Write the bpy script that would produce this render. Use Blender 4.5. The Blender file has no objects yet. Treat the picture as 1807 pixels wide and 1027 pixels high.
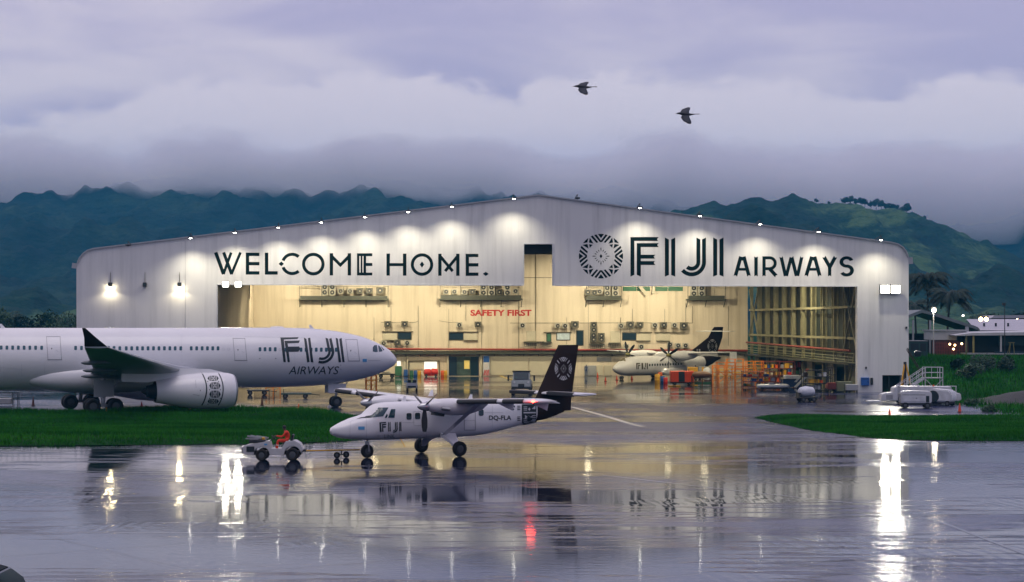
import bpy, bmesh, math, random
from mathutils import Vector, Matrix, noise as mnoise
random.seed(7)
R = math.radians
sc = bpy.context.scene
COL = sc.collection

# ------------------------------------------------------------------ camera
CAMZ, F, CX, YH = 7.07, 3513.6, 903.5, 567.0      # eye height (m), focal length, centre column, horizon row of the photograph
cam = bpy.data.cameras.new("camera"); cam.lens = 70; cam.sensor_width = 36
cam.shift_y = (YH - 513.5) / 1807.0
cam.clip_start = 0.5; cam.clip_end = 20000
camo = bpy.data.objects.new("camera", cam); COL.objects.link(camo)
camo.location = (0, 0, CAMZ); camo.rotation_euler = (R(90), 0, 0)
sc.camera = camo

# ------------------------------------------------------------------ sky, sun, exposure
SUN_EL, SUN_AZ = 60.0, 150.0
w = bpy.data.worlds.new("World"); sc.world = w; w.use_nodes = True
nt = w.node_tree; nt.nodes.clear(); N = nt.nodes.new; L = nt.links.new
out = N('ShaderNodeOutputWorld'); bg = N('ShaderNodeBackground'); bg.inputs['Strength'].default_value = 1.25
sky = N('ShaderNodeTexSky'); sky.sky_type = 'NISHITA'; sky.sun_disc = False
sky.sun_elevation = R(SUN_EL); sky.sun_rotation = R(SUN_AZ)
skm = N('ShaderNodeMixRGB'); skm.blend_type = 'MULTIPLY'; skm.inputs[0].default_value = 1; skm.inputs[2].default_value = (.06, .06, .06, 1)
L(sky.outputs[0], skm.inputs[1])
tc = N('ShaderNodeTexCoord'); dr = tc.outputs['Generated']; sp_ = N('ShaderNodeSeparateXYZ'); L(dr, sp_.inputs[0])
def WM(op, a, b=0.):
    q = N('ShaderNodeMath'); q.operation = op
    for i, x in enumerate((a, b)):
        if isinstance(x, (int, float)): q.inputs[i].default_value = x
        else: L(x, q.inputs[i])
    return q.outputs[0]
def WR(v, a, b, c=0., d=1.):
    q = N('ShaderNodeMapRange'); q.interpolation_type = 'SMOOTHSTEP'
    for i, x in enumerate((a, b, c, d)): q.inputs[i + 1].default_value = x
    L(v, q.inputs[0]); return q.outputs[0]
def WN(scale, loc, sc_, det, rough, dist):
    q = N('ShaderNodeMapping'); q.inputs['Scale'].default_value = scale; q.inputs['Location'].default_value = loc; L(dr, q.inputs[0])
    n = N('ShaderNodeTexNoise'); n.inputs['Scale'].default_value = sc_; n.inputs['Detail'].default_value = det; n.inputs['Roughness'].default_value = rough; n.inputs['Distortion'].default_value = dist
    L(q.outputs[0], n.inputs['Vector']); return n.outputs['Fac']
def WC(f, a, b):
    q = N('ShaderNodeMixRGB'); L(f, q.inputs[0])
    for i, c in ((1, a), (2, b)):
        if isinstance(c, tuple): q.inputs[i].default_value = (*c, 1)
        else: L(c, q.inputs[i])
    return q.outputs[0]
# high overcast: broad soft bands
hi = WN((6, 6, 26), (3.1, .4, .2), .9, 6, .5, .4)
upper = WC(WR(WM('ADD', hi, WM('MULTIPLY', sp_.outputs['X'], -.35)), .36, .66), (.50, .435, .61), (.74, .645, .725))
# cloud bank in front of it: billowed upper edge, greyer towards its base
bil = WM('ADD', WM('MULTIPLY', WN((14, 14, 30), (1.7, 2, 5), 1.5, 7, .56, .25), .060), WM('MULTIPLY', WN((4, 4, 5), (9, 2, 1), 1.6, 3, .5, 0), .035))
edge = WM('ADD', WM('SUBTRACT', WR(sp_.outputs['X'], -.27, -.12, .045, .0785), WR(sp_.outputs['X'], .06, .22, 0, .010)), bil)
dpt = WM('SUBTRACT', edge, sp_.outputs['Z'])
soft = WN((8, 8, 16), (5, 1, 2), 1.2, 4, .5, .2)
bank = WC(WR(WM('ADD', sp_.outputs['Z'], WM('MULTIPLY', soft, .035)), .066, .118), (.57, .50, .70), (.80, .695, .765))
mxc = WC(WR(dpt, -.0025, .0085), upper, bank)
# unseen sky behind the camera, darkened to deepen shade on surfaces facing it
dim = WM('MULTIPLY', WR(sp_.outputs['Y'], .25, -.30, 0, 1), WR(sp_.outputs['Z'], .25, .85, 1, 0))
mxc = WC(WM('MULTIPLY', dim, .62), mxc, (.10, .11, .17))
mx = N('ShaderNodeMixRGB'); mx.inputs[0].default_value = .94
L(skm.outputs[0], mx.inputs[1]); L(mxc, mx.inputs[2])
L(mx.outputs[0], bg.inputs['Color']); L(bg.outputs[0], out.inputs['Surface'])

sl = bpy.data.lights.new("sun", 'SUN'); sl.energy = .8; sl.angle = R(40); sl.color = (1, .93, .88)
so = bpy.data.objects.new("sun", sl); COL.objects.link(so)
az, el = R(SUN_AZ), R(SUN_EL + 12)
sd = Vector((math.sin(az) * math.cos(el), math.cos(az) * math.cos(el), math.sin(el)))
so.rotation_euler = (-sd).to_track_quat('-Z', 'Y').to_euler()
vs = sc.view_settings; vs.view_transform = 'Standard'; vs.look = 'None'; vs.exposure = 0; vs.gamma = 1; vs.use_curve_mapping = False
cy = sc.cycles
cy.use_denoising = True
cy.max_bounces = 12; cy.diffuse_bounces = 3; cy.glossy_bounces = 4; cy.transmission_bounces = 4; cy.volume_bounces = 10; cy.transparent_max_bounces = 8
cy.sample_clamp_indirect = 6; cy.caustics_reflective = False; cy.caustics_refractive = False
cy.volume_max_steps = 256

# ------------------------------------------------------------------ materials
MATS = {}
def mat(name, col, rough=.5, metal=0., var=.12, vscale=1.2, bump=0., bscale=20., emit=None, estr=0., spec=.5, coat=0., stretch=(1, 1, 1), tint=None):
    """Principled paint / metal / cloth with a slow mottle, so that no face is one flat value."""
    if name in MATS: return MATS[name]
    m = bpy.data.materials.new(name); m.use_nodes = True; t = m.node_tree; b = t.nodes['Principled BSDF']
    b.inputs['Roughness'].default_value = rough; b.inputs['Metallic'].default_value = metal
    b.inputs['Specular IOR Level'].default_value = spec; b.inputs['Coat Weight'].default_value = coat
    c = (*col, 1); b.inputs['Base Color'].default_value = c
    if emit:
        b.inputs['Emission Color'].default_value = (*emit, 1); b.inputs['Emission Strength'].default_value = estr
    if var > 0:
        g = t.nodes.new('ShaderNodeTexCoord'); mpg = t.nodes.new('ShaderNodeMapping'); mpg.inputs['Scale'].default_value = stretch
        nn = t.nodes.new('ShaderNodeTexNoise'); nn.inputs['Scale'].default_value = vscale; nn.inputs['Detail'].default_value = 5
        mm = t.nodes.new('ShaderNodeMixRGB'); d = tint or tuple(max(0, x * (1 - 2.2 * var)) for x in col)
        mm.inputs[1].default_value = (*d, 1); mm.inputs[2].default_value = (*[min(1, x * (1 + var)) for x in col], 1)
        t.links.new(g.outputs['Object'], mpg.inputs[0]); t.links.new(mpg.outputs[0], nn.inputs['Vector'])
        t.links.new(nn.outputs['Fac'], mm.inputs[0]); t.links.new(mm.outputs[0], b.inputs['Base Color'])
        if bump > 0:
            n2 = t.nodes.new('ShaderNodeTexNoise'); n2.inputs['Scale'].default_value = bscale; n2.inputs['Detail'].default_value = 4
            bp = t.nodes.new('ShaderNodeBump'); bp.inputs['Strength'].default_value = bump; bp.inputs['Distance'].default_value = .03
            t.links.new(mpg.outputs[0], n2.inputs['Vector']); t.links.new(n2.outputs['Fac'], bp.inputs['Height']); t.links.new(bp.outputs[0], b.inputs['Normal'])
    MATS[name] = m; return m

WHITE = mat('aircraft_white', (.78, .78, .80), .28, var=.05, vscale=.5, coat=.3)
DARK = mat('decal_dark', (.012, .022, .026), .45, var=.05)
BROWN = mat('tail_brown', (.024, .014, .011), .6, spec=.2, var=.10)
GLASS = mat('window_dark', (.012, .03, .038), .08, var=0, spec=.7)
CABIN = mat('cabin_window', (.03, .10, .13), .15, var=0, spec=.6)
TYRE = mat('tyre_rubber', (.012, .012, .013), .75, var=.1)
METAL = mat('grey_metal', (.32, .33, .35), .38, .7, var=.1)
DMETAL = mat('dark_metal', (.035, .04, .045), .5, .3, var=.15)
GREY = mat('grey_paint', (.33, .34, .36), .5, var=.1)
BLUEFLAG = mat('pale_blue_flag', (.10, .34, .62), .5, var=.05)
BOOT = mat('black_rubber_boot', (.010, .012, .016), .55, var=.1)
GSE_W = mat('equipment_white', (.66, .68, .72), .4, var=.10, vscale=2, tint=(.40, .41, .42))
ORANGE = mat('safety_orange', (.75, .12, .02), .5, var=.1)
RED = mat('painted_red', (.62, .03, .02), .45, var=.1)
YELLOW = mat('safety_yellow', (.72, .38, .02), .45, var=.15)
BLUE = mat('painted_blue', (.02, .10, .36), .5, var=.15)
GREEN = mat('painted_green', (.04, .16, .08), .55, var=.15)

# ------------------------------------------------------------------ mesh building
class MB:
    def __init__(s): s.v = []; s.f = []; s.m = []
    def add(s, vs, fs, m=0):
        o = len(s.v); s.v += [tuple(x) for x in vs]; s.f += [tuple(i + o for i in q) for q in fs]; s.m += [m] * len(fs); return s
    def box(s, x0, x1, y0, y1, z0, z1, m=0):
        v = [(x, y, z) for x in (x0, x1) for y in (y0, y1) for z in (z0, z1)]
        return s.add(v, [(0, 1, 3, 2), (4, 6, 7, 5), (0, 4, 5, 1), (2, 3, 7, 6), (0, 2, 6, 4), (1, 5, 7, 3)], m)
    def bev(s, x0, x1, y0, y1, z0, z1, b=.05, m=0):
        """box with chamfered edges"""
        v = []; idx = {}
        for i, x in enumerate((x0, x1)):
            for j, y in enumerate((y0, y1)):
                for k, z in enumerate((z0, z1)):
                    sx, sy, sz = (1 - 2 * i) * b, (1 - 2 * j) * b, (1 - 2 * k) * b
                    for a, p in enumerate(((x, y + sy, z + sz), (x + sx, y, z + sz), (x + sx, y + sy, z))):
                        idx[i, j, k, a] = len(v); v.append(p)
        I = idx; f = []
        for i in (0, 1):
            f.append((I[i, 0, 0, 0], I[i, 1, 0, 0], I[i, 1, 1, 0], I[i, 0, 1, 0])); f.append((I[0, i, 0, 1], I[1, i, 0, 1], I[1, i, 1, 1], I[0, i, 1, 1]))
            f.append((I[0, 0, i, 2], I[1, 0, i, 2], I[1, 1, i, 2], I[0, 1, i, 2]))
            for j in (0, 1):
                f.append((I[i, j, 0, 0], I[i, j, 0, 1], I[i, j, 1, 1], I[i, j, 1, 0]))
                f.append((I[i, 0, j, 0], I[i, 0, j, 2], I[i, 1, j, 2], I[i, 1, j, 0]))
                f.append((I[0, i, j, 1], I[0, i, j, 2], I[1, i, j, 2], I[1, i, j, 1]))
                for k in (0, 1): f.append((I[i, j, k, 0], I[i, j, k, 1], I[i, j, k, 2]))
        return s.add(v, f, m)
    def cyl(s, a, b, r0, r1=None, n=10, m=0, cap=True):
        r1 = r0 if r1 is None else r1
        a, b = Vector(a), Vector(b); d = (b - a).normalized()
        u = d.orthogonal().normalized(); q = d.cross(u)
        v = []
        for c, r in ((a, r0), (b, r1)):
            for i in range(n):
                t = 2 * math.pi * i / n; v.append(c + u * (r * math.cos(t)) + q * (r * math.sin(t)))
        f = [(i, (i + 1) % n, n + (i + 1) % n, n + i) for i in range(n)]
        if cap: f += [tuple(range(n - 1, -1, -1)), tuple(range(n, 2 * n))]
        return s.add(v, f, m)
    def bar(s, a, b, w, h=None, m=0):
        """square bar between two points"""
        h = w if h is None else h
        a, b = Vector(a), Vector(b); d = (b - a).normalized()
        up = Vector((0, 0, 1)) if abs(d.z) < .95 else Vector((0, 1, 0))
        u = d.cross(up).normalized() * (w / 2); q = u.cross(d).normalized() * (h / 2)
        v = [c + i * u + j * q for c in (a, b) for i, j in ((-1, -1), (1, -1), (1, 1), (-1, 1))]
        return s.add(v, [(0, 1, 2, 3), (7, 6, 5, 4), (0, 4, 5, 1), (1, 5, 6, 2), (2, 6, 7, 3), (3, 7, 4, 0)], m)
    def path(s, pts, r, n=6, m=0):
        for a, b in zip(pts, pts[1:]): s.cyl(a, b, r, n=n, m=m)
        return s
    def lathe(s, prof, o=(0, 0, 0), axis='x', n=24, m=0, cap=True):
        """prof: (along, radius)"""
        v = []; k = len(prof)
        for a, r in prof:
            for i in range(n):
                t = 2 * math.pi * i / n; c, q = r * math.cos(t), r * math.sin(t)
                p = {'x': (a, c, q), 'y': (q, a, c), 'z': (c, q, a)}[axis]
                v.append((p[0] + o[0], p[1] + o[1], p[2] + o[2]))
        f = [(j * n + i, j * n + (i + 1) % n, (j + 1) * n + (i + 1) % n, (j + 1) * n + i) for j in range(k - 1) for i in range(n)]
        if cap: f += [tuple(range(n - 1, -1, -1)), tuple(range((k - 1) * n, k * n))]
        return s.add(v, f, m)
    def loft(s, secs, cap=True, m=0, closed=True):
        n = len(secs[0]); v = [p for q in secs for p in q]; f = []
        for j in range(len(secs) - 1):
            for i in range(n if closed else n - 1):
                f.append((j * n + i, j * n + (i + 1) % n, (j + 1) * n + (i + 1) % n, (j + 1) * n + i))
        if cap: f += [tuple(range(n - 1, -1, -1)), tuple(range((len(secs) - 1) * n, len(secs) * n))]
        return s.add(v, f, m)
    def prism(s, pts, fn, t0, t1, m=0):
        """closed 2-D outline pushed from t0 to t1; fn(u, w, t) -> point"""
        n = len(pts); v = [fn(u, w_, t0) for u, w_ in pts] + [fn(u, w_, t1) for u, w_ in pts]
        f = [tuple(range(n)), tuple(range(2 * n - 1, n - 1, -1))] + [(i, n + i, n + (i + 1) % n, (i + 1) % n) for i in range(n)]
        return s.add(v, f, m)
    def build(s, name, mats, parent=None, smooth=None, loc=None, tri=False):
        me = bpy.data.meshes.new(name); me.from_pydata(s.v, [], s.f)
        mats = mats if isinstance(mats, (list, tuple)) else [mats]
        for q in mats: me.materials.append(q)
        me.polygons.foreach_set('material_index', s.m)
        bm = bmesh.new(); bm.from_mesh(me)
        if tri: bmesh.ops.triangulate(bm, faces=bm.faces)
        bmesh.ops.recalc_face_normals(bm, faces=bm.faces); bm.to_mesh(me); bm.free()
        if smooth:
            me.polygons.foreach_set('use_smooth', [True] * len(me.polygons)); me.set_sharp_from_angle(angle=R(smooth))
        me.update()
        o = bpy.data.objects.new(name, me); COL.objects.link(o)
        if parent: o.parent = parent
        if loc: o.location = loc
        return o

def tag(o, label, cat, group=None):
    o['label'] = label; o['category'] = cat
    if group: o['group'] = group
    return o
def struct(o): o['kind'] = 'structure'; return o
def stuff(o): o['kind'] = 'stuff'; return o
def thing(name, label, cat, loc=(0, 0, 0), rz=0., group=None, scale=1.):
    o = bpy.data.objects.new(name, None); COL.objects.link(o); o.empty_display_size = .3
    o.location = loc; o.rotation_euler = (0, 0, rz); o.scale = (scale,) * 3
    return tag(o, label, cat, group)
def dup(o, loc=None, rz=None, label=None, group=None, parent=None, scale=None):
    c = o.copy(); COL.objects.link(c)
    if parent is not None: c.parent = parent
    if loc is not None: c.location = loc
    if rz is not None: c.rotation_euler = (0, 0, rz)
    if scale is not None: c.scale = (scale,) * 3
    if label: c['label'] = label
    if group: c['group'] = group
    for ch in list(o.children): dup(ch, parent=c)
    return c

# ------------------------------------------------------------------ where things stand
ZG = -1.14                                          # the hangar apron lies lower than the taxiway in front
def sstep(t): t = max(0., min(1., t)); return t * t * (3 - 2 * t)
def gz(x, y):
    """height of the paved ground"""
    return ZG * sstep((y - 114.) / 46.)
def hz(x, y):
    """height of the open land: as the paving, with the bank beside the hangar"""
    return gz(x, y) - .25 * (1 - sstep((x - 43.) / 3.) * sstep((y - 165) / 8)) + 3.25 * sstep((y - 188.) / 78.) * sstep((x - 43.5) / 5.) + .02
def ray(px, py): return Vector(((px - CX) / F, 1., -(py - YH) / F))
def ground(px, py):
    d = ray(px, py); D = 150.
    for _ in range(30): D = (CAMZ - gz(0, D)) / max(1e-4, -d.z)
    return Vector((d.x * D, D, gz(0, D)))
def at(px, py, D):
    d = ray(px, py); return Vector((0, 0, CAMZ)) + d * D
class Frame:
    """a thing's own axes: origin and heading"""
    def __init__(s, o, rz): s.o = Vector(o); s.c, s.s = math.cos(rz), math.sin(rz); s.rz = rz
    def loc(s, p): d = Vector(p) - s.o; return Vector((d.x * s.c + d.y * s.s, -d.x * s.s + d.y * s.c, d.z))
    def wld(s, p): return s.o + Vector((p[0] * s.c - p[1] * s.s, p[0] * s.s + p[1] * s.c, p[2]))
    def lray(s, px, py):
        a = s.loc((0, 0, CAMZ)); b = s.loc(Vector((0, 0, CAMZ)) + ray(px, py)); return a, b - a
    def ony(s, px, py, y):
        a, d = s.lray(px, py); t = (y - a.y) / d.y; return a + d * t
    def onside(s, px, py, half, sg, off=0.):
        """where the sight line meets the curved side of a body; half(x, z) is its half width there"""
        a, d = s.lray(px, py); y = sg * half.r
        for _ in range(14):
            t = (y - a.y) / d.y; p = a + d * t; y = sg * half(p.x, p.z)
        return Vector((p.x, y + sg * off, p.z))
class Body:
    """round body given by sections (x, zc, ry, rz)"""
    def __init__(s, secs): s.q = sorted(secs); s.r = max(x[2] for x in secs)
    def sec(s, x):
        q = s.q
        if x <= q[0][0]: return q[0]
        if x >= q[-1][0]: return q[-1]
        for a, b in zip(q, q[1:]):
            if a[0] <= x <= b[0]:
                t = (x - a[0]) / (b[0] - a[0]); return tuple(i + (j - i) * t for i, j in zip(a, b))
    def __call__(s, x, z):
        _, zc, ry, rz = s.sec(x); t = (z - zc) / rz
        return ry * math.sqrt(max(.002, 1 - t * t))
    def top(s, x): _, zc, ry, rz = s.sec(x); return zc + rz
    def rings(s, n=40, sq=1.0):
        o = []
        for x, zc, ry, rz in s.q:
            ring = []
            for i in range(n):
                t = 2 * math.pi * i / n; c, q = math.cos(t), math.sin(t)
                ring.append((x, ry * math.copysign(abs(c) ** sq, c), zc + rz * math.copysign(abs(q) ** sq, q)))
            o.append(ring)
        return o
def smooth_secs(secs, n=60):
    """finer sections along a smooth curve through the given ones"""
    secs = sorted(secs); xs = [q[0] for q in secs]; o = []
    def cr_(p0, p1, p2, p3, t):
        return .5 * (2 * p1 + (p2 - p0) * t + (2 * p0 - 5 * p1 + 4 * p2 - p3) * t * t + (3 * p1 - p0 - 3 * p2 + p3) * t ** 3)
    for i in range(len(secs) - 1):
        k = max(1, round(n * (xs[i + 1] - xs[i]) / (xs[-1] - xs[0]))); k = max(k, 4)
        a, b = secs[max(0, i - 1)], secs[min(len(secs) - 1, i + 2)]; p, q = secs[i], secs[i + 1]
        for j in range(k):
            t = j / k; o.append((p[0] + (q[0] - p[0]) * t,) + tuple(max(.01, cr_(a[m], p[m], q[m], b[m], t)) if m > 1 else cr_(a[m], p[m], q[m], b[m], t) for m in (1, 2, 3)))
    o.append(secs[-1]); return o

# ------------------------------------------------------------------ flat marks laid on a surface
def stroke(a, b, w, n0=0, n1=0):
    """a straight stroke, its ends cut to a notch of the given depth"""
    ax, ay = a; bx, by = b; l = math.hypot(bx - ax, by - ay); dx, dy = (bx - ax) / l, (by - ay) / l; nx, ny = -dy * w / 2, dx * w / 2
    p = [(ax + nx, ay + ny)]
    if n0: p.append((ax + dx * n0, ay + dy * n0))
    p += [(ax - nx, ay - ny), (bx - nx, by - ny)]
    if n1: p.append((bx - dx * n1, by - dy * n1))
    p.append((bx + nx, by + ny)); return p
def arc(cx_, cy_, r0, r1, a0, a1, n=20, sx=1.):
    """ring segment, one quad per step (degrees, y down)"""
    o = []
    for i in range(n):
        t0, t1 = R(a0 + (a1 - a0) * i / n), R(a0 + (a1 - a0) * (i + 1) / n)
        o.append([(cx_ + r * math.cos(t) * sx, cy_ + r * math.sin(t)) for r, t in ((r0, t0), (r1, t0), (r1, t1), (r0, t1))])
    return o
def rect(x0, y0, x1, y1): return [(x0, y0), (x1, y0), (x1, y1), (x0, y1)]
def diamond(x, y, a, b): return [(x - a, y), (x, y - b), (x + a, y), (x, y + b)]
def decal(name, polys, surf, m, parent, cutx=0., cuty=0., lift=0.):
    """polys in the photograph's own rows and columns, carried to the surface by surf(px, py, off)"""
    bm = bmesh.new()
    for k, p in enumerate(polys):
        b = bmesh.new()
        b.faces.new([b.verts.new((x, y, 0)) for x, y in p]); b.normal_update(); bmesh.ops.triangulate(b, faces=b.faces)
        for ax, st in ((0, cutx), (1, cuty)):
            if st:
                vals = [q[ax] for q in p]; c = math.floor(min(vals) / st) * st + st
                while c < max(vals):
                    nrm = (1, 0, 0) if ax == 0 else (0, 1, 0); co = (c, 0, 0) if ax == 0 else (0, c, 0)
                    bmesh.ops.bisect_plane(b, geom=b.verts[:] + b.edges[:] + b.faces[:], plane_co=co, plane_no=nrm); c += st
        vm = {}
        for v in b.verts: vm[v] = bm.verts.new(surf(v.co.x, v.co.y, lift + .0012 * (k % 7)))
        for f in b.faces: bm.faces.new([vm[v] for v in f.verts])
        b.free()
    me = bpy.data.meshes.new(name); bm.to_mesh(me); bm.free(); me.materials.append(m)
    o = bpy.data.objects.new(name, me); COL.objects.link(o); o.parent = parent; return o
def text_polys(s, x0, y0, x1, y1, shear=0., bold=0.):
    """the program's own plain letters, fitted into a box (rows down)"""
    cu = bpy.data.curves.new('t', 'FONT'); cu.body = s; cu.offset = bold; cu.resolution_u = 3
    o = bpy.data.objects.new('t', cu); COL.objects.link(o); dg = bpy.context.evaluated_depsgraph_get()
    me = o.evaluated_get(dg).to_mesh(); V = [v.co.copy() for v in me.vertices]; P = [[V[i] for i in f.vertices] for f in me.polygons]
    xs = [v.x for v in V]; ys = [v.y for v in V]; a, b, c, d = min(xs), max(xs), min(ys), max(ys)
    res = [[(x0 + (v.x - a) / (b - a) * (x1 - x0) + shear * (v.y - c) / (d - c), y1 - (v.y - c) / (d - c) * (y1 - y0)) for v in f] for f in P]
    o.evaluated_get(dg).to_mesh_clear(); bpy.data.objects.remove(o); bpy.data.curves.remove(cu); return res
def emblem(cx_, cy_, rx, ry, small=False):
    """round badge: a ring of chevrons, bars and crossed triangles about a rayed diamond"""
    P = []
    def pol(a, r): a = R(a); return (r * math.sin(a), -r * math.cos(a))
    ri = .63
    for q in range(4):
        a = 90 * q
        P.append([pol(a - 8, 1), pol(a, 1), pol(a + 8, 1), pol(a, .80)])
        for s_ in (-1, 1):
            P.append([pol(a + s_ * 12, 1), pol(a + s_ * 18, .99), pol(a + s_ * 4.5, ri), pol(a, ri), pol(a, .70)])
            P.append([pol(a + s_ * (22 if not small else 24), 1), pol(a + s_ * 28, 1), pol(a + s_ * 19, ri), pol(a + s_ * (11 if not small else 15), ri)])
        d = a + 45
        if small: P.append([pol(d - 3, 1), pol(d + 3, 1), pol(d + 3, ri), pol(d - 3, ri)]); continue
        P.append([pol(d - 10, 1), pol(d, 1), pol(d + 10, 1), pol(d, .87)])
        P.append([pol(d - 9, ri), pol(d + 9, ri), pol(d, .76)])
        for s_ in (-1, 1): P.append([pol(d + s_ * 14, .98), pol(d + s_ * 14, ri + .02), pol(d + s_ * 3.2, .82)])
    for k in range(16):
        a = 22.5 * k; l = .42 if k % 4 == 0 else .32; wd = .022
        i, o_ = Vector(pol(a, .19)), Vector(pol(a, l)); mid = (i * .4 + o_ * .6); n_ = Vector(pol(a + 90, wd))
        P.append([tuple(i), tuple(mid + n_), tuple(o_), tuple(mid - n_)])
    P.append([(-.065, 0), (0, -.10), (.065, 0), (0, .10)])
    return [[(cx_ + x * rx, cy_ + y * ry) for x, y in p] for p in P]
# ------------------------------------------------------------------ wet paving
def wet_mat(name, dry, wetc, seed):
    m = bpy.data.materials.new(name); m.use_nodes = True; t = m.node_tree; b = t.nodes['Principled BSDF']; N = t.nodes.new; L = t.links.new
    g = N('ShaderNodeNewGeometry')
    def mapn(rot, scale, off=0):
        q = N('ShaderNodeMapping'); q.inputs['Rotation'].default_value = (0, 0, R(rot)); q.inputs['Scale'].default_value = scale; q.inputs['Location'].default_value = (seed + off, off, 0)
        L(g.outputs['Position'], q.inputs[0]); return q.outputs[0]
    def noise(v, sc_, det=5, rough=.55, dist=0.):
        q = N('ShaderNodeTexNoise'); q.inputs['Scale'].default_value = sc_; q.inputs['Detail'].default_value = det; q.inputs['Roughness'].default_value = rough; q.inputs['Distortion'].default_value = dist
        L(v, q.inputs['Vector']); return q.outputs['Fac']
    def ramp(v, a, b_, ca=0., cb=1.):
        q = N('ShaderNodeMapRange'); q.interpolation_type = 'SMOOTHSTEP'; q.inputs[1].default_value = a; q.inputs[2].default_value = b_; q.inputs[3].default_value = ca; q.inputs[4].default_value = cb
        L(v, q.inputs[0]); return q.outputs[0]
    def math_(op, a, b_):
        q = N('ShaderNodeMath'); q.operation = op
        for i, x in enumerate((a, b_)):
            if isinstance(x, (int, float)): q.inputs[i].default_value = x
            else: L(x, q.inputs[i])
        return q.outputs[0]
    def mixc(f, c0, c1):
        q = N('ShaderNodeMixRGB'); L(f, q.inputs[0])
        for i, c in ((1, c0), (2, c1)):
            if isinstance(c, tuple): q.inputs[i].default_value = (*c, 1)
            else: L(c, q.inputs[i])
        return q.outputs[0]
    big = noise(mapn(-34, (.55, 1, 1)), .085, 6, .58, .6)        # where water stands
    drag = noise(mapn(-34, (.22, 2.6, 1), 5), .6, 6, .62)         # broom and tyre drag along the slabs
    drag2 = noise(mapn(52, (.25, 2.6, 1), 9), .75, 5, .62)
    comb = math_('ADD', math_('MULTIPLY', big, .50), math_('ADD', math_('MULTIPLY', drag, .32), math_('MULTIPLY', drag2, .18)))
    sy = N('ShaderNodeSeparateXYZ'); L(g.outputs['Position'], sy.inputs[0])
    far = math_('MULTIPLY', ramp(sy.outputs['Y'], 112, 119), ramp(sy.outputs['Y'], 188, 222, 1, 0))   # the ramp down to the hangar drains well
    comb = math_('SUBTRACT', comb, math_('MULTIPLY', far, .050))
    pud = ramp(comb, .452, .492)                                    # 1 = standing water
    # slabs
    br = N('ShaderNodeTexBrick'); br.offset = 0; br.inputs['Scale'].default_value = 1; br.inputs['Brick Width'].default_value = 7.5; br.inputs['Row Height'].default_value = 7.5
    br.inputs['Mortar Size'].default_value = .075; br.inputs['Color1'].default_value = (.30, .30, .30, 1); br.inputs['Color2'].default_value = (.72, .72, .72, 1); br.inputs['Mortar'].default_value = (0, 0, 0, 1)
    br.inputs['Mortar Smooth'].default_value = .2
    L(mapn(-34.5, (1, 1, 1), 2), br.inputs['Vector'])
    fine = noise(mapn(0, (1, 1, 1)), 3.5, 6, .7)
    dryc = mixc(fine, tuple(x * .7 for x in dry), tuple(x * 1.25 for x in dry))
    base = mixc(pud, dryc, wetc)
    jm = N('ShaderNodeMixRGB'); jm.blend_type = 'MULTIPLY'; jm.inputs[0].default_value = .8
    L(base, jm.inputs[1]); L(mixc(br.outputs['Fac'], (1, 1, 1), (.25, .25, .25)), jm.inputs[2])
    L(jm.outputs[0], b.inputs['Base Color'])
    slabr = math_('MULTIPLY', br.outputs['Color'], .16)
    rr = math_('ADD', ramp(pud, 0, 1, .14, .008), slabr); rr = math_('MAXIMUM', math_('SUBTRACT', rr, .082), .008)
    rr = math_('ADD', rr, math_('MULTIPLY', fine, .05)); rr = math_('ADD', rr, math_('MULTIPLY', far, .12))
    L(rr, b.inputs['Roughness'])
    b.inputs['IOR'].default_value = 1.31
    # texture of the surface: rough where damp, faint ripple where water stands
    f2 = noise(mapn(-34, (.5, 1.6, 1), 3), 2.6, 5, .65)
    rip = noise(mapn(6, (.45, 1.5, 1), 7), 2.0, 4, .55)
    hgt = math_('ADD', math_('MULTIPLY', f2, ramp(pud, 0, 1, .0105, .0010)), math_('MULTIPLY', rip, ramp(pud, 0, 1, .0055, .0019)))
    # brushed hatching left in patches of the concrete
    wv = N('ShaderNodeTexWave'); wv.wave_type = 'BANDS'; wv.bands_direction = 'X'; wv.inputs['Scale'].default_value = .62; wv.inputs['Distortion'].default_value = 5; wv.inputs['Detail'].default_value = 3; wv.inputs['Detail Scale'].default_value = 1.6
    L(mapn(-12, (1, .55, 1), 4), wv.inputs['Vector'])
    hmask = ramp(noise(mapn(-34, (.7, 1, 1), 21), .10, 4, .5), .50, .60)
    hgt = math_('ADD', hgt, math_('MULTIPLY', wv.outputs['Fac'], math_('MULTIPLY', hmask, .0030)))
    hgt = math_('SUBTRACT', hgt, math_('MULTIPLY', br.outputs['Fac'], .006))
    bp = N('ShaderNodeBump'); bp.inputs['Strength'].default_value = .9; bp.inputs['Distance'].default_value = 1.0
    L(hgt, bp.inputs['Height']); L(bp.outputs[0], b.inputs['Normal'])
    return m
TARMAC = wet_mat('wet_concrete', (.030, .036, .088), (.007, .011, .028), 11)

def grid_sheet(xs, ys, zf):
    m = MB(); nx = len(xs)
    v = [(x, y, zf(x, y)) for y in ys for x in xs]
    f = [(j * nx + i, j * nx + i + 1, (j + 1) * nx + i + 1, (j + 1) * nx + i) for j in range(len(ys) - 1) for i in range(nx - 1)]
    return m.add(v, f)
def frange(a, b, n): return [a + (b - a) * i / n for i in range(n + 1)]
struct(grid_sheet([-130, -60, 0, 60, 130], [8, 112] + frange(113, 162, 40) + [200, 250, 330], gz).build('apron', TARMAC, smooth=40))

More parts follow.
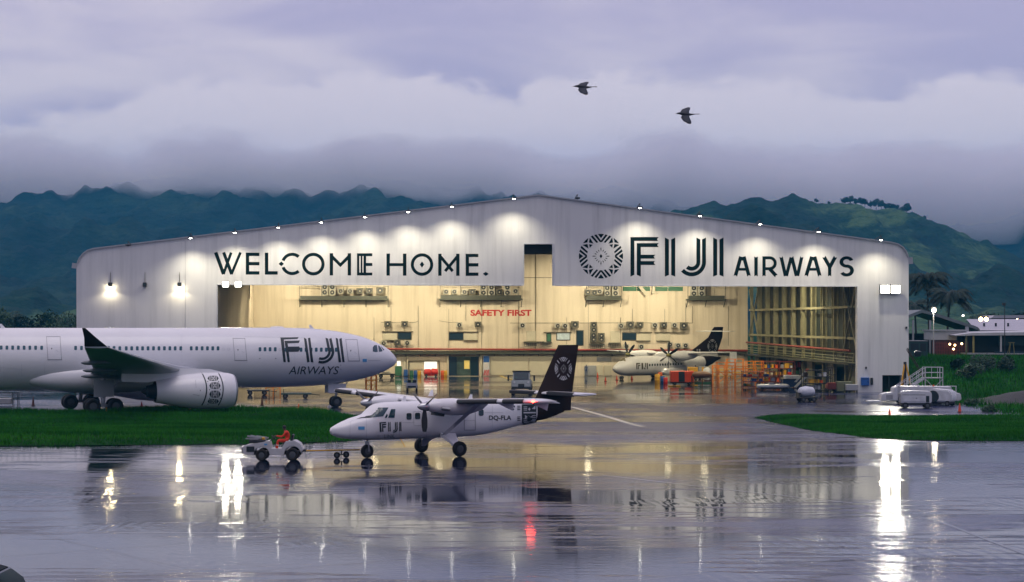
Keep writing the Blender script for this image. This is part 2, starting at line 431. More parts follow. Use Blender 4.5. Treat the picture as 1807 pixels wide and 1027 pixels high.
# open land round the paving
GRASS_SOIL = mat('grass_soil', (.006, .050, .008), .95, spec=.05, var=.35, vscale=.5, bump=.4, bscale=3)
xs = sorted(set([-6000, -3000, -1500, -800, -400, -200] + frange(-140, 30, 10) + frange(34, 70, 36) + frange(74, 140, 8) + [200, 400, 800, 1500, 3000, 6000]))
ys = sorted(set([-300, 0, 60, 110] + frange(112, 300, 94) + [330, 400, 500, 700, 1000, 1500, 2500, 5000, 9000]))
def land_h(x, y):
    h = hz(x, y)
    if x > 44 and y > 190: h += .35 * (mnoise.noise(Vector((x * .12, y * .06, 3))))
    return h
struct(grid_sheet(xs, ys, land_h).build('terrain', GRASS_SOIL, smooth=60))

# painted line and expansion seams in the paving
LINE = mat('worn_line_paint', (.80, .74, .58), .6, var=.3, vscale=3)
LINEY = mat('yellow_line_paint', (.62, .42, .05), .35, var=.2, vscale=3)
SEAM = mat('tar_seam', (.010, .012, .014), .12, var=.1)
PALE = mat('seam_sealant', (.42, .42, .45), .35, var=.2, vscale=2)
def strip(name, pts, wd, m, dz=.006):
    b = MB(); P = [ground(*p) for p in pts]; q = []
    fine = []
    for a, c in zip(P, P[1:]):
        k = max(1, int((c - a).length / 2.0)); fine += [a + (c - a) * (i / k) for i in range(k)]
    fine.append(P[-1])
    for i, p in enumerate(fine):
        d = (fine[min(i + 1, len(fine) - 1)] - fine[max(i - 1, 0)]).normalized(); n = Vector((-d.y, d.x, 0)) * wd / 2
        for s_ in (1, -1): c = p + n * s_; q.append((c.x, c.y, gz(c.x, c.y) + dz))
    b.add(q, [(2 * i, 2 * i + 1, 2 * i + 3, 2 * i + 2) for i in range(len(fine) - 1)])
    return struct(b.build(name, m))
strip('taxi_line_marking', [(1008, 718), (1060, 732), (1134, 753)], .45, LINE, .010)
strip('hangar_line_marking', [(880, 662.5), (908, 672)], .40, LINEY, .010)
strip('pavement_seam', [(-200, 795), (540, 795.5), (1330, 781)], .30, SEAM)
strip('pavement_seam', [(640, 768), (1180, 764), (1330, 758)], .35, SEAM)
strip('pavement_seam', [(-100, 941), (480, 940)], .05, PALE)
strip('pavement_seam', [(1062, 838), (1300, 866), (1505, 888)], .07, PALE)
strip('pavement_seam', [(1530, 893), (1660, 921), (1830, 986)], .16, SEAM)
strip('pavement_seam', [(870, 690), (1240, 690.5), (1500, 699)], .25, SEAM)

# ------------------------------------------------------------------ grass verges
GRASS = bpy.data.materials.new('grass_blades'); GRASS.use_nodes = True
_t = GRASS.node_tree; _b = _t.nodes['Principled BSDF']; _b.inputs['Roughness'].default_value = .6; _b.inputs['Specular IOR Level'].default_value = .06
_g = _t.nodes.new('ShaderNodeNewGeometry'); _n = _t.nodes.new('ShaderNodeTexNoise'); _n.inputs['Scale'].default_value = .16; _n.inputs['Detail'].default_value = 6
_r = _t.nodes.new('ShaderNodeValToRGB'); _r.color_ramp.elements[0].position = .3; _r.color_ramp.elements[0].color = (.006, .078, .005, 1); _r.color_ramp.elements[1].position = .72; _r.color_ramp.elements[1].color = (.034, .200, .012, 1)
_m = _t.nodes.new('ShaderNodeMapping'); _m.inputs['Scale'].default_value = (.5, 1.3, 1)
_t.links.new(_g.outputs['Position'], _m.inputs[0]); _t.links.new(_m.outputs[0], _n.inputs['Vector']); _t.links.new(_n.outputs['Fac'], _r.inputs[0]); _t.links.new(_r.outputs[0], _b.inputs['Base Color'])

def inside(p, poly):
    x, y = p; c = False
    for (x0, y0), (x1, y1) in zip(poly, poly[1:] + poly[:1]):
        if (y0 > y) != (y1 > y) and x < (x1 - x0) * (y - y0) / (y1 - y0) + x0: c = not c
    return c
def edge_dist(p, poly):
    d = 1e9
    for a, b in zip(poly, poly[1:] + poly[:1]):
        ex, ey = b[0] - a[0], b[1] - a[1]; l = ex * ex + ey * ey
        t = max(0, min(1, ((p[0] - a[0]) * ex + (p[1] - a[1]) * ey) / l)) if l else 0
        d = min(d, math.hypot(p[0] - a[0] - ex * t, p[1] - a[1] - ey * t))
    return d
def verge_h(x, y, poly):
    return gz(x, y) + .03 + .16 * sstep(edge_dist((x, y), poly) / 3) + .10 * mnoise.noise(Vector((x * .15, y * .1, 1))) * sstep(edge_dist((x, y), poly) / 2)
def verge(pts, seed):
    poly = [tuple(ground(*p)[:2]) for p in pts]
    x0, x1 = min(p[0] for p in poly), max(p[0] for p in poly); y0, y1 = min(p[1] for p in poly), max(p[1] for p in poly)
    b = bmesh.new(); b.faces.new([b.verts.new((*p, 0)) for p in poly]); b.normal_update(); bmesh.ops.triangulate(b, faces=b.faces)
    for k, (a0, a1, st) in enumerate(((x0, x1, 1.6), (y0, y1, 1.6))):
        c = a0 + st
        while c < a1:
            bmesh.ops.bisect_plane(b, geom=b.verts[:] + b.edges[:] + b.faces[:], plane_co=(c, 0, 0) if k == 0 else (0, c, 0), plane_no=(1, 0, 0) if k == 0 else (0, 1, 0)); c += st
    for v in b.verts: v.co.z = verge_h(v.co.x, v.co.y, poly)
    me = bpy.data.meshes.new('grass_verge'); b.to_mesh(me); b.free(); me.materials.append(GRASS_SOIL)
    me.polygons.foreach_set('use_smooth', [True] * len(me.polygons))
    o = bpy.data.objects.new('grass_verge', me); COL.objects.link(o); struct(o)
    return poly, (x0, x1, y0, y1)
def blades(m, x, y, z, h, rng, k=4, sp=.22, wd=.030):
    for _ in range(k):
        a = rng.uniform(0, 6.283); hh = h * rng.uniform(.5, 1.15); bx, by = x + rng.uniform(-sp, sp), y + rng.uniform(-sp, sp); le = hh * rng.uniform(.1, .55)
        dx, dy = math.cos(a), math.sin(a)
        m.add([(bx - dy * wd, by + dx * wd, z - .03), (bx + dy * wd, by - dx * wd, z - .03), (bx + dx * le, by + dy * le, z + hh)], [(0, 1, 2)])
V_L = [(-260, 788), (0, 787.5), (250, 786), (420, 784), (520, 782.5), (610, 779), (660, 775), (700, 768), (705, 758), (670, 744), (620, 733), (560, 727.5), (480, 724.5), (380, 722), (260, 723), (200, 727), (90, 729), (30, 727), (-260, 722)]
V_R = [(1334, 737.5), (1360, 744), (1400, 753), (1460, 763.5), (1530, 772.5), (1600, 777), (1700, 778.5), (1900, 779), (2060, 779), (2060, 737), (1900, 736), (1760, 735.5), (1600, 736), (1480, 735), (1380, 734), (1346, 735)]
gm = MB(); rng = random.Random(5)
for pts, n_ in ((V_L, 26000), (V_R, 17000)):
    poly, (x0, x1, y0, y1) = verge(pts, 1)
    k = 0
    while k < n_:
        x, y = rng.uniform(x0, x1), rng.uniform(y0, y1)
        if abs(x) > y * .285 or not inside((x, y), poly): continue
        e = edge_dist((x, y), poly); tall = .5 + .5 * mnoise.noise(Vector((x * .25, y * .12, 9)))
        h = (.10 + .20 * tall) * (1. if e > .5 else .7)
        if pts is V_L and y > 160 and e < 6: h += .50 * max(0, tall)
        blades(gm, x, y, verge_h(x, y, poly), h, rng); k += 1
for k in range(9000):                                           # rough grass on the bank beside the hangar
    y = rng.uniform(172, 275); x = rng.uniform(43.5, 72)
    if x > y * .275: continue
    z = land_h(x, y); blades(gm, x, y, z, .35 + .35 * rng.random(), rng, 4, .4, .05)
stuff(gm.build('grass', GRASS))

# ------------------------------------------------------------------ hills
def hill_mat(name, a, b, c):
    m = bpy.data.materials.new(name); m.use_nodes = True; t = m.node_tree; p = t.nodes['Principled BSDF']; N = t.nodes.new; L = t.links.new
    p.inputs['Roughness'].default_value = .95; p.inputs['Specular IOR Level'].default_value = .1
    g = N('ShaderNodeNewGeometry'); n1 = N('ShaderNodeTexNoise'); n1.inputs['Scale'].default_value = .008; n1.inputs['Detail'].default_value = 9; n1.inputs['Roughness'].default_value = .74; n1.inputs['Distortion'].default_value = .6
    mp = N('ShaderNodeMapping'); mp.inputs['Scale'].default_value = (1, .45, 1.6); L(g.outputs['Position'], mp.inputs[0]); L(mp.outputs[0], n1.inputs['Vector'])
    r = N('ShaderNodeValToRGB'); e = r.color_ramp.elements; e[0].position = .43; e[0].color = (*a, 1); e[1].position = .60; e[1].color = (*c, 1); q = e.new(.52); q.color = (*b, 1)
    L(n1.outputs['Fac'], r.inputs[0]); L(r.outputs[0], p.inputs['Base Color'])
    n2 = N('ShaderNodeTexNoise'); n2.inputs['Scale'].default_value = .11; n2.inputs['Detail'].default_value = 6; bp = N('ShaderNodeBump'); bp.inputs['Strength'].default_value = 1; bp.inputs['Distance'].default_value = 8
    L(mp.outputs[0], n2.inputs['Vector']); L(n2.outputs['Fac'], bp.inputs['Height']); L(bp.outputs[0], p.inputs['Normal'])
    return m
HILL = hill_mat('forest_slope', (.006, .020, .020), (.010, .030, .026), (.028, .055, .036))
HILLG = hill_mat('grassy_slope', (.006, .022, .020), (.013, .040, .026), (.075, .130, .055))
def interp(pts, x):
    if x <= pts[0][0]: return pts[0][1]
    for a, b in zip(pts, pts[1:]):
        if x <= b[0]: t = (x - a[0]) / (b[0] - a[0]); return a[1] + (b[1] - a[1]) * t
    return pts[-1][1]
def hill(name, crest, d0, d1, m, amp, seed, nx=620, ny=90, p0=-200, p1=2000, back=500):
    b = MB(); v = []
    for j in range(ny + 8):
        for i in range(nx + 1):
            px = p0 + (p1 - p0) * i / nx
            zr = CAMZ + (YH - interp(crest, px)) / F * d1
            if j <= ny:
                t = j / ny; D = d0 + (d1 - d0) * t; z = zr * (t ** 1.25)
                x = (px - CX) / F * D
                r = abs(mnoise.noise(Vector((x / 190., D / 420., seed)))) * 1.2 + .5 * abs(mnoise.noise(Vector((x / 70., D / 160., seed + 4)))) + .25 * mnoise.noise(Vector((x / 24., D / 60., seed)))
                z += 3.2 * min(1, t * 4) * (mnoise.noise(Vector((x / 13., D / 30., seed + 7))) + .7 * mnoise.noise(Vector((x / 6., D / 14., seed + 9)))); z += amp * (.45 - r) * math.sin(math.pi * min(1, t * 1.02) * .92) + (amp * .05 * mnoise.noise(Vector((x / 16., 2, seed))) if t > .9 else 0)
            else:
                t = (j - ny) / 8; D = d1 + back * t; x = (px - CX) / F * D; z = zr * (1 - t * t) - 2
            v.append((x, D, max(z, -2) if 0 < j else -2.5))
    n = nx + 1
    b.add(v, [(j * n + i, j * n + i + 1, (j + 1) * n + i + 1, (j + 1) * n + i) for j in range(ny + 7) for i in range(nx)])
    return struct(b.build(name, m, smooth=180))
hill('mountain', [(-500, 325), (0, 322), (100, 314), (180, 304), (260, 302), (330, 308), (420, 311), (520, 305), (640, 307), (720, 318), (800, 330), (900, 330), (1000, 326), (1080, 328), (1200, 345), (1360, 352), (1450, 372), (1560, 420), (1700, 470), (2350, 480)], 1150, 2900, HILL, 60, 3.3)
hill('near_hill', [(600, 545), (800, 500), (950, 440), (1050, 405), (1130, 388), (1250, 368), (1340, 358), (1400, 354), (1480, 362), (1540, 370), (1600, 378), (1640, 393), (1700, 420), (1760, 441), (1810, 464), (1900, 500), (2350, 545)], 800, 1700, HILLG, 48, 8.1)
hill('far_hill', [(1250, 520), (1450, 410), (1560, 376), (1600, 381), (1660, 396), (1700, 394), (1760, 392), (1790, 386), (1807, 374), (1860, 350), (2000, 330), (2350, 320)], 1500, 2600, HILL, 50, 5.7)

# ------------------------------------------------------------------ cloud lying on the mountain
cb = MB(); cb.box(-1500, 1500, 2380, 2990, 100, 330)
CL = bpy.data.materials.new('low_cloud'); CL.use_nodes = True; t = CL.node_tree; t.nodes.clear(); N = t.nodes.new; L = t.links.new
o_ = N('ShaderNodeOutputMaterial'); pv = N('ShaderNodeVolumePrincipled'); L(pv.outputs[0], o_.inputs['Volume'])
pv.inputs['Color'].default_value = (.985, .975, 1, 1); pv.inputs['Anisotropy'].default_value = .0
tcn = N('ShaderNodeTexCoord'); sx = N('ShaderNodeSeparateXYZ'); L(tcn.outputs['Object'], sx.inputs[0])
mpn = N('ShaderNodeMapping'); mpn.inputs['Scale'].default_value = (1, .6, 1.5); L(tcn.outputs['Object'], mpn.inputs[0])
nz = N('ShaderNodeTexNoise'); nz.inputs['Scale'].default_value = .0065; nz.inputs['Detail'].default_value = 5; nz.inputs['Roughness'].default_value = .55; L(mpn.outputs[0], nz.inputs['Vector'])
def M_(op, a, b=0.):
    q = N('ShaderNodeMath'); q.operation = op
    for i, x in enumerate((a, b)):
        if isinstance(x, (int, float)): q.inputs[i].default_value = x
        else: L(x, q.inputs[i])
    return q.outputs[0]
def MR(v, a, b, c=0., d=1.):
    q = N('ShaderNodeMapRange'); q.interpolation_type = 'SMOOTHSTEP'
    for i, x in enumerate((a, b, c, d)): q.inputs[i + 1].default_value = x
    L(v, q.inputs[0]); return q.outputs[0]
nn = M_('SUBTRACT', nz.outputs['Fac'], .5)
slope = MR(sx.outputs['X'], -100, 600, 0, 55)
zb = M_('ADD', M_('ADD', sx.outputs['Z'], M_('MULTIPLY', nn, 105.)), slope)
zt = M_('ADD', sx.outputs['Z'], M_('MULTIPLY', nn, 150.))
dn = M_('MULTIPLY', MR(zb, 152, 194), MR(zt, 194, 232, 1, 0))
dn = M_('MULTIPLY', dn, .024)
L(dn, pv.inputs['Density'])
lc = cb.build('low_cloud', CL); stuff(lc)
CL.cycles.volume_step_rate = 1.0
cy.volume_step_rate = .6
# ------------------------------------------------------------------ hangar
HA = math.atan(233.5 / F)
HO = at(1513, YH + (CAMZ - ZG) * F / 230.7, 230.7); HF = Frame((HO.x, HO.y, ZG), HA)
def fa(px, py, off=0., v=0.): p = HF.ony(px, py, v); return (p.x, v - off, p.z)
VB = 70.0                                            # depth of the hall
def bw(px, py, off=0.): return fa(px, py, off, VB)
hang = thing('hangar', 'huge white gabled aircraft hangar with WELCOME HOME over its open lit door', 'hangar', HF.o, HA)

def clad(name, col, rib, rough=.45, streak=.3, dirt=(.27, .28, .29)):
    m = bpy.data.materials.new(name); m.use_nodes = True; t = m.node_tree; b = t.nodes['Principled BSDF']; N = t.nodes.new; L = t.links.new
    b.inputs['Roughness'].default_value = rough
    g = N('ShaderNodeTexCoord'); w_ = N('ShaderNodeTexWave'); w_.wave_type = 'BANDS'; w_.bands_direction = 'X'; w_.inputs['Scale'].default_value = rib
    L(g.outputs['Object'], w_.inputs['Vector'])
    mp = N('ShaderNodeMapping'); mp.inputs['Scale'].default_value = (1.3, 1, .07); L(g.outputs['Object'], mp.inputs[0])
    n = N('ShaderNodeTexNoise'); n.inputs['Scale'].default_value = .9; n.inputs['Detail'].default_value = 7; n.inputs['Roughness'].default_value = .65; L(mp.outputs[0], n.inputs['Vector'])
    n2 = N('ShaderNodeTexNoise'); n2.inputs['Scale'].default_value = .12; n2.inputs['Detail'].default_value = 4; L(g.outputs['Object'], n2.inputs['Vector'])
    r = N('ShaderNodeMapRange'); r.inputs[1].default_value = .46; r.inputs[2].default_value = .76; r.inputs[3].default_value = 0; r.inputs[4].default_value = streak; L(n.outputs['Fac'], r.inputs[0])
    mm = N('ShaderNodeMath'); mm.operation = 'MULTIPLY'; L(r.outputs[0], mm.inputs[0]); L(n2.outputs['Fac'], mm.inputs[1])
    m2 = N('ShaderNodeMath'); m2.operation = 'MULTIPLY'; m2.inputs[1].default_value = 2.; L(mm.outputs[0], m2.inputs[0])
    mx = N('ShaderNodeMixRGB'); mx.inputs[1].default_value = (*col, 1); mx.inputs[2].default_value = (*dirt, 1); L(m2.outputs[0], mx.inputs[0]); L(mx.outputs[0], b.inputs['Base Color'])
    bp = N('ShaderNodeBump'); bp.inputs['Strength'].default_value = .10; bp.inputs['Distance'].default_value = .03; L(w_.outputs['Fac'], bp.inputs['Height']); L(bp.outputs[0], b.inputs['Normal'])
    return m
CLAD = clad('white_cladding', (.68, .68, .68), 2.2, .45, .36)
CREAM = clad('cream_lining', (.70, .61, .47), .45, .6, .6, (.40, .33, .22))
CREAM2 = mat('cream_panel', (.60, .55, .42), .5, var=.12, vscale=.6)
ROOFM = mat('grey_roof_sheet', (.30, .31, .34), .45, var=.12, vscale=.15)
STEEL = mat('hall_steel', (.36, .34, .20), .5, .2, var=.2)
DSTEEL = mat('dark_hall_lining', (.022, .036, .028), .6, var=.3, vscale=.3)
BEAMM = mat('mezzanine_steel', (.07, .075, .055), .5, .2, var=.2)
PIPE = mat('red_pipe', (.34, .05, .03), .45, var=.2)
TRIM = mat('trim_grey', (.42, .43, .46), .4, .4, var=.1)
CONDUIT = mat('conduit', (.16, .14, .09), .5, var=.2)

# front wall with door opening, tail slot and the low doorway in its right leg
def P2(px, py): p = fa(px, py); return (p[0], p[2])
RL = [(135, 475), (136.5, 466), (140, 457), (146, 449), (154, 443), (165, 439.5)]                # rounded left shoulder
RR = [(1572, 428.5), (1584, 431.5), (1593, 437), (1599, 445), (1602.5, 455), (1603.5, 467)]
outer = [(135, 694)] + RL + [(950, 345)] + RR + [(1603.5, 694)]
front = [P2(*p) for p in outer] + [P2(*p) for p in [(1591, 694), (1591, 662), (1557, 662), (1557, 694), (1513, 694), (1513, 505), (975.5, 503.7), (975.5, 430), (924, 430), (924, 503.4), (383, 502), (383, 694)]]
fwm = MB(); fwm.prism(front, lambda a, b_, t: (a, t, b_), 0, 1.0)
fw = fwm.build('front_wall', CLAD, hang)
# outer skin behind it
sk = [P2(*p) for p in outer]
rm = MB(); rm.loft([[(a, 1.0, b_) for a, b_ in sk[1:-1]], [(a, VB + 2, b_ * 1) for a, b_ in sk[1:-1]]], cap=False, closed=False)
rm.build('roof', ROOFM, hang)
for seg in (sk[:2], sk[-2:]):
    q = MB(); q.loft([[(a, 1.0, b_) for a, b_ in seg], [(a, VB + 2, b_) for a, b_ in seg]], cap=False, closed=False); q.build('side_wall', CLAD, hang)
# capping along the gable
tm = MB()
for a, b_ in zip(sk[1:-1], sk[2:-1]): tm.bar((a[0], .45, a[1] + .06), (b_[0], .45, b_[1] + .06), 1.25, .14)
tm.build('gable_flashing', TRIM, hang)
uL, uR = P2(383, 503)[0], P2(1513, 503)[0]
zlint = P2(900, 503)[1]
for x, y0_, y1_ in ((327, 426, 692),):
    p_, q_ = fa(x, y0_), fa(x, y1_); b = MB(); b.bar((p_[0], -.012, p_[2]), (q_[0], -.012, q_[2]), .045, .02); b.build('cladding_joint', TRIM, hang)
# lining: back wall, left wall, ceiling strip, right wall of open framing
b = MB(); b.box(uL - .6, uR + .2, VB, VB + .4, -.05, 20.5); back = b.build('back_wall', CREAM, hang)
b = MB(); b.box(uL - .6, uL - .25, 1.0, VB, -.05, 18); b.build('left_wall', CREAM, hang)
b = MB(); b.box(uR + 1.7, uR + 1.9, 1.0, VB, -.05, 16); b.build('right_wall', DSTEEL, hang)
s0, s1 = P2(924, 430), P2(975.5, 430)
b = MB(); b.box(s0[0] - .3, s1[0] + .3, 3.0, 3.6, s0[1] - 1.1, s0[1] + .8); b.build('slot_header', BEAMM, hang)
b = MB(); b.box(uL - .28, uL + .02, .02, .9, 0, zlint); b.build('door_jamb', BLUE, hang)
b = MB()
for a0, b0 in ((fa(383, 502), fa(924, 503.4)), (fa(975.5, 503.7), fa(1513, 505)), (fa(383, 502), fa(383, 690)), (fa(924, 430), fa(924, 503.4)), (fa(975.5, 430), fa(975.5, 503.7)), (fa(924, 430), fa(975.5, 430))):
    b.bar((a0[0], -.02, a0[2]), (b0[0], -.02, b0[2]), .12, .12)
b.build('opening_trim', GSE_W, hang)
b = MB(); e0, e1 = P2(1557, 662), P2(1591, 662); b.box(e0[0] - .2, e1[0] + .2, 2.2, 2.4, 0, e0[1] + .3); b.build('side_doorway', DSTEEL, hang); b = MB(); b.box(e0[0] + .8, e0[0] + .95, .3, .45, 0, e0[1]); b.build('doorway_post', DSTEEL, hang)
# roof trusses over the hall (seen through the slot and under the lintel)
zroof = lambda u: interp([(P2(165, 439.5)[0], P2(165, 439.5)[1]), (P2(950, 345)[0], P2(950, 345)[1]), (P2(1572, 428.5)[0], P2(1572, 428.5)[1])], u)
for v in (12, 26, 40, 54):
    b = MB(); n_ = 24; us = [uL + (uR - uL) * i / n_ for i in range(n_ + 1)]
    for i, (u0, u1) in enumerate(zip(us, us[1:])):
        b.bar((u0, v, zroof(u0) - 2.3), (u1, v, zroof(u1) - 2.3), .25); b.bar((u0, v, zroof(u0) - .5), (u1, v, zroof(u1) - .5), .25)
        b.bar((u0, v, zroof(u0) - (2.3 if i % 2 else .5)), (u1, v, zroof(u1) - (.5 if i % 2 else 2.3)), .15)
    b.build('roof_truss', STEEL, hang)

# right wall framing
vf = [2.5 + i * 6.1 for i in range(12)]
for v in vf:
    b = MB(); b.box(uR + .55, uR + .95, v - .16, v + .16, 0, 14.5); b.build('column', STEEL, hang)
for z, wd in ((6.2, .28), (9.9, .28), (13.5, .28)):
    b = MB(); b.bar((uR + .45, .8, z), (uR + .45, VB - .3, z), wd); b.build('girt', STEEL, hang)
for k in range(46):
    pass
b = MB()
for i in range(44):
    v = 2.5 + 1.55 * i
    if i % 4: b.box(uR + 1.45, uR + 1.6, v - .07, v + .07, 4.8, 14.5)
b.build('wall_rails', STEEL, hang)
for a0, b0 in (((.8, 13.5), (8.6, 4.0)), ((8.6, 13.5), (.8, 4.0)), ((2.5, 4.4), (6.0, .2)), ((62, 13), (69, 6)), ((69, 13), (62, 6))):
    b = MB(); b.bar((uR + .3, a0[0], a0[1]), (uR + .3, b0[0], b0[1]), .22); b.build('brace', STEEL, hang)
b = MB()
for z in (4.55, 4.1, 3.75, 3.45): b.cyl((uR + .1 + .12 * (4.5 - z), 2.0, z - .12), (uR + .1 + .12 * (4.5 - z), VB - .4, z + .18), .075 if z > 4.5 else .05, n=6)
b.build('service_pipes', mat('service_pipe', (.30, .30, .16), .5, var=.25), hang)
b = MB(); b.cyl((uR - .05, 3.5, 4.75), (uR - .05, VB - .3, 5.05), .13, n=8); b.build('sprinkler_main', PIPE, hang)
b = MB(); b.box(uR - .5, uR + 1.3, 2.5, VB - .5, 3.1, 3.3); b.build('mezzanine_walkway', BEAMM, hang)
for i, v in enumerate(vf[:-1]):                       # posts and bay sheets below the walkway
    if i % 2 == 0:
        b = MB(); b.box(uR + .9, uR + 1.05, v + .6, v + 4.6, 0, 3.0); b.build('bay_sheet', mat('bay_sheet', (.22, .23, .16), .5, var=.25), hang)

# back wall fittings --------------------------------------------------------
def onwall(name, x0, y0, x1, y1, m, d0=.0, d1=.06, parent=hang):
    p, q = bw(x0, y1), bw(x1, y0); b = MB(); b.bev(p[0], q[0], VB - d1, VB - d0, p[2], q[2], min(.02, (d1 - d0) * .4)); return b.build(name, m, parent)
onwall('ledge_beam', 441, 620.5, 1316, 625.5, BEAMM, 0, .9)
onwall('ledge_beam', 441, 618.8, 1316, 620.2, BEAMM, 0, .5)
b = MB(); p, q = bw(676, 615.8), bw(1318, 618.5); b.cyl((p[0], VB - .5, p[2]), (q[0], VB - .5, q[2]), .16, n=8); b.build('sprinkler_main', PIPE, hang)
for x in range(690, 1316, 26):
    p = bw(x, 623); b = MB(); b.bar((p[0], VB - .55, p[2] + .1), (p[0], VB - .02, p[2] - .5), .07); b.build('bracket', BEAMM, hang)
def line(pts, w_=.05, m=CONDUIT, name='conduit', d=.05):
    b = MB(); Q = [bw(*p) for p in pts]
    for a, c in zip(Q, Q[1:]): b.bar((a[0], VB - d, a[2]), (c[0], VB - d, c[2]), w_)
    return b.build(name, m, hang)
for x, y0, y1 in ((945, 430, 618), (915, 505, 618), (1038, 530, 618), (690, 540, 618), (738, 540, 618), (792, 545, 618), (822, 535, 566), (850, 520, 616), (1116, 545, 570), (1173, 545, 570), (1210, 535, 570), (660, 560, 612), (1285, 540, 610), (1000, 560, 618), (1095, 560, 612)):
    line([(x, y0), (x, y1)], .05 if x not in (945,) else .09)
line([(1222, 540), (1222, 570), (1212, 570)], .07); line([(672, 569), (733, 569), (738, 566)]); line([(775, 566), (792, 569), (815, 569)]); line([(900, 570), (1216, 569.5)], .06)
line([(924, 490), (976, 490)], .10); line([(1040, 535), (1060, 535)], .06)
def skinframe(x0, y0, x1, y1):                        # faint sheet joints in the lining
    line([(x0, y0), (x1, y0)], .03, TRIM); line([(x0, y1), (x1, y1)], .03, TRIM)
def window(x0, y0, x1, y1, m=GLASS, inner=None):
    fr = onwall('window', x0 - 1.4, y0 - 1.4, x1 + 1.4, y1 + 1.4, BEAMM, 0, .10)
    onwall('pane', x0, y0, x1, y1, m, .10, .13, fr); return fr
window(703, 587, 725, 598.5); window(793, 587.8, 817, 599); window(1099, 588, 1122, 599.5); window(965.5, 589, 971.5, 602, GREEN)
OFFICE = mat('lit_office_pane', (.4, .45, .42), .3, var=.35, vscale=2.5, emit=(.75, .85, .75), estr=.30)
window(983, 588, 1005, 599.3, OFFICE); window(1018, 584, 1028.5, 608.5)
for x0, x1, y in ((674, 729, 585.2), (674, 701, 600.8), (792, 843, 585.7), (818, 843, 601), (960, 1009, 586.5), (1122, 1150, 586.5), (1155, 1209, 586.5), (1122, 1147, 602), (1158, 1182, 602), (924, 950, 603.5), (1040, 1066, 607), (1074, 1094, 605), (925, 960, 603)):
    onwall('shelf_rail', x0, y - .7, x1, y + .7, CONDUIT, 0, .35)
for x0, y0, x1, y1 in ((675, 587, 701, 600), (818, 588, 842, 600), (929, 584, 945, 602), (1077, 584, 1094, 605), (1123, 588, 1149, 601), (1157, 588, 1183, 601)):
    onwall('wall_panel', x0, y0, x1, y1, CREAM2, 0, .12)
for x0, x1, y in ((1040, 1066, 607.5), (1073, 1094, 606), (925, 950, 604), (956, 973, 604)):     # little balconies under the cabinets
    b = MB(); p, q = bw(x0, y), bw(x1, y + 7)
    b.box(p[0], q[0], VB - .9, VB, p[2] - .12, p[2])
    n_ = 7
    for i in range(n_ + 1): u = p[0] + (q[0] - p[0]) * i / n_; b.bar((u, VB - .9, q[2]), (u, VB - .9, p[2]), .05)
    b.bar((p[0], VB - .9, q[2]), (q[0], VB - .9, q[2]), .06); b.build('balcony_rack', BEAMM, hang)
# high service platforms carrying the condensers
for x0, x1, y0, y1 in ((528, 686, 522.5, 529.5), (775, 921, 521, 529.5), (1032, 1096, 522, 529.5), (1210, 1278, 522, 530)):
    p, q = bw(x0, y1), bw(x1, y0); b = MB(); b.box(p[0], q[0], VB - 1.6, VB, p[2], p[2] + .22); b.box(p[0] + .2, q[0] - .2, VB - 1.62, VB - 1.5, p[2] + .22, q[2])
    n_ = max(2, int((x1 - x0) / 36))
    for i in range(n_ + 1):
        u = p[0] + .1 + (q[0] - p[0] - .2) * i / n_; b.bar((u, VB - .1, p[2] - 1.0), (u, VB - 1.5, p[2]), .10); b.bar((u, VB - 1.55, p[2]), (u, VB - 1.55, q[2] + 1.4), .07)
    b.bar((p[0], VB - 1.55, q[2] + 1.4), (q[0], VB - 1.55, q[2] + 1.4), .06); b.build('service_platform', BEAMM, hang)
# high windows and the white stub in the lintel shadow
for x0, x1 in ((1099, 1123), (1124, 1147), (1156, 1178), (1179, 1205)): onwall('high_window', x0, 506, x1, 513.5, GREEN, 0, .1)
b = MB(); p, q = bw(1128, 505), bw(1141, 521); b.bar((p[0], VB - .5, p[2]), (q[0], VB - .5, q[2]), .45); b.build('lintel_strut', CREAM2, hang)
onwall('lintel_strut', 1150, 503, 1154.5, 518, CREAM2, .2, .7)
# ground storey: openings, sheets, boards
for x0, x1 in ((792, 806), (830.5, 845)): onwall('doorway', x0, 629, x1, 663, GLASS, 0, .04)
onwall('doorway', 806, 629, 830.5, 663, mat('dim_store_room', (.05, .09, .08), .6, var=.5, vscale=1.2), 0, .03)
onwall('store_hatch', 819, 636, 828.5, 651, mat('lit_hatch', (.6, .45, .12), .5, var=.2, emit=(1, .72, .18), estr=.35), .03, .08)
onwall('lit_doorway', 748.5, 638, 771, 662.5, mat('bright_store_room', (.8, .8, .75), .5, var=.1, emit=(1, .97, .86), estr=1.0), 0, .04)
onwall('lit_doorway', 700.5, 637, 707, 645.5, MATS['bright_store_room'], 0, .05)
for x0, y0, x1, y1 in ((722.5, 638.5, 746, 652), (864.5, 628.5, 932, 662), (933.5, 628.5, 1000, 662), (1053, 644.5, 1063.5, 662.5), (1066, 644.5, 1079, 662.5), (711, 637, 717, 662)):
    onwall('sheet_door', x0, y0, x1, y1, CREAM2, 0, .12)
onwall('sheet_door', 1031, 645, 1052, 663, GREY, 0, .15); onwall('transom', 1053, 630, 1079, 638, GREY, 0, .1); onwall('sheet_door', 697, 646, 709, 663, GREEN, 0, .12); onwall('locker', 712.5, 652, 719.5, 663.5, BLUE, 0, .8)
onwall('door_frame', 720.5, 636, 776.5, 638.2, CONDUIT, 0, .25); onwall('door_frame', 720, 638, 722, 663, CONDUIT, 0, .2); onwall('door_frame', 774.5, 638, 776.5, 663, CONDUIT, 0, .2)
for x in (719, 790, 849, 1005, 1110): onwall('pilaster', x - 1.2, 626, x + 1.2, 663, CREAM2, 0, .35)
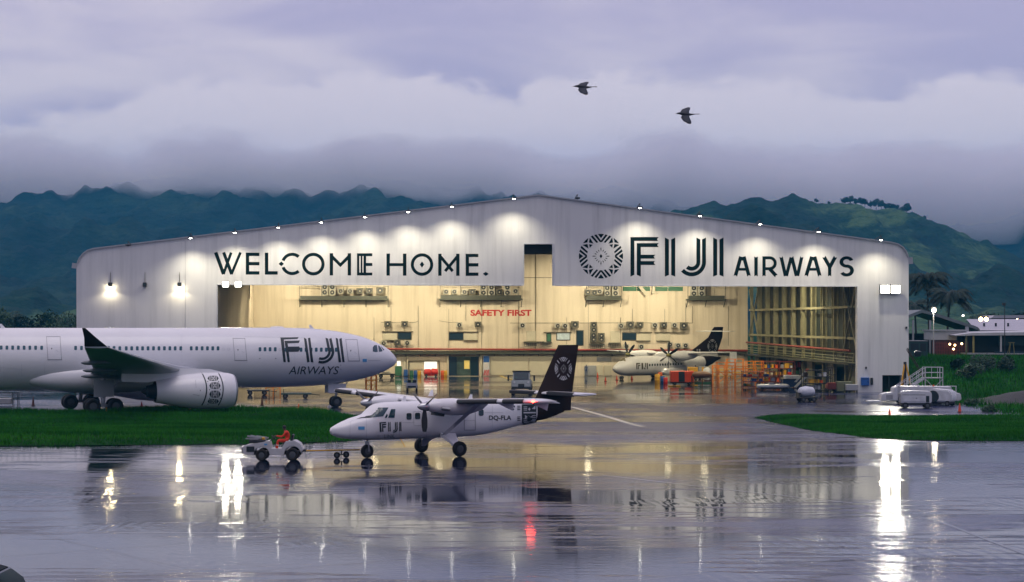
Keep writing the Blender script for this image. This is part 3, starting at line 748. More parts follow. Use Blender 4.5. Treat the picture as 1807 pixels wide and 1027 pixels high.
nb = thing('notice_board', 'tall safety board, blue above, red and white stripes below, at the back wall', 'notice board', HF.wld((bw(857.5, 663)[0], VB - .4, 0)), HA)
def bd(name, x0, y0, x1, y1, m, d):
    p, q = bw(x0, y1), bw(x1, y0); c = bw(857.5, 663)[0]; z0 = bw(857, 663)[2]
    b = MB(); b.box(p[0] - c, q[0] - c, -d - .02, -d, p[2], q[2]); return b.build(name, m, nb)
bd('board', 852.3, 627.5, 863.5, 663, GSE_W, .02); bd('header', 852.8, 628, 863, 639, BLUE, .045); bd('notice', 853.5, 640.5, 860.5, 649, mat('notice_paper', (.75, .7, .72), .6, var=.3, vscale=8), .045)
b = MB(); c0 = bw(857.5, 663)[0]
for i in range(-4, 6):
    pts = [(852.8 + i * 3.2, 662.5), (854.6 + i * 3.2, 662.5), (859.5 + i * 3.2, 652.5), (857.7 + i * 3.2, 652.5)]
    cl = []
    xs_ = [max(852.8, min(863, x)) for x, y in pts]
    if max(xs_) - min(xs_) > .5:
        for (x, y), xx in zip(pts, xs_): p = bw(xx, y); cl.append((p[0] - c0, -.07, p[2]))
        b.add(cl, [(0, 1, 2, 3)])
b.build('stripe', RED, nb)
# left end: draped netting and a leaning bar by the jamb
b = MB(); secs = []
for i in range(15):
    t = i / 14; p = HF.ony(384 + 57 * t, 512 + 6 * math.sin(t * 3.1) + 2 * math.sin(t * 17), VB - 10); ring = []
    for k in range(10):
        a = 2 * math.pi * k / 10; ring.append((p.x, VB - 10 + .5 * math.cos(a), p.z + (1.25 + .3 * math.sin(i * 1.9 + k)) * math.sin(a) * (1 if math.sin(a) < 0 else .8)))
    secs.append(ring)
b.loft(secs); b.build('net_curtain', mat('black_netting', (.02, .025, .022), .8, var=.3), hang, smooth=60)
line([(402, 542), (440, 574)], .16, STEEL, 'leaning_bar', .5); line([(441, 503), (441, 664)], .22, CONDUIT, 'corner_post', .2)

# lettering ------------------------------------------------------------------
INK = mat('lettering_dark', (.003, .011, .011), .9, var=.1, spec=.08)
def E_(x0, y0, x1, y1, s): return [rect(x0, y0, x0 + s, y1), rect(x0, y0, x1, y0 + s), rect(x0, (y0 + y1) / 2 - s / 2, x1, (y0 + y1) / 2 + s / 2), rect(x0, y1 - s, x1, y1)]
W_ = 6.0; wl = []
y0, y1 = 445.3, 483.8
for a, c in ((380.5, 393.2), (393.2, 405.6), (393.6, 405.8), (405.8, 424.5)): pass
wl += [stroke((380.6, y0), (394.6, y1), 6.2), stroke((394.2, y1), (408.0, y0 + .2), 4.8), stroke((394.6, y0), (408.8, y1), 5.6), stroke((408.4, y1), (424.4, y0), 4.8)]
wl += E_(433.8, 445.8, 457.8, 484.6, 5.9) + [rect(467.4, 445.9, 473.4, 484.6), rect(467.4, 478.6, 490, 484.6)]
wl += arc(515.6, 465.7, 14.2, 19.8, -48, -160, 16) + arc(515.6, 465.7, 14.2, 19.8, 48, 160, 16) + [diamond(496.4, 465.6, 4.8, 4.2)]
wl += arc(552.9, 466, 14.3, 20, 0, 360, 40)
def M3(x0, x1, y0, y1, s=6.0): xm = (x0 + x1) / 2; return [rect(x0, y0, x0 + s, y1), rect(x1 - s, y0, x1, y1), [(x0, y0), (x0 + 2, y0), (xm, (y0 + y1) / 2 - 2.5), (xm, (y0 + y1) / 2 + 5), (x0 + 3, y0 + 9)], [(x1, y0), (x1 - 2, y0), (xm, (y0 + y1) / 2 - 2.5), (xm, (y0 + y1) / 2 + 5), (x1 - 3, y0 + 9)]]
wl += M3(581.8, 619.5, 446.8, 486)
wl += [rect(630, 447, 634, 486), rect(636.5, 452, 639.5, 481), rect(641.5, 447, 646, 486), rect(630, 447, 657, 452), rect(630, 481, 657, 486), rect(645, 464, 657, 469.3)]
decal('welcome_lettering', wl, fa, INK, hang, lift=.004)
wl = [rect(682, 447.5, 688, 486.3), rect(711, 447.5, 717.2, 486.3), rect(686, 464.3, 713, 469.6)]
wl += arc(744.7, 466.8, 14.3, 19.8, 0, 360, 40) + [diamond(744.7, 466.8, 3.9, 5.6)]
xm = 792.2
wl += [rect(773.3, 447.8, 779.2, 486.6), rect(805, 447.8, 810.9, 486.6), stroke((775, 450), (798.8, 478.5), 5.2), stroke((809.3, 450), (785.5, 478.5), 5.2)]
wl += E_(821.8, 447.9, 844.2, 486.7, 5.8) + [diamond(857.2, 483.3, 5.2, 3.6)]
decal('home_lettering', wl, fa, INK, hang, lift=.004)
q = 4.202; S = lambda x, y: (900 + x / q, 400 + y / q)
def sp(*pts): return [S(*p) for p in pts]
fj = [sp((893, 77), (1103, 77), (1090, 92), (1098, 106), (922, 106), (922, 357), (893, 370)), sp((940, 122), (1103, 122), (1092, 136), (1102, 151), (970, 151), (970, 208), (1078, 208), (1066, 222), (1074, 237), (970, 237), (970, 255), (1074, 255), (1066, 269), (1078, 284), (970, 284), (970, 370), (940, 357))]
def Ib(x0): return [sp((x0, 80), (x0 + 30, 95), (x0 + 30, 358), (x0, 370)), sp((x0 + 47, 95), (x0 + 77, 80), (x0 + 77, 370), (x0 + 47, 358))]
fj += Ib(1148) + Ib(1506)
fj += [sp((1382, 80), (1411, 95), (1411, 262), (1382, 262)), sp((1424, 95), (1453, 80), (1453, 262), (1424, 262))]
fj += [sp(*p) for p in arc(1347, 262, 35, 64, 0, 132, 14)] + [sp(*p) for p in arc(1347, 262, 77, 106, 0, 138, 18)]
q2 = 6.95; S2 = lambda x, y: (1280 + x / q2, 410 + y / q2)
def s2(a, b_, w_=44, n0=12, n1=12): return [S2(*p) for p in stroke(a, b_, w_, n0, n1)]
fj += [s2((190, 297), (122, 538), 44, 0, 14), s2((226, 297), (290, 538), 44, 0, 14), [S2(*p) for p in rect(165, 437, 250, 470)], [S2(*p) for p in ((170, 310), (184, 296), (208, 306), (230, 296), (246, 310), (208, 350))]]
fj += [s2((376, 296), (376, 540), 43)]
fj += [s2((474, 294), (474, 540), 40, 0, 12), [S2(*p) for p in rect(474, 294, 545, 330)], [S2(*p) for p in rect(474, 428, 545, 464)], s2((545, 450), (627, 538), 44, 0, 14)] + [[S2(*p) for p in r_] for r_ in arc(545, 379, 47, 85, -90, 90, 14)]
fj += [s2((683, 297), (737, 535), 42, 14, 0), s2((748, 535), (806, 310), 40, 0, 0), s2((812, 297), (872, 535), 42, 14, 0), s2((885, 535), (938, 297), 40, 0, 14)]
fj += [s2((1060, 297), (990, 538), 44, 0, 14), s2((1094, 297), (1158, 538), 44, 0, 14), [S2(*p) for p in rect(1035, 437, 1118, 470)], [S2(*p) for p in ((1040, 310), (1054, 296), (1077, 306), (1098, 296), (1114, 310), (1077, 350))]]
fj += [s2((1208, 297), (1281, 425), 44, 14, 0), s2((1352, 297), (1281, 425), 44, 14, 0), s2((1279, 410), (1279, 540), 42, 0, 12)]
fj += [[S2(*p) for p in r_] for r_ in arc(1487, 363, 33, 70, -20, -270, 20, 1.25)] + [[S2(*p) for p in r_] for r_ in arc(1487, 468, 35, 74, -90, 150, 20, 1.22)]
decal('airline_lettering', fj, fa, INK, hang, lift=.004)
decal('emblem', emblem(1060.5, 452, 39, 39.4), fa, INK, hang, lift=.004)
SRED = mat('sign_red', (.50, .015, .012), .5, var=.05)
decal('safety_lettering', text_polys('SAFETY FIRST', 830, 546.5, 938, 557.5, bold=.035), bw, SRED, hang, lift=.02)

# condensers -------------------------------------------------------------------
ACW = mat('condenser_casing', (.50, .48, .40), .5, var=.15); ACD = mat('condenser_fan', (.02, .02, .018), .5, var=.1)
def make_ac(wd, ht, fans, dark, label):
    t_ = thing('condenser', label, 'air conditioner', group='air conditioner condensers on the hangar back wall')
    b = MB(); b.bev(-wd / 2, wd / 2, -.45, 0, 0, ht, .03); b.build('casing', ACW if not dark else mat('condenser_casing_dark', (.14, .13, .09), .5, var=.2), t_)
    for f in fans:
        b = MB(); r_ = min(wd, ht / len(fans)) * .40
        b.lathe([(-.50, r_), (-.452, r_), (-.452, r_ * .1)], (0, 0, f), 'y', 14, cap=True)
        fo = b.build('fan', ACD, t_); b = MB(); b.lathe([(-.515, .01), (-.515, r_ * .32), (-.50, r_ * .32)], (0, 0, f), 'y', 10); b.build('hub', ACW, fo)
    b = MB()
    for s_ in (-1, 1): b.bar((s_ * wd * .35, -.45, -.06), (s_ * wd * .35, .45, -.06), .05)
    b.bar((0, .38, -.08), (0, .38, -.9), .035); b.build('bracket', CONDUIT, t_)
    return t_
ac_n = 0
def place_ac(px, py, kind, lab):
    global ac_n
    wd, ht, fans, dk = {'s': (.85, .75, [.37], False), 'd': (.95, 1.7, [.45, 1.25], False), 'k': (1.0, .85, [.42], True), 'b': (1.15, 1.0, [.5], True)}[kind]
    t_ = make_ac(wd, ht, fans, dk, lab); p = bw(px, py); t_.location = HF.wld((p[0], VB - (.46 if py > 540 else 1.0), p[2] - ht / 2)); t_.rotation_euler = (0, 0, HA); ac_n += 1
Z7 = lambda x, y: (900 + x / 4.202, 400 + y / 4.202)
row = {'s': 'small pale condenser', 'k': 'small dark condenser', 'd': 'tall twin fan condenser', 'b': 'large dark square condenser'}
AC = []
names = ['first', 'second', 'third', 'fourth', 'fifth', 'sixth', 'seventh', 'eighth', 'ninth', 'tenth', 'eleventh', 'twelfth']
A1 = [(230, 92, 'd'), (287, 92, 'd'), (350, 103, 's'), (421, 103, 's'), (495, 103, 'k'), (568, 100, 'k'), (648, 98, 'b')]
for i, (x, y, k) in enumerate(A1): AC.append((520 + x / 4.302, 490 + y / 4.302, k, '%s on the leftmost high platform, %s from its left end' % (row[k], names[i])))
A2 = [(1148, 107, 's'), (1210, 107, 's'), (1286, 110, 's'), (1345, 107, 'k'), (1430, 95, 'd'), (1490, 95, 'd'), (1550, 110, 'k'), (1610, 95, 'd'), (1672, 103, 's')]
for i, (x, y, k) in enumerate(A2): AC.append((520 + x / 4.302, 490 + y / 4.302, k, '%s on the high platform above SAFETY FIRST, %s from left' % (row[k], names[i])))
A3 = [(570, 487, 'k'), (618, 490, 'k'), (657, 482, 's'), (713, 475, 'd'), (774, 475, 'd')]
for i, (x, y, k) in enumerate(A3): AC.append((*Z7(x, y), k, '%s on the high platform right of the tail slot, %s from left' % (row[k], names[i])))
for i, x in enumerate((1352, 1410)): AC.append((*Z7(x, 477), 'd', 'tall twin fan condenser on the rightmost high platform, %s of two' % names[i]))
A5 = [(90, 732, 's'), (350, 735, 's'), (405, 735, 's'), (478, 725, 'b'), (617, 727, 'k'), (818, 735, 's'), (888, 728, 'b'), (960, 727, 'k'), (1068, 730, 's'), (1135, 728, 'k'), (1213, 730, 's'), (1283, 733, 'b')]
for i, (x, y, k) in enumerate(A5): AC.append((*Z7(x, y), k, '%s in the row right of and below SAFETY FIRST, %s from left' % (row[k], names[i])))
A6 = [(617, 765, 'k', 'dark condenser second from top of the stack beside a dark door'), (615, 805, 'k', 'dark condenser third down in the stack of four by the dark door'), (615, 836, 'k', 'lowest dark condenser in the stack of four by the dark door'), (673, 808, 'k', 'upper dark condenser of the pair right of the stack of four'), (673, 836, 'k', 'lower dark condenser of the pair right of the stack of four'),
      (858, 887, 's', 'pale condenser low on the wall left above the turboprop nose'), (968, 890, 's', 'pale condenser low on the wall above the turboprop cockpit roof'), (1180, 873, 's', 'pale condenser low on the wall above the turboprop propeller'), (1240, 880, 's', 'pale condenser low on the wall between two others by the brown tail'), (1295, 880, 's', 'pale condenser low on the wall nearest the brown turboprop tail')]
for x, y, k, lb in A6: AC.append((*Z7(x, y), k, lb))
for x, y, k, lb in ((684, 571.6, 'k', 'dark round fan condenser above the left window, left one'), (714, 571.6, 'k', 'dark round fan condenser above the left window, right one'), (677.2, 605.4, 's', 'pale condenser below the left window near the airliner cockpit'), (701, 604.3, 'k', 'dark condenser directly under the left dark window'), (718.4, 605, 's', 'pale condenser under the right corner of the left window'), (810.2, 573.4, 's', 'pale condenser directly above the middle dark window'), (843, 572.5, 'k', 'dark condenser above and right of the middle dark window')): AC.append((x, y, k, lb))
for a_ in AC: place_ac(*a_)

# ------------------------------------------------------------------ lamps
LENS = mat('lamp_lens', (1, 1, 1), .3, var=0, emit=(1, .97, .86), estr=40)
LENSF = mat('flood_lens', (1, 1, 1), .3, var=0, emit=(1, .95, .80), estr=8)
LENSW = mat('lamp_lens_warm', (1, .9, .7), .3, var=0, emit=(1, .86, .55), estr=26)
def spot(parent, loc, target, W, ang, col=(1, .91, .68), blend=.6, r_=.12):
    l = bpy.data.lights.new('lamp_light', 'SPOT'); l.energy = W; l.spot_size = R(ang); l.spot_blend = blend; l.color = col; l.shadow_soft_size = r_
    o = bpy.data.objects.new('lamp_light', l); COL.objects.link(o); o.parent = parent; o.location = loc
    o.rotation_euler = (Vector(target) - Vector(loc)).to_track_quat('-Z', 'Y').to_euler(); return o
def gable_lamp(px, py, lit, label):
    p = fa(px, py); t_ = thing('roof_floodlight', label, 'floodlight', HF.wld((p[0], 0, p[2])), HA, 'floodlights along the hangar roof edge')
    b = MB(); b.bar((0, .3, .15), (0, -2.6, .45), .07); b.bar((0, -2.6, .45), (0, -2.6, .1), .06); b.build('arm', DMETAL, t_)
    b = MB(); b.bev(-.28, .28, -2.9, -2.3, -.05, .12, .04); b.build('housing', DMETAL, t_)
    b = MB(); b.lathe([(-.06, .02), (-.10, .12), (-.06, .17)], (0, -2.6, 0), 'z', 12); b.build('lens', LENS if lit else GLASS, t_, smooth=60)
    if lit: spot(t_, (0, -2.6, -.16), (0, -2.35, -3), 1950 if lit is True else lit, 126, blend=1.0)
    return t_
lm = [(231, 434.5, False, 'unlit floodlight at the left shoulder of the hangar roof'), (340, 421, True, 'lit floodlight on the roof edge, first lit one from the left shoulder'), (417, 411.5, True, 'lit roof edge floodlight above the left end of WELCOME'), (493, 402.5, True, 'lit roof edge floodlight above the C of WELCOME'), (568, 393.5, True, 'lit roof edge floodlight above the O of WELCOME'), (644, 384.5, True, 'lit roof edge floodlight above the last E of WELCOME'), (720, 375.5, True, 'lit roof edge floodlight above the H of HOME'), (796, 366.3, True, 'lit roof edge floodlight above the M of HOME'), (904, 352.5, True, 'lit roof edge floodlight above the tail slot, left of the ridge'), (1015, 352.5, False, 'unlit roof edge floodlight just right of the ridge'), (1124, 368.5, True, 'lit roof edge floodlight above the F of the airline name'), (1229, 382.5, True, 'lit roof edge floodlight above the J of the airline name'), (1334, 396.8, True, 'lit roof edge floodlight above the start of AIRWAYS'), (1436, 410, True, 'lit roof edge floodlight above the end of AIRWAYS'), (1545, 424.5, True, 'lit roof edge floodlight at the right shoulder of the hangar')]
for a_ in lm: gable_lamp(*a_)
def wall_lamp(px, py, lit, label):
    p = fa(px, py); t_ = thing('wall_lamp', label, 'wall lamp', HF.wld((p[0], 0, p[2])), HA, 'lamps on the left leg of the hangar')
    b = MB(); b.bev(-.22, .22, -.45, -.02, .05, .55, .05); b.build('housing', DMETAL, t_); b = MB(); b.bar((0, -.08, .5), (0, -.08, 1.7), .05); b.build('conduit', CONDUIT, t_)
    if lit:
        b = MB(); b.bev(-.30, .30, -.55, -.10, -.22, .05, .05); b.build('lens', LENSW, t_)
        spot(t_, (0, -.65, -.25), (0, -.55, -2), 140, 150, (1, .86, .58), .35); spot(t_, (0, -.8, -.1), (0, -8, -4), 420, 150, (1, .82, .46), .5, .25)
wall_lamp(195, 507, True, 'lit warm wall lamp nearest the left edge of the hangar'); wall_lamp(317, 507, True, 'lit warm wall lamp nearer the hangar door'); wall_lamp(256, 507, False, 'unlit dark wall fitting between the two lit wall lamps')
def flood(px, py, label, W, big=1.):
    p = fa(px, py); t_ = thing('door_floodlight', label, 'floodlight', HF.wld((p[0], -.02, p[2])), HA, 'floodlights beside the hangar door')
    b = MB(); b.bar((0, 0, .1), (0, -.5, .1), .08); b.build('arm', DMETAL, t_); b = MB(); b.bev(-.36 * big, .36 * big, -.72, -.42, -.32 * big, .32 * big, .05); b.build('housing', DMETAL, t_)
    b = MB(); b.bev(-.31 * big, .31 * big, -.76, -.715, -.27 * big, .27 * big, .02); b.build('lens', LENSF, t_)
    spot(t_, (0, -.95, 0), (0, -20, -9), W, 150, (1, .95, .78), .5, .38); spot(t_, (0, -.9, -.2), (0, .6, -.8), W * .012, 165, (1, .97, .86), .8, .3)
flood(1559, 510.5, 'blazing floodlight on the right hangar leg, left one of the pair', 2600, 1.7); flood(1577.5, 510.5, 'blazing floodlight on the right hangar leg, right one of the pair', 2600, 1.7)
flood(399, 502, 'bright floodlight at the left corner of the hangar door, left one', 1100, 1.1); flood(421, 502, 'bright floodlight at the left corner of the hangar door, right one', 1100, 1.1)
# unseen high bay lamps; those nearer the door added to brighten turboprop and platforms
HB = [(f_, v, 1.) for f_ in (.08, .24, .40, .66, .82) for v in (VB - 9,)] + [(f_, VB - 24, .7) for f_ in (.12, .36, .64, .86)] + [(f_, VB - 44, g_) for f_, g_ in ((.2, .5), (.60, .5), (.78, .9), (.93, 1.5))] + [(.84, VB - 58, .8)]
for k, (f_, v, g_) in enumerate(HB):
    u = uL + (uR - uL) * f_
    t_ = thing('high_bay_lamp', 'unseen round high bay lamp hanging from the hangar roof truss', 'ceiling lamp', HF.wld((u, v, 14.9)), HA, 'high bay lamps of the hall')
    b = MB(); b.lathe([(.9, .08), (.8, .2), (.5, .28), (.1, .55), (0, .58)], n=16, axis='z'); b.cyl((0, 0, .9), (0, 0, 2.4), .03, n=6); b.build('shade', DMETAL, t_, smooth=50)
    b = MB(); b.lathe([(.04, .50), (-.02, .50), (-.06, .30)], n=16, axis='z'); b.build('lens', LENSW, t_)
    spot(t_, (0, 0, -.3), (0, 6.0 if v > VB - 12 else 1.5, -7), 4300 * g_, 162, (1, .865, .58), .35, .4)
# ------------------------------------------------------------------ shared aircraft pieces
def wheel(parent, x, y, z, r, wd, name='wheel', rimf=.55):
    b = MB(); q = wd / 2
    b.lathe([(-q * .55, r * .45), (-q * .9, r * .62), (-q, r * .80), (-q * .82, r * .95), (-q * .4, r), (q * .4, r), (q * .82, r * .95), (q, r * .80), (q * .9, r * .62), (q * .55, r * .45)], axis='y', n=28)
    o = b.build(name, TYRE, parent, smooth=40, loc=(x, y, z))
    b = MB(); b.lathe([(-q * .75, r * .12), (-q * .78, r * .3), (-q * .60, r * rimf), (q * .60, r * rimf), (q * .78, r * .3), (q * .75, r * .12)], axis='y', n=18)
    b.build('rim', mat('wheel_hub', (.10, .11, .12), .5, .3, var=.2), o, smooth=40); return o
def wing_mesh(stations, thick=.12, n=14):
    """stations: (y, x_le, x_te, z); chord along x"""
    secs = []
    for y, xl, xt, z, *tk in stations:
        c = xl - xt; tt = (tk[0] if tk else thick) * c; ring = []
        for i in range(n): t = i / n; ring.append((xl - c * (1 - math.cos(math.pi * t)) / 2, y, z + tt * .62 * math.sin(math.pi * t ** .72)))
        for i in range(n): t = 1 - i / n; ring.append((xl - c * (1 - math.cos(math.pi * t)) / 2, y, z - tt * .42 * math.sin(math.pi * t ** .8)))
        secs.append(ring)
    b = MB(); b.loft(secs); return b

# ------------------------------------------------------------------ the big airliner
A3 = R(23)
AO = ground(592, 718); AF = Frame((AO.x, AO.y, ZG), A3)
air = thing('airliner', 'large white airliner with dark winglet, cut off by the left edge, behind the grass', 'airliner', AF.o, A3)
NX = 6.25; rr_ = 2.82; ZC = 4.79
prof = [(0, 4.40, .04, .04), (.12, 4.42, .30, .28), (.4, 4.46, .62, .58), (.85, 4.53, .98, .93), (1.5, 4.58, 1.36, 1.30), (2.5, 4.64, 1.78, 1.70), (3.7, 4.70, 2.12, 2.06), (4.9, 4.73, 2.36, 2.31), (6.2, 4.76, 2.56, 2.52), (8.5, 4.785, 2.75, 2.73), (11.5, 4.79, 2.82, 2.82), (20, 4.79, 2.82, 2.82), (42, 4.79, 2.82, 2.82), (46, 4.90, 2.74, 2.70), (51, 5.35, 2.35, 2.20), (56, 5.95, 1.70, 1.52), (61, 6.55, .85, .78), (63.2, 6.8, .35, .32)]
ab = Body([(NX - d, zc, ry, rz) for d, zc, ry, rz in smooth_secs(prof, 90)])
b = MB(); b.loft(ab.rings(56)); b.build('fuselage', WHITE, air, smooth=50)
def asd(px, py, off=0.): return AF.onside(px, py, ab, -1, off + .006)
def alx(px, y, py=620): return AF.ony(px, py, y).x
# windows
win = [(x / 3.951, 613.2 + x / 3.951 * .0055) for x in (8, 48, 88, 128, 168, 208, 248, 290, 527, 568)]
win += [(152.5 + 9.75 * i, 614.3) for i in range(6)]
win += [(x / 3.951, 614.6) for x in (835, 880, 918, 957, 994, 1032, 1070, 1108, 1146, 1184, 1221, 1260, 1333, 1371, 1409, 1446, 1483, 1520)]
win += [(400 + x / 3.949, 616.2) for x in (232, 267, 302, 338)] + [(400 + x / 3.949, 617) for x in (414, 450, 485, 518, 553, 588, 624, 659, 694, 728, 763)]
def rrect(cx_, cy_, w_, h_, k=3):
    o = []
    for sx_, sy_, a0 in ((1, 1, 0), (-1, 1, 90), (-1, -1, 180), (1, -1, 270)):
        for i in range(k + 1): a = R(a0 + 90 * i / k); o.append((cx_ + sx_ * w_ * .5 * .45 + math.cos(a) * w_ * .275, cy_ + sy_ * (h_ * .5 - w_ * .275) + math.sin(a) * w_ * .275))
    return o
for x, y in win:
    decal('window', [rrect(x, y, 4.8, 7.2)], asd, CABIN, air, lift=.010)
FAINT = mat('seam_grey', (.52, .53, .57), .4, var=.05); SEAL = mat('door_seal', (.20, .21, .24), .4, var=.05)
for x, y in ((394, 616), (403.4, 616), (494.2, 617)): decal('blanked_window', arc(x, y, 1.9, 2.4, 0, 360, 12), asd, FAINT, air, lift=.004)
def door(xl, xr, yt, yb, lean=3.):
    P = lambda u, v: (xl + (xr - xl) * u + lean * v, yt + (yb - yt) * v); w_ = .05
    outl = [P(0, 0), P(1, 0), P(1, 1), P(0, 1)]
    d = decal('door', [[P(.04, .02), P(.96, .02), P(.96, .98), P(.04, .98)]], asd, WHITE, air, 5, 4, .004)
    fr = [stroke(P(-.02, 0), P(1.02, 0), .55), stroke(P(0, 0), P(0, 1), .55), stroke(P(1, 0), P(1, 1), .55), stroke(P(-.03, 1), P(1.04, 1), .95)]
    decal('door_frame', fr, asd, SEAL, d, 5, 4, .009); decal('door_window', [diamond(*P(.33, .52), 1.1, 1.5)], asd, DARK, d, lift=.012)
    decal('handle', [stroke(P(.62, .58), P(.82, .66), .5)], asd, FAINT, d, lift=.012); return d
door(82, 106, 593.8, 634.8, 2.5); door(411, 432, 597, 636, 3.5); door(610, 630, 599, 637, 4.5)
decal('panel_seam', [stroke((38, 642), (38.5, 663), .4), stroke((0, 648), (40, 652), .3), stroke((430, 594), (540, 596), .25), stroke((78, 640), (79, 668), .3), stroke((520, 590), (520.5, 676), .25), stroke((320, 590), (321, 640), .25)], asd, FAINT, air, 12, 4, .003)
# cockpit glazing
GLZ = mat('cockpit_glass', (.015, .05, .065), .06, var=0, spec=.8)
decal('cockpit_window', [[(657.8, 612.5), (660.5, 609), (665, 608.8), (666.6, 620.6), (663.5, 621.4), (657.7, 620.2)]], asd, GLZ, air, 3, 3, .008)
decal('cockpit_window', [[(667.0, 609.3), (669.8, 610.3), (675, 618.0), (674.4, 620.0), (668.8, 620.9)]], asd, GLZ, air, 3, 3, .008)
decal('cockpit_window', [[(671.6, 611.2), (674, 612.4), (678.5, 617.6), (676.5, 618.3)]], asd, GLZ, air, 3, 3, .008)
decal('cockpit_frame', [stroke((665.6, 609.5), (667.6, 620.5), .5)], asd, FAINT, air, 3, 3, .010)
# writing on the forward fuselage
q3 = 3.949; S3 = lambda x, y: (400 + x / q3, 560 + y / q3)
def s3(*pts): return [S3(*p) for p in pts]
FJ = [s3((374, 140), (501, 138), (493, 150), (398, 154), (412, 312), (396, 312)), s3((402, 163), (510, 161), (502, 178), (424, 181), (428, 204), (505, 203), (512, 218), (500, 239), (432, 240), (440, 312), (425, 312)),
      s3((538, 142), (556, 150), (578, 310), (560, 314)), s3((566, 144), (582, 142), (604, 314), (586, 312)),
      s3((688, 142), (706, 148), (724, 235), (707, 240)), s3((714, 150), (730, 143), (750, 235), (731, 240)), s3((759, 142), (774, 148), (798, 312), (780, 314)), s3((784, 150), (801, 143), (822, 312), (806, 312))]
def hook(cx_, cy_, r0, r1, a0, a1, n): return [s3(*p) for p in arc(cx_, cy_, r0, r1, a0, a1, n)]
FJ += hook(664, 236, 44, 61, -2, 112, 14) + hook(664, 236, 68, 86, -2, 108, 16)
decal('airline_lettering', FJ, asd, DARK, air, 8, 3, .010)
decal('airline_lettering', text_polys('AIRWAYS', 509, 646.5, 595.5, 660.5, shear=3.4), asd, DARK, air, 8, 3, .010)
decal('small_mark', [diamond(601, 644.5, 1.6, 1.6), diamond(597.5, 648.5, 1.3, 1.3), diamond(601.5, 651.5, 1.4, 1.4)], asd, FAINT, air, lift=.008)
decal('flag', [rect(639.8, 633.3, 647.3, 638.6)], asd, BLUEFLAG, air, 4, 3, .008)
decal('name_line', [rect(650, 635.4, 671, 636.4)], asd, FAINT, air, 4, 3, .008)
for x, y in ((458.5, 632.5), (486.5, 632.5), (551, 635)): decal('port', [diamond(x, y, 1.1, 1.1)], asd, SEAL, air, lift=.008)
# roof fittings
def blade_ant(px, h, ln, lean):
    x = alx(px, 0, 580); z = ab.top(x) - .05; b = MB(); b.loft([[(x + ln / 2, -.04, z), (x + ln / 2, .04, z), (x - ln / 2, .04, z), (x - ln / 2, -.04, z)], [(x - lean + ln * .2, -.02, z + h), (x - lean + ln * .2, .02, z + h), (x - lean - ln * .2, .02, z + h), (x - lean - ln * .2, -.02, z + h)]]); b.build('antenna', WHITE, air)
blade_ant(551, .42, .45, .25); blade_ant(6, .42, .45, .25)
x = alx(489, 0, 579); b = MB(); b.lathe([(x - .75, .02), (x - .6, .22), (x, .27), (x + .6, .22), (x + .75, .02)], (0, 0, ab.top(x) - .12), n=14); b.build('radome', WHITE, air, smooth=60)
b = MB(); x = alx(193, 0); b.lathe([(-.1, .12), (.06, .12), (.12, .04)], (x, 0, ab.top(x)), 'z', 10); b.build('beacon', GSE_W, air)
# belly fairing
xa, xb = alx(30, -2.8, 660), alx(352, -2.8, 660)
secs = []
for i in range(25):
    t = i / 24; e = math.sin(math.pi * min(1, max(0, t))) ** .45; x = xa + (xb - xa) * t
    secs.append((x, 3.15 - .05 * e, max(.05, 3.02 * e ** .5), max(.05, 1.50 * e)))
fb = Body(secs); b = MB(); b.loft(fb.rings(40, .8)); b.build('belly_fairing', WHITE, air, smooth=50)
def chain(n, a, b_): return [a + (b_ - a) * i / n for i in range(n + 1)]
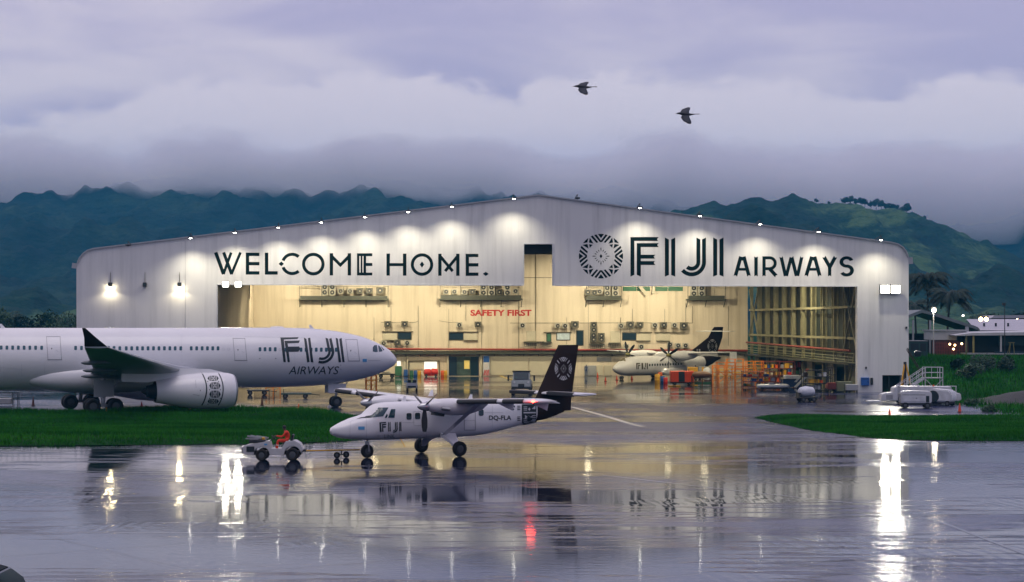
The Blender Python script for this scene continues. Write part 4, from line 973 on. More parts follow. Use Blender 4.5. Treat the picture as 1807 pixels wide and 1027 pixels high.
# wings with flap track fairings, engines, winglets
WU = mat('wing_grey', (.34, .36, .40), .35, var=.06, vscale=.4)
xle0, xle1, xte1 = alx(356, -2.6, 655), alx(189, -29.0, 608), alx(149, -29.0, 608)
def wing(sg):
    f = lambda y: xle0 + (xle1 - xle0) * (y - 2.6) / 26.4
    yk = 9.4; zr, zt = 3.35, 6.22
    zz = lambda y: zr + (zt - zr) * ((y - 2.6) / 26.4) ** 1.15
    xk = f(yk) - 7.6
    st = [(sg * 0, f(2.6) + .3, f(2.6) - 10.6, zr - .15, .13), (sg * 2.6, f(2.6), f(2.6) - 10.4, zr, .13), (sg * 6, f(6), f(6) - 9.0, zz(6), .12), (sg * yk, f(yk), xk, zz(yk), .115)]
    for y in (14, 19, 24, 29): t = (y - yk) / (29 - yk); st.append((sg * y, f(y), xk + (xte1 - xk) * t, zz(y), .11))
    wo = wing_mesh(st).build('wing', WU, air, smooth=40)
    wl_ = MB(); c = f(29) - xte1
    wl_.loft([[(f(29), sg * 29, zt + .05), (f(29) - c * .5, sg * 29.10, zt + .12), (xte1, sg * 29, zt + .05), (f(29) - c * .5, sg * 28.92, zt)],
              [(f(29) - .95, sg * 29.5, zt + .75), (f(29) - 1.5, sg * 29.56, zt + .75), (xte1 - .12, sg * 29.5, zt + .75), (f(29) - 1.5, sg * 29.45, zt + .72)],
              [(f(29) - 1.85, sg * 29.9, zt + 1.48), (f(29) - 2.1, sg * 29.93, zt + 1.48), (xte1 - .30, sg * 29.9, zt + 1.48), (f(29) - 2.1, sg * 29.86, zt + 1.48)]])
    wl_.build('winglet', BROWN, wo, smooth=40)
    for y, ln in ((7.2, 4.4), (13.5, 4.0), (20.5, 3.2)):
        t = (y - yk) / (29 - yk); te = xk + (xte1 - xk) * t if y > yk else f(y) - 8.6
        b = MB(); b.lathe([(te + ln * .55, .02), (te + ln * .40, .14), (te, .19), (te - ln * .12, .15), (te - ln * .20, .04)], (0, sg * y, zz(y) - .34), n=14); b.build('flap_fairing', mat('fairing_shade_grey', (.16, .18, .20), .45, var=.1), wo, smooth=50)  # darker than the wing: shade beneath it put into the fairing colour
    # engine
    xi, xo = alx(413, -9.4, 687), alx(273, -9.4, 687); zn = 2.06; l = xi - xo
    pr = [(xi - .02, 1.24), (xi, 1.34), (xi - .12, 1.44), (xi - .6, 1.56), (xi - 1.5, 1.63), (xi - 3.0, 1.62), (xi - 4.6, 1.45), (xo + .8, 1.12), (xo, .98)]
    b = MB(); b.lathe(pr, (0, sg * 9.4, zn), n=40, cap=False)
    b.lathe([(xi - .02, 1.24), (xi - .5, 1.20), (xi - 1.2, 1.2)], (0, sg * 9.4, zn), n=40, cap=False)
    en = b.build('engine', WHITE, wo, smooth=50)
    b = MB(); b.lathe([(xi - 1.15, .01), (xi - 1.15, 1.2)], (0, sg * 9.4, zn), n=40); b.build('fan', DMETAL, en); b = MB(); b.lathe([(xi - .55, .01), (xi - .8, .22), (xi - 1.15, .38)], (0, sg * 9.4, zn), n=16); b.build('spinner', METAL, en, smooth=50)
    b = MB(); b.lathe([(xo + .03, .97), (xo + .03, .70), (xo - .7, .50), (xo - .75, .34), (xo - 1.2, .05)], (0, sg * 9.4, zn), n=30); b.build('exhaust', DMETAL, en, smooth=40)
    b = MB(); b.lathe([(xi + .004, 1.30), (xi + .012, 1.34), (xi - .10, 1.443), (xi - .16, 1.462)], (0, sg * 9.4, zn), n=40, cap=False); b.build('inlet_lip', METAL, en, smooth=60)
    b = MB(); secs = []
    for xx, zb_, zt_ in ((xi - 1.0, zn + 1.45, zn + 1.62), (xi - 2.2, zn + 1.45, zn + 1.92), (f(9.4) + .3, zn + 1.3, zz(9.4) + .1), (f(9.4) - 3, zn + .8, zz(9.4)), (f(9.4) - 5.2, zn + .9, zz(9.4) - .3)):
        secs.append([(xx, sg * 9.4 - .24, zb_), (xx, sg * 9.4 + .24, zb_), (xx, sg * 9.4 + .18, zt_), (xx, sg * 9.4 - .18, zt_)])
    b.loft(secs); b.build('pylon', WHITE, en, smooth=40)
    return wo, en, (xi, xo, zn, pr)
w1, e1_, (xi, xo, zn, pr) = wing(-1)
wing(1)
# printed band round the near engine
prs = sorted(pr[3:]); nb_ = Body([(x, zn, r_, r_) for x, r_ in prs])
def nsd(px, py, off=0.):
    a, d = AF.lray(px, py); y = -1.5
    for _ in range(14):
        t = (y - 9.4 - a.y) / d.y if False else ((-9.4 + y) - a.y) / d.y; p = a + d * t; y = -nb_(p.x, p.z)
    return Vector((p.x, -9.4 + y - off - .008, p.z))
bands = []
for x0, x1, bow in ((355, 357.2, 8.5), (384.3, 386.2, 8.5)):
    n_ = 18
    for i in range(n_):
        f0, f1 = i / n_, (i + 1) / n_; c = lambda f_: bow * (1 - (2 * f_ - 1) ** 2); y_ = lambda f_: 657.8 + 57.5 * f_
        bands.append([(x0 + c(f0), y_(f0)), (x1 + c(f0), y_(f0)), (x1 + c(f1), y_(f1)), (x0 + c(f1), y_(f1))])
for yy, hh, sh in ((667.5, 4.6, 5.0), (680.5, 6.0, 8.2), (695.5, 6.3, 8.3), (708, 4.2, 5.2)):
    xc = 371 + sh
    bands += [[(xc - 10, yy), (xc - 6.5, yy - hh), (xc - 6.5, yy + hh)], [(xc + 10, yy), (xc + 6.5, yy - hh), (xc + 6.5, yy + hh)]]
    for dx in (-5.1, -3.4, 3.4, 5.1): bands.append(rect(xc + dx - .55, yy - hh, xc + dx + .55, yy + hh))
    bands += [[(xc - 2.4, yy - hh), (xc + 2.4, yy - hh), (xc, yy - .8)], [(xc - 2.4, yy + hh), (xc + 2.4, yy + hh), (xc, yy + .8)], diamond(xc - 1.6, yy, 1.1, 1.6), diamond(xc + 1.6, yy, 1.1, 1.6)]
    bands += [diamond(xc - 9.5, yy + hh + 1, 1.0, 1.2), diamond(xc + 9.5, yy + hh + 1, 1.0, 1.2)]
decal('engine_pattern', bands, nsd, DARK, e1_, 4, 2.5, .004)
decal('access_panel', [stroke((345, 670), (346, 684), .4), diamond(353.5, 689, 1.1, 1.4), stroke((340, 696), (352, 698), .5)], nsd, SEAL, e1_, 4, 3, .004)
# landing gear
ng = bpy.data.objects.new('nose_gear', None); COL.objects.link(ng); ng.parent = air
for s_ in (-.36, .36): wheel(ng, 0, s_, .53, .53, .38)
b = MB(); b.cyl((0, 0, .53), (.18, 0, 2.6), .13, n=10); b.cyl((0, -.3, .53), (0, .3, .53), .09, n=8); b.bar((.05, 0, 1.3), (1.2, 0, 2.3), .10); b.build('strut', METAL, ng)
b = MB(); b.box(-.9, .9, -.55, -.50, 1.35, 2.25); b.box(-.9, .9, .50, .55, 1.35, 2.25); b.build('gear_door', WHITE, ng)
gx = alx(182, -5.3, 715)
for s_ in (-1, 1):
    mg = bpy.data.objects.new('main_gear', None); COL.objects.link(mg); mg.parent = air
    for dx in (-1.0, 1.0):
        for dy in (-.55, .55): wheel(mg, gx + dx, s_ * 5.3 + dy, .69, .69, .5)
    b = MB(); b.bar((gx - 1.1, s_ * 5.3, .72), (gx + 1.1, s_ * 5.3, .72), .26); b.cyl((gx, s_ * 5.3, .8), (gx + .1, s_ * 5.0, 3.4), .20, n=10); b.bar((gx - .1, s_ * 5.2, 1.4), (gx - .4, s_ * 3.0, 2.4), .14); b.bar((gx + .2, s_ * 5.2, 1.5), (gx + 1.5, s_ * 4.6, 2.8), .12); b.build('strut', METAL, mg)
    b = MB(); b.box(gx - .9, gx + .9, s_ * 5.62, s_ * 5.66, 1.5, 3.0); b.build('gear_door', WU, mg)
# tail, out of the picture to the left
wing_mesh([(-.0, -41.5 - 4, -52.5 - 1, 0), (8.3, -52, -57.5, 0)], .10)
b = MB(); secs = []
for z, xl, xt in ((6.6, -43.5, -53.5), (9.5, -47, -54.6), (12.5, -50, -56), (15.6, -52.8, -57)):
    c = xl - xt; secs.append([(xl, 0, z), (xl - c * .3, .22 * c / 10 + .1, z), (xt, .02, z), (xt, -.02, z), (xl - c * .3, -.22 * c / 10 - .1, z)])
b.loft(secs); b.build('fin', BROWN, air, smooth=40)
for s_ in (-1, 1): wing_mesh([(s_ * .6, -48.5, -54.5, 6.6), (s_ * 9.4, -53.6, -56.2, 7.5)], .10).build('tailplane', WU, air, smooth=40)
# ------------------------------------------------------------------ twin turboprop in front
TA = R(180 + 35); TO = ground(648, 808); TF = Frame((TO.x, TO.y, 0), TA)
tw = thing('commuter_plane', 'small white high wing propeller plane with dark brown tail, towed across wet tarmac', 'propeller plane', TF.o, TA)
# sections by distance behind the nose tip
TN = 1.95
tp = [(-.25, 1.47, .05, .05), (-.15, 1.46, .20, .18), (.2, 1.46, .40, .33), (.55, 1.49, .52, .44), (.98, 1.54, .62, .54), (1.79, 1.61, .72, .68), (2.2, 1.77, .76, .85), (2.5, 1.85, .78, .94), (3.1, 1.88, .80, .98), (5.0, 1.89, .81, .99), (8.3, 1.90, .81, .98), (9.5, 1.96, .77, .92), (10.6, 2.05, .66, .83), (11.4, 2.13, .54, .74), (12.35, 2.21, .41, .65), (13.27, 2.29, .26, .60), (14.04, 2.34, .14, .47), (14.6, 2.40, .06, .36)]
tb = Body([(TN - d, zc, ry, rz) for d, zc, ry, rz in smooth_secs(tp, 80)])
ring = tb.rings(44, .72)
tbx = type('B', (), {})()
class SBody(Body):
    """squarer section than an ellipse"""
    def __call__(s, x, z):
        _, zc, ry, rz = s.sec(x); t = min(.999, abs((z - zc) / rz)); a = math.asin(t ** (1 / .72)); return ry * max(.03, math.cos(a)) ** .72
ts = SBody(tb.q); ts.r = tb.r
b = MB(); b.loft(ring); fo = b.build('fuselage', WHITE, tw, smooth=50)
# rear end painted brown: faces behind a slanted line
fo.data.materials.append(BROWN)
def tsd(px, py, off=0.): return TF.onside(px, py, ts, 1, off + .005)
xbr = tsd(946, 735).x
for p in fo.data.polygons:
    if p.center.x < xbr: p.material_index = 1
def tlx(px, y, py=700): return TF.ony(px, py, y).x
# glazing
decal('windscreen', [[(661.5, 720.5), (667, 719), (685.4, 719), (676, 734.5), (653, 737), (652.5, 731)]], tsd, GLZ, tw, 3, 2, .010)
decal('anti_glare_panel', [[(628.5, 739.2), (651, 730.5), (655, 730.5), (655, 737.2), (640, 737.6)]], tsd, DARK, tw, 3, 2, .008)
decal('windscreen_post', [stroke((662, 719.5), (654, 735.5), .8), stroke((671, 720), (665, 735), .6)], tsd, DARK, tw, 3, 2, .014)
decal('cockpit_window', [[(690, 721.8), (697.6, 721.8), (696, 737.2), (684.6, 737.2)]], tsd, GLZ, tw, 3, 2, .010)
decal('cockpit_window', [[(682.6, 729.5), (684, 733), (682, 737.2), (678.4, 737.2)]], tsd, GLZ, tw, 3, 2, .010)
for x, y, w_, h_ in ((721.6, 734.6, 9.0, 11.4), (736.7, 734.0, 9.4, 11.4), (848.8, 728, 8.6, 11)):
    o = decal('window', [rrect(x, y, w_, h_)], tsd, GLASS, tw, 3, 3, .010)
TSEAM = mat('panel_line', (.36, .38, .42), .5, var=.05)
decal('door', [stroke((730, 726), (743, 726), .5), stroke((730, 726), (730, 750), .5), stroke((743.5, 726), (743, 750), .5), stroke((730, 750.5), (743, 750.5), .6)], tsd, TSEAM, tw, 3, 3, .007)
decal('door', [stroke((819, 723), (819, 759), .9), stroke((838.5, 716), (838.5, 759), .9), stroke((819, 759), (838.5, 759), .9), stroke((819, 742), (838, 742), .3)], tsd, SEAL, tw, 3, 3, .007)
decal('panel_line', [stroke((868.5, 716), (868.5, 756), .3), stroke((618, 741), (617, 772), .3), stroke((646, 738), (646.5, 777), .3), stroke((710, 745.5), (731, 745.5), .4), stroke((706, 745), (704, 776), .25), stroke((752, 742), (752, 776), .25), stroke((855, 727.5), (888, 728), .4)], tsd, TSEAM, tw, 4, 3, .006)
q4 = 7.337; S4 = lambda x, y: (580 + x / q4, 680 + y / q4)
def s4(*p): return [S4(*t_) for t_ in p]
TJ = [s4((655, 478), (745, 472), (738, 488), (676, 492), (684, 602), (660, 605)), s4((688, 500), (748, 496), (742, 512), (702, 516), (703, 528), (742, 526), (738, 546), (705, 548), (708, 600), (692, 600)),
      s4((766, 472), (778, 480), (781, 594), (769, 598)), s4((787, 478), (798, 470), (801, 596), (789, 594)),
      s4((856, 472), (868, 480), (870, 560), (858, 560)), s4((876, 478), (889, 470), (891, 560), (878, 560)), s4((911, 470), (922, 478), (924, 590), (912, 594)), s4((927, 476), (938, 466), (942, 592), (930, 588))]
TJ += [s4(*p) for p in arc(840, 560, 18, 30, 0, 105, 10)] + [s4(*p) for p in arc(840, 560, 38, 51, 0, 98, 10)]
decal('airline_lettering', TJ, tsd, DARK, tw, 4, 3, .010)
decal('airline_lettering', text_polys('LINK', 678, 766.5, 696.5, 773.3, bold=.02), tsd, TSEAM, tw, 4, 3, .010)
decal('registration', text_polys('DQ-FLA', 862.5, 733, 902, 742.5, bold=.02), tsd, DARK, tw, 4, 3, .010)
decal('flag', [rect(632, 752.5, 643.3, 758.2)], tsd, BLUEFLAG, tw, 3, 2, .010)
decal('landing_light', [diamond(667.5, 769, 4, 2)], tsd, GSE_W, tw, lift=.012)
# printed band ahead of the brown tail
decal('tail_pattern', [[(920.5, 713.5), (946.5, 713), (946.5, 745.5), (921, 751)]], tsd, DARK, tw, 3, 3, .006)
pt = []
for i, y in enumerate((717.5, 720.3, 723, 738.5, 741.3)): pt.append(rect(923.5, y, 930, y + 1.1))
pt += [rect(923.5, 727, 945, 729.3), [(926, 732), (930.5, 735.5), (926, 739.5)], [(938, 721.5), (944.5, 715.5), (944.5, 722)], [(930, 731.5), (936, 735.5), (943, 731.5), (937, 737)], rect(938.5, 733, 945, 734.2), rect(938.5, 736.2, 945, 737.4), rect(938.5, 739.4, 945, 740.6)] + [rect(923.5 + 3 * i, 743.5, 925.5 + 3 * i, 744.9) for i in range(7)] + [diamond(933.7, 722, 2.2, 3)]
decal('tail_pattern', pt, tsd, GSE_W, tw, 3, 3, .012)
decal('tail_pattern', [rect(912.5, y, 918, y + 1.3) for y in (716, 719, 722, 735, 738, 741)] + [diamond(907, 717, 1.5, 2), diamond(906, 722, 1.5, 1.5)], tsd, DARK, tw, 3, 3, .012)
# wing
zw = 2.80
xw = tlx(800, 3.0, 705)
WL, WT = -3.38, -5.18
def dih(y): return zw + abs(y) * .035
st = [(y, WL, WT, dih(y), .145) for y in (-9.3, -6, -3, 0, 3, 6, 9.3)]
st = [(-9.9, WL - .35, WT + .25, dih(9.9), .06)] + st + [(9.9, WL - .35, WT + .25, dih(9.9), .06)]
wo = wing_mesh(st).build('wing', WHITE, tw, smooth=40)
for y0, y1 in ((-9.2, -7.4), (-6.9, -3.3), (3.3, 6.9), (7.4, 9.2)):      # rubber boots on the leading edge
    b = MB(); secs = []
    for y in (y0, y1):
        rg = []
        for t in range(-7, 8):
            c = abs(t) / 7; xx = WL + .022 - 1.98 * (1 - math.cos(math.pi * .16 * c)) / 2 * (1 if t < 0 else .9); tt = .145 * 1.98
            rg.append((xx, y, dih(y) + (tt * .62 * math.sin(math.pi * (.16 * c) ** .72) + .012 if t > 0 else -(tt * .42 * math.sin(math.pi * (.16 * c) ** .8)) - .012)))
        secs.append(rg)
    b.loft(secs, closed=False, cap=False); b.build('deicing_boot', BOOT, wo, smooth=60)
for y in (-8.2, -5.2, 5.2, 8.2):
    b = MB(); b.prism([(WT + .5, dih(y) - .12), (WT - .35, dih(y) - .48), (WT - .45, dih(y) - .08)], lambda a, c, t: (a, t, c), y - .04, y + .04); b.build('flap_hinge', WHITE, wo)
b = MB(); secs = []
for y in (-9.2, 0, 9.2): secs.append([(WT + .05, y, dih(y) + .05), (WT - .42, y, dih(y) - .10), (WT - .42, y, dih(y) - .13), (WT + .05, y, dih(y) - .06)])
b.loft(secs); b.build('flap', WHITE, wo)
NAV = mat('red_nav_light', (.6, .01, .01), .3, var=0, emit=(1, .03, .02), estr=30)
b = MB(); b.lathe([(-.12, .03), (0, .07), (.12, .03)], (WL - .12, 9.86, dih(9.9) + .02), n=10); b.build('navigation_light', NAV, wo, smooth=60)
nl = bpy.data.lights.new('navigation_glow', 'POINT'); nl.energy = 16; nl.color = (1, .04, .02); nl.shadow_soft_size = .12
no = bpy.data.objects.new('navigation_glow', nl); COL.objects.link(no); no.parent = tw; no.location = (WL + .25, 10.05, dih(9.9) - .05)
# engines, propellers
def engine(sg):
    y = sg * 2.85; z = dih(2.85) - .18
    rg = []
    for x, r1, r2, dz in ((-1.88, .20, .20, 0), (-2.15, .34, .32, 0), (-2.7, .42, .40, -.02), (-3.4, .44, .45, -.06), (-4.3, .40, .40, -.10), (-5.2, .25, .25, -.02), (-5.6, .05, .05, .05)):
        rg.append([(x, y + r1 * math.cos(a), z + dz + r2 * math.sin(a)) for a in [2 * math.pi * i / 20 for i in range(20)]])
    b = MB(); b.loft(rg); en = b.build('engine', WHITE, tw, smooth=50)
    b = MB(); b.bar((-2.2, y, z - .36), (-2.8, y, z - .46), .34, .16); b.build('intake', DARK, en)
    b = MB()
    for s_ in (-1, 1): b.cyl((-2.5, y + s_ * .38, z - .1), (-2.9, y + s_ * .52, z - .16), .10, n=10)
    b.build('exhaust', METAL, en)
    pr_ = bpy.data.objects.new('propeller', None); COL.objects.link(pr_); pr_.parent = tw; pr_.location = (-1.70, y, z)
    b = MB(); b.lathe([(.45, .01), (.36, .10), (.18, .19), (-.10, .24), (-.16, .24)], n=20); b.build('spinner', mat('spinner_metal', (.55, .56, .58), .2, .6, var=.05), pr_, smooth=60)
    for k in range(3):
        a = R(-90 + 120 * k); secs = []
        for r_, c, tw_ in ((.18, .08, 82), (.35, .12, 76), (.7, .155, 68), (1.05, .15, 62), (1.28, .10, 58), (1.30, .05, 58)):
            tq = R(tw_); rad = Vector((0, math.cos(a), math.sin(a))); tan = Vector((0, -math.sin(a), math.cos(a))); ch = tan * math.cos(tq) - Vector((1, 0, 0)) * math.sin(tq); nr = rad.cross(ch)
            p = rad * r_; secs.append([tuple(p + ch * c), tuple(p + nr * .018), tuple(p - ch * c), tuple(p - nr * .018)])
        b = MB(); b.loft(secs); b.build('blade', DMETAL, pr_, smooth=60)
engine(1); engine(-1)
# wing struts, stub fairing, gear
for s_ in (1, -1):
    b = MB(); a0, b0 = Vector((-4.2, s_ * .80, 1.08)), Vector((-4.1, s_ * 4.2, dih(4.2) - .12))
    secs = []
    for t in (0, .5, 1):
        p = a0.lerp(b0, t); secs.append([tuple(p + Vector((.17, 0, 0))), tuple(p + Vector((0, .05 * s_, .05))), tuple(p - Vector((.17, 0, 0))), tuple(p - Vector((0, .05 * s_, .05)))])
    b.loft(secs); b.build('wing_strut', WHITE, tw, smooth=60)
    mg = bpy.data.objects.new('main_gear', None); COL.objects.link(mg); mg.parent = tw
    wheel(mg, -4.5, s_ * 1.86, .40, .40, .30)
    b = MB(); b.loft([[(-4.05, s_ * .72, 1.20), (-5.0, s_ * .72, 1.15), (-5.0, s_ * .72, .95), (-4.05, s_ * .72, .98)], [(-4.2, s_ * 1.35, .85), (-4.75, s_ * 1.35, .82), (-4.75, s_ * 1.35, .68), (-4.2, s_ * 1.35, .70)], [(-4.36, s_ * 1.62, .58), (-4.62, s_ * 1.62, .58), (-4.62, s_ * 1.62, .38), (-4.36, s_ * 1.62, .38)]]); b.build('leg', WHITE, mg, smooth=40)
ng = bpy.data.objects.new('nose_gear', None); COL.objects.link(ng); ng.parent = tw
wheel(ng, 0, 0, .35, .35, .24); b = MB(); b.cyl((0, 0, .75), (-.05, 0, 1.15), .07, n=10)
for s_ in (-1, 1): b.bar((0, s_ * .17, .34), (0, s_ * .12, .80), .06)
b.bar((0, -.16, .78), (0, .16, .78), .08); b.build('leg', METAL, ng)
b = MB(); b.bar((-1.55, .75, .98), (-1.75, .9, .55), .04); b.build('step', YELLOW, tw)
# fin, tailplane
xa_, xb_ = TF.ony(985, 608, 0), TF.ony(1020.5, 609, 0)
fr_, fb_ = TF.ony(943, 706, 0), TF.ony(1008, 724, 0)
zt_ = (xa_.z + xb_.z) / 2
b = MB(); secs = []
for t in (-.10, 0, .25, .5, .75, .97, 1.0):
    xl = fr_.x + (xa_.x - fr_.x) * t; xt = fb_.x + (xb_.x - fb_.x) * t; z = fr_.z + (zt_ - fr_.z) * t; c = xl - xt
    if t < 0: z = fb_.z
    th = .055 * c * (1 if t < .99 else .4)
    secs.append([(xl, 0, z), (xl - .08 * c, th * .8, z), (xl - .35 * c, th, z), (xt, .015, z), (xt, -.015, z), (xl - .35 * c, -th, z), (xl - .08 * c, -th * .8, z)])
b.loft(secs); fin = b.build('fin', BROWN, tw, smooth=40)
def finp(px, py, off=0.):
    p = TF.ony(px, py, .1); t = (p.z - fr_.z) / (zt_ - fr_.z); xl = fr_.x + (xa_.x - fr_.x) * t; xt = fb_.x + (xb_.x - fb_.x) * t; c = xl - xt; th = .055 * c; s_ = (xl - p.x) / c
    y = th if s_ < .35 else th * (1 - s_) / .65 + .015
    return Vector((p.x, y + .02 + off, p.z))
decal('emblem', emblem(994, 650.5, 15.8, 20.5, True), finp, mat('badge_grey', (.60, .60, .60), .5, var=.1), fin, 4, 4, .004)
zs = TF.ony(975, 693.5, 0).z
hx = fr_.x - .4
so_ = wing_mesh([(-3.15, hx - .30, hx - 1.35, zs, .09), (-3.0, hx, hx - 1.6, zs, .11), (0, hx, hx - 1.65, zs, .11), (3.0, hx, hx - 1.6, zs, .11), (3.15, hx - .30, hx - 1.35, zs, .09)]).build('tailplane', WHITE, tw, smooth=40)
for s_ in (-1, 1):
    b = MB(); b.loft([[(hx + .03, s_ * .6, zs + .08), (hx - .12, s_ * .6, zs + .13), (hx - .12, s_ * .6, zs - .10), (hx + .03, s_ * .6, zs - .06)], [(hx + .03, s_ * 2.95, zs + .08), (hx - .12, s_ * 2.95, zs + .13), (hx - .12, s_ * 2.95, zs - .10), (hx + .03, s_ * 2.95, zs - .06)]]); b.build('deicing_boot', BOOT, so_)
for px in (866, 686): pass
for x in (-2.2, -3.9, -6.4):
    b = MB(); z = tb.top(x) + (.0 if x > -2.6 or x < -4.8 else .28); b.loft([[(x + .16, -.02, z - .05), (x + .16, .02, z - .05), (x - .16, .02, z - .05), (x - .16, -.02, z - .05)], [(x - .02, -.01, z + .28), (x - .02, .01, z + .28), (x - .14, .01, z + .28), (x - .14, -.01, z + .28)]]); b.build('antenna', WHITE, tw)

# ------------------------------------------------------------------ turboprop parked in the hall
PA = R(180 + 42); PO = ground(1097, 669.5); PF = Frame((PO.x, PO.y, ZG), PA)
tq = thing('turboprop_airliner', 'white regional turboprop with six blade propellers and brown tail parked inside the hangar', 'turboprop airliner', PF.o, PA)
pp = [(d_, z_ - .42, a_, b_) for d_, z_, a_, b_ in [(0, 1.95, .05, .05), (.15, 1.95, .3, .28), (.6, 1.97, .60, .58), (1.3, 2.03, .92, .92), (2.2, 2.14, 1.16, 1.18), (3.2, 2.24, 1.30, 1.33), (4.2, 2.28, 1.36, 1.38), (6, 2.28, 1.38, 1.40), (14.5, 2.28, 1.38, 1.40), (17, 2.45, 1.2, 1.18), (20, 2.85, .68, .70), (22.4, 3.2, .1, .15)]]
pb = Body([(1.7 - d, zc, ry, rz) for d, zc, ry, rz in smooth_secs(pp, 60)])
b = MB(); b.loft(pb.rings(36)); po = b.build('fuselage', WHITE, tq, smooth=50); po.data.materials.append(BROWN)
for p in po.data.polygons:
    if p.center.x < -16.6: p.material_index = 1
def psd(px, py, off=0.): return PF.onside(px, py, pb, 1, off + .008)
q5 = 5.315; S5 = lambda x, y: (1000 + x / q5, 560 + y / q5)
def s5(*p): return [S5(*t_) for t_ in p]
PJ = [s5((650, 428), (688, 428), (684, 438), (662, 440), (664, 486), (653, 488)), s5((668, 446), (690, 446), (688, 456), (677, 458), (677, 486), (669, 486)), s5((700, 428), (716, 428), (718, 486), (702, 488)), s5((732, 428), (742, 428), (742, 470), (733, 470)), s5((748, 428), (760, 428), (761, 486), (750, 486)), s5((722, 476), (728, 470), (738, 478), (738, 488), (730, 488))]
decal('airline_lettering', PJ, psd, mat('faded_lettering', (.10, .09, .07), .5, var=.1), tq, 4, 3, .012)
for i in range(13):
    x, y = (778 + 24.5 * i, 447 - .9 * i)
    decal('window', [rrect(*S5(x, y), 2.3, 3.8)], psd, GLASS, tq, lift=.012)
decal('cockpit_window', [s5((488, 410), (522, 382), (548, 380), (524, 412))], psd, mat('warm_glass', (.25, .22, .14), .1, var=.1, spec=.7), tq, 3, 3, .012)
zw = 3.55; WL, WT = -8.6, -10.6
def dw(y): return zw + abs(y) * .028
wo = wing_mesh([(-12.3, WL - .6, WT + .5, dw(12.3), .11), (-4.6, WL, WT - .15, dw(4.6), .15), (0, WL, WT - .2, zw, .15), (4.6, WL, WT - .15, dw(4.6), .15), (12.3, WL - .6, WT + .5, dw(12.3), .11)]).build('wing', WHITE, tq, smooth=40)
b = MB(); b.lathe([(-6.6, .1), (-7.4, .55), (-9.6, .62), (-11.6, .5), (-12.6, .1)], (0, 0, 3.30), n=16); b.build('wing_fairing', WHITE, tq, smooth=50)
for sg in (-1, 1):
    y = sg * 4.05; z = dw(4) - .25; rg = []
    for x, r1, r2, dz in ((-5.6, .25, .25, 0), (-5.9, .45, .45, -.03), (-7.0, .62, .66, -.08), (-8.6, .68, .75, -.10), (-10.4, .5, .55, .0), (-12.2, .08, .1, .1)):
        rg.append([(x, y + r1 * math.cos(a), z + dz + r2 * math.sin(a)) for a in [2 * math.pi * i / 20 for i in range(20)]])
    b = MB(); b.loft(rg); b.build('engine', WHITE, tq, smooth=50)
    pr_ = bpy.data.objects.new('propeller', None); COL.objects.link(pr_); pr_.parent = tq; pr_.location = (-5.35, y, z)
    b = MB(); b.lathe([(.5, .01), (.35, .16), (.1, .26), (-.25, .3)], n=16); b.build('spinner', mat('olive_spinner', (.22, .20, .05), .4, var=.1), pr_, smooth=60)
    for k in range(6):
        a = R(90 + 60 * k + (0 if sg > 0 else 20)); secs = []
        for r_, c, tw_ in ((.25, .10, 55), (.6, .16, 42), (1.2, .19, 30), (1.7, .16, 22), (1.95, .06, 20)):
            t_ = R(tw_); rad = Vector((0, math.cos(a), math.sin(a))); tan = Vector((0, -math.sin(a), math.cos(a))); ch = tan * math.cos(t_) + Vector((1, 0, 0)) * math.sin(t_); nr = rad.cross(ch)
            p = rad * r_ - tan * (.12 * (r_ / 1.95) ** 2); secs.append([tuple(p + ch * c), tuple(p + nr * .02), tuple(p - ch * c), tuple(p - nr * .02)])
        b = MB(); b.loft(secs); b.build('blade', BOOT, pr_, smooth=60)
    b = MB(); b.lathe([(-6.6, .05), (-7.2, .5), (-9.2, .6), (-10.8, .4), (-11.4, .05)], (0, sg * 1.45, .95), n=14); b.build('gear_fairing', WHITE, tq, smooth=50)
    mg = bpy.data.objects.new('main_gear', None); COL.objects.link(mg); mg.parent = tq
    for dy in (-.22, .22): wheel(mg, -8.6, sg * 1.9 + dy, .43, .43, .26)
    b = MB(); b.cyl((-8.6, sg * 1.9, .43), (-8.8, sg * 1.4, 1.2), .10, n=8); b.build('strut', METAL, mg)
ng = bpy.data.objects.new('nose_gear', None); COL.objects.link(ng); ng.parent = tq
for dy in (-.17, .17): wheel(ng, 0, dy, .23, .23, .16)
b = MB(); b.cyl((0, 0, .25), (-.05, 0, 1.0), .08, n=8); b.build('strut', METAL, ng)
pa, pb_ = PF.ony(1257, 581, 0), PF.ony(1275.5, 577, 0); pr0, pr1 = PF.ony(1216, 628, 0), PF.ony(1266, 628, 0)
b = MB(); secs = []
for xl, xt, z in ((pr0.x + 2.6, pr1.x - .2, pr0.z - .5), (pr0.x, pr1.x, pr0.z + .5), (pa.x + .9, pb_.x + .1, pa.z - 1.2), (pa.x, pb_.x, pa.z), (pa.x - .4, pb_.x - .1, pb_.z)):
    c = xl - xt; secs.append([(xl, 0, z), (xl - .3 * c, .06 * c, z), (xt, .02, z), (xt, -.02, z), (xl - .3 * c, -.06 * c, z)])
b.loft(secs[1:]); fin = b.build('fin', BROWN, tq, smooth=40); b = MB(); b.loft(secs[:2]); b.build('dorsal_fin', WHITE, tq, smooth=40)
def pfin(px, py, off=0.): p = PF.ony(px, py, .30); return Vector((p.x, .30 + off, p.z))
decal('emblem', emblem(1257, 611, 8.5, 12.5, True), pfin, MATS['badge_grey'], fin, lift=.004)
decal('tail_pattern', [rect(1229, 620, 1231, 621), rect(1233, 619, 1236, 622), diamond(1234, 617.5, 2, 1.5), rect(1229, 624, 1239, 625.2), rect(1229, 616, 1230.5, 619)], pfin, GSE_W, tq, lift=.05)
zs = PF.ony(1262, 584.5, 0).z; hx = PF.ony(1255, 584.5, 0).x
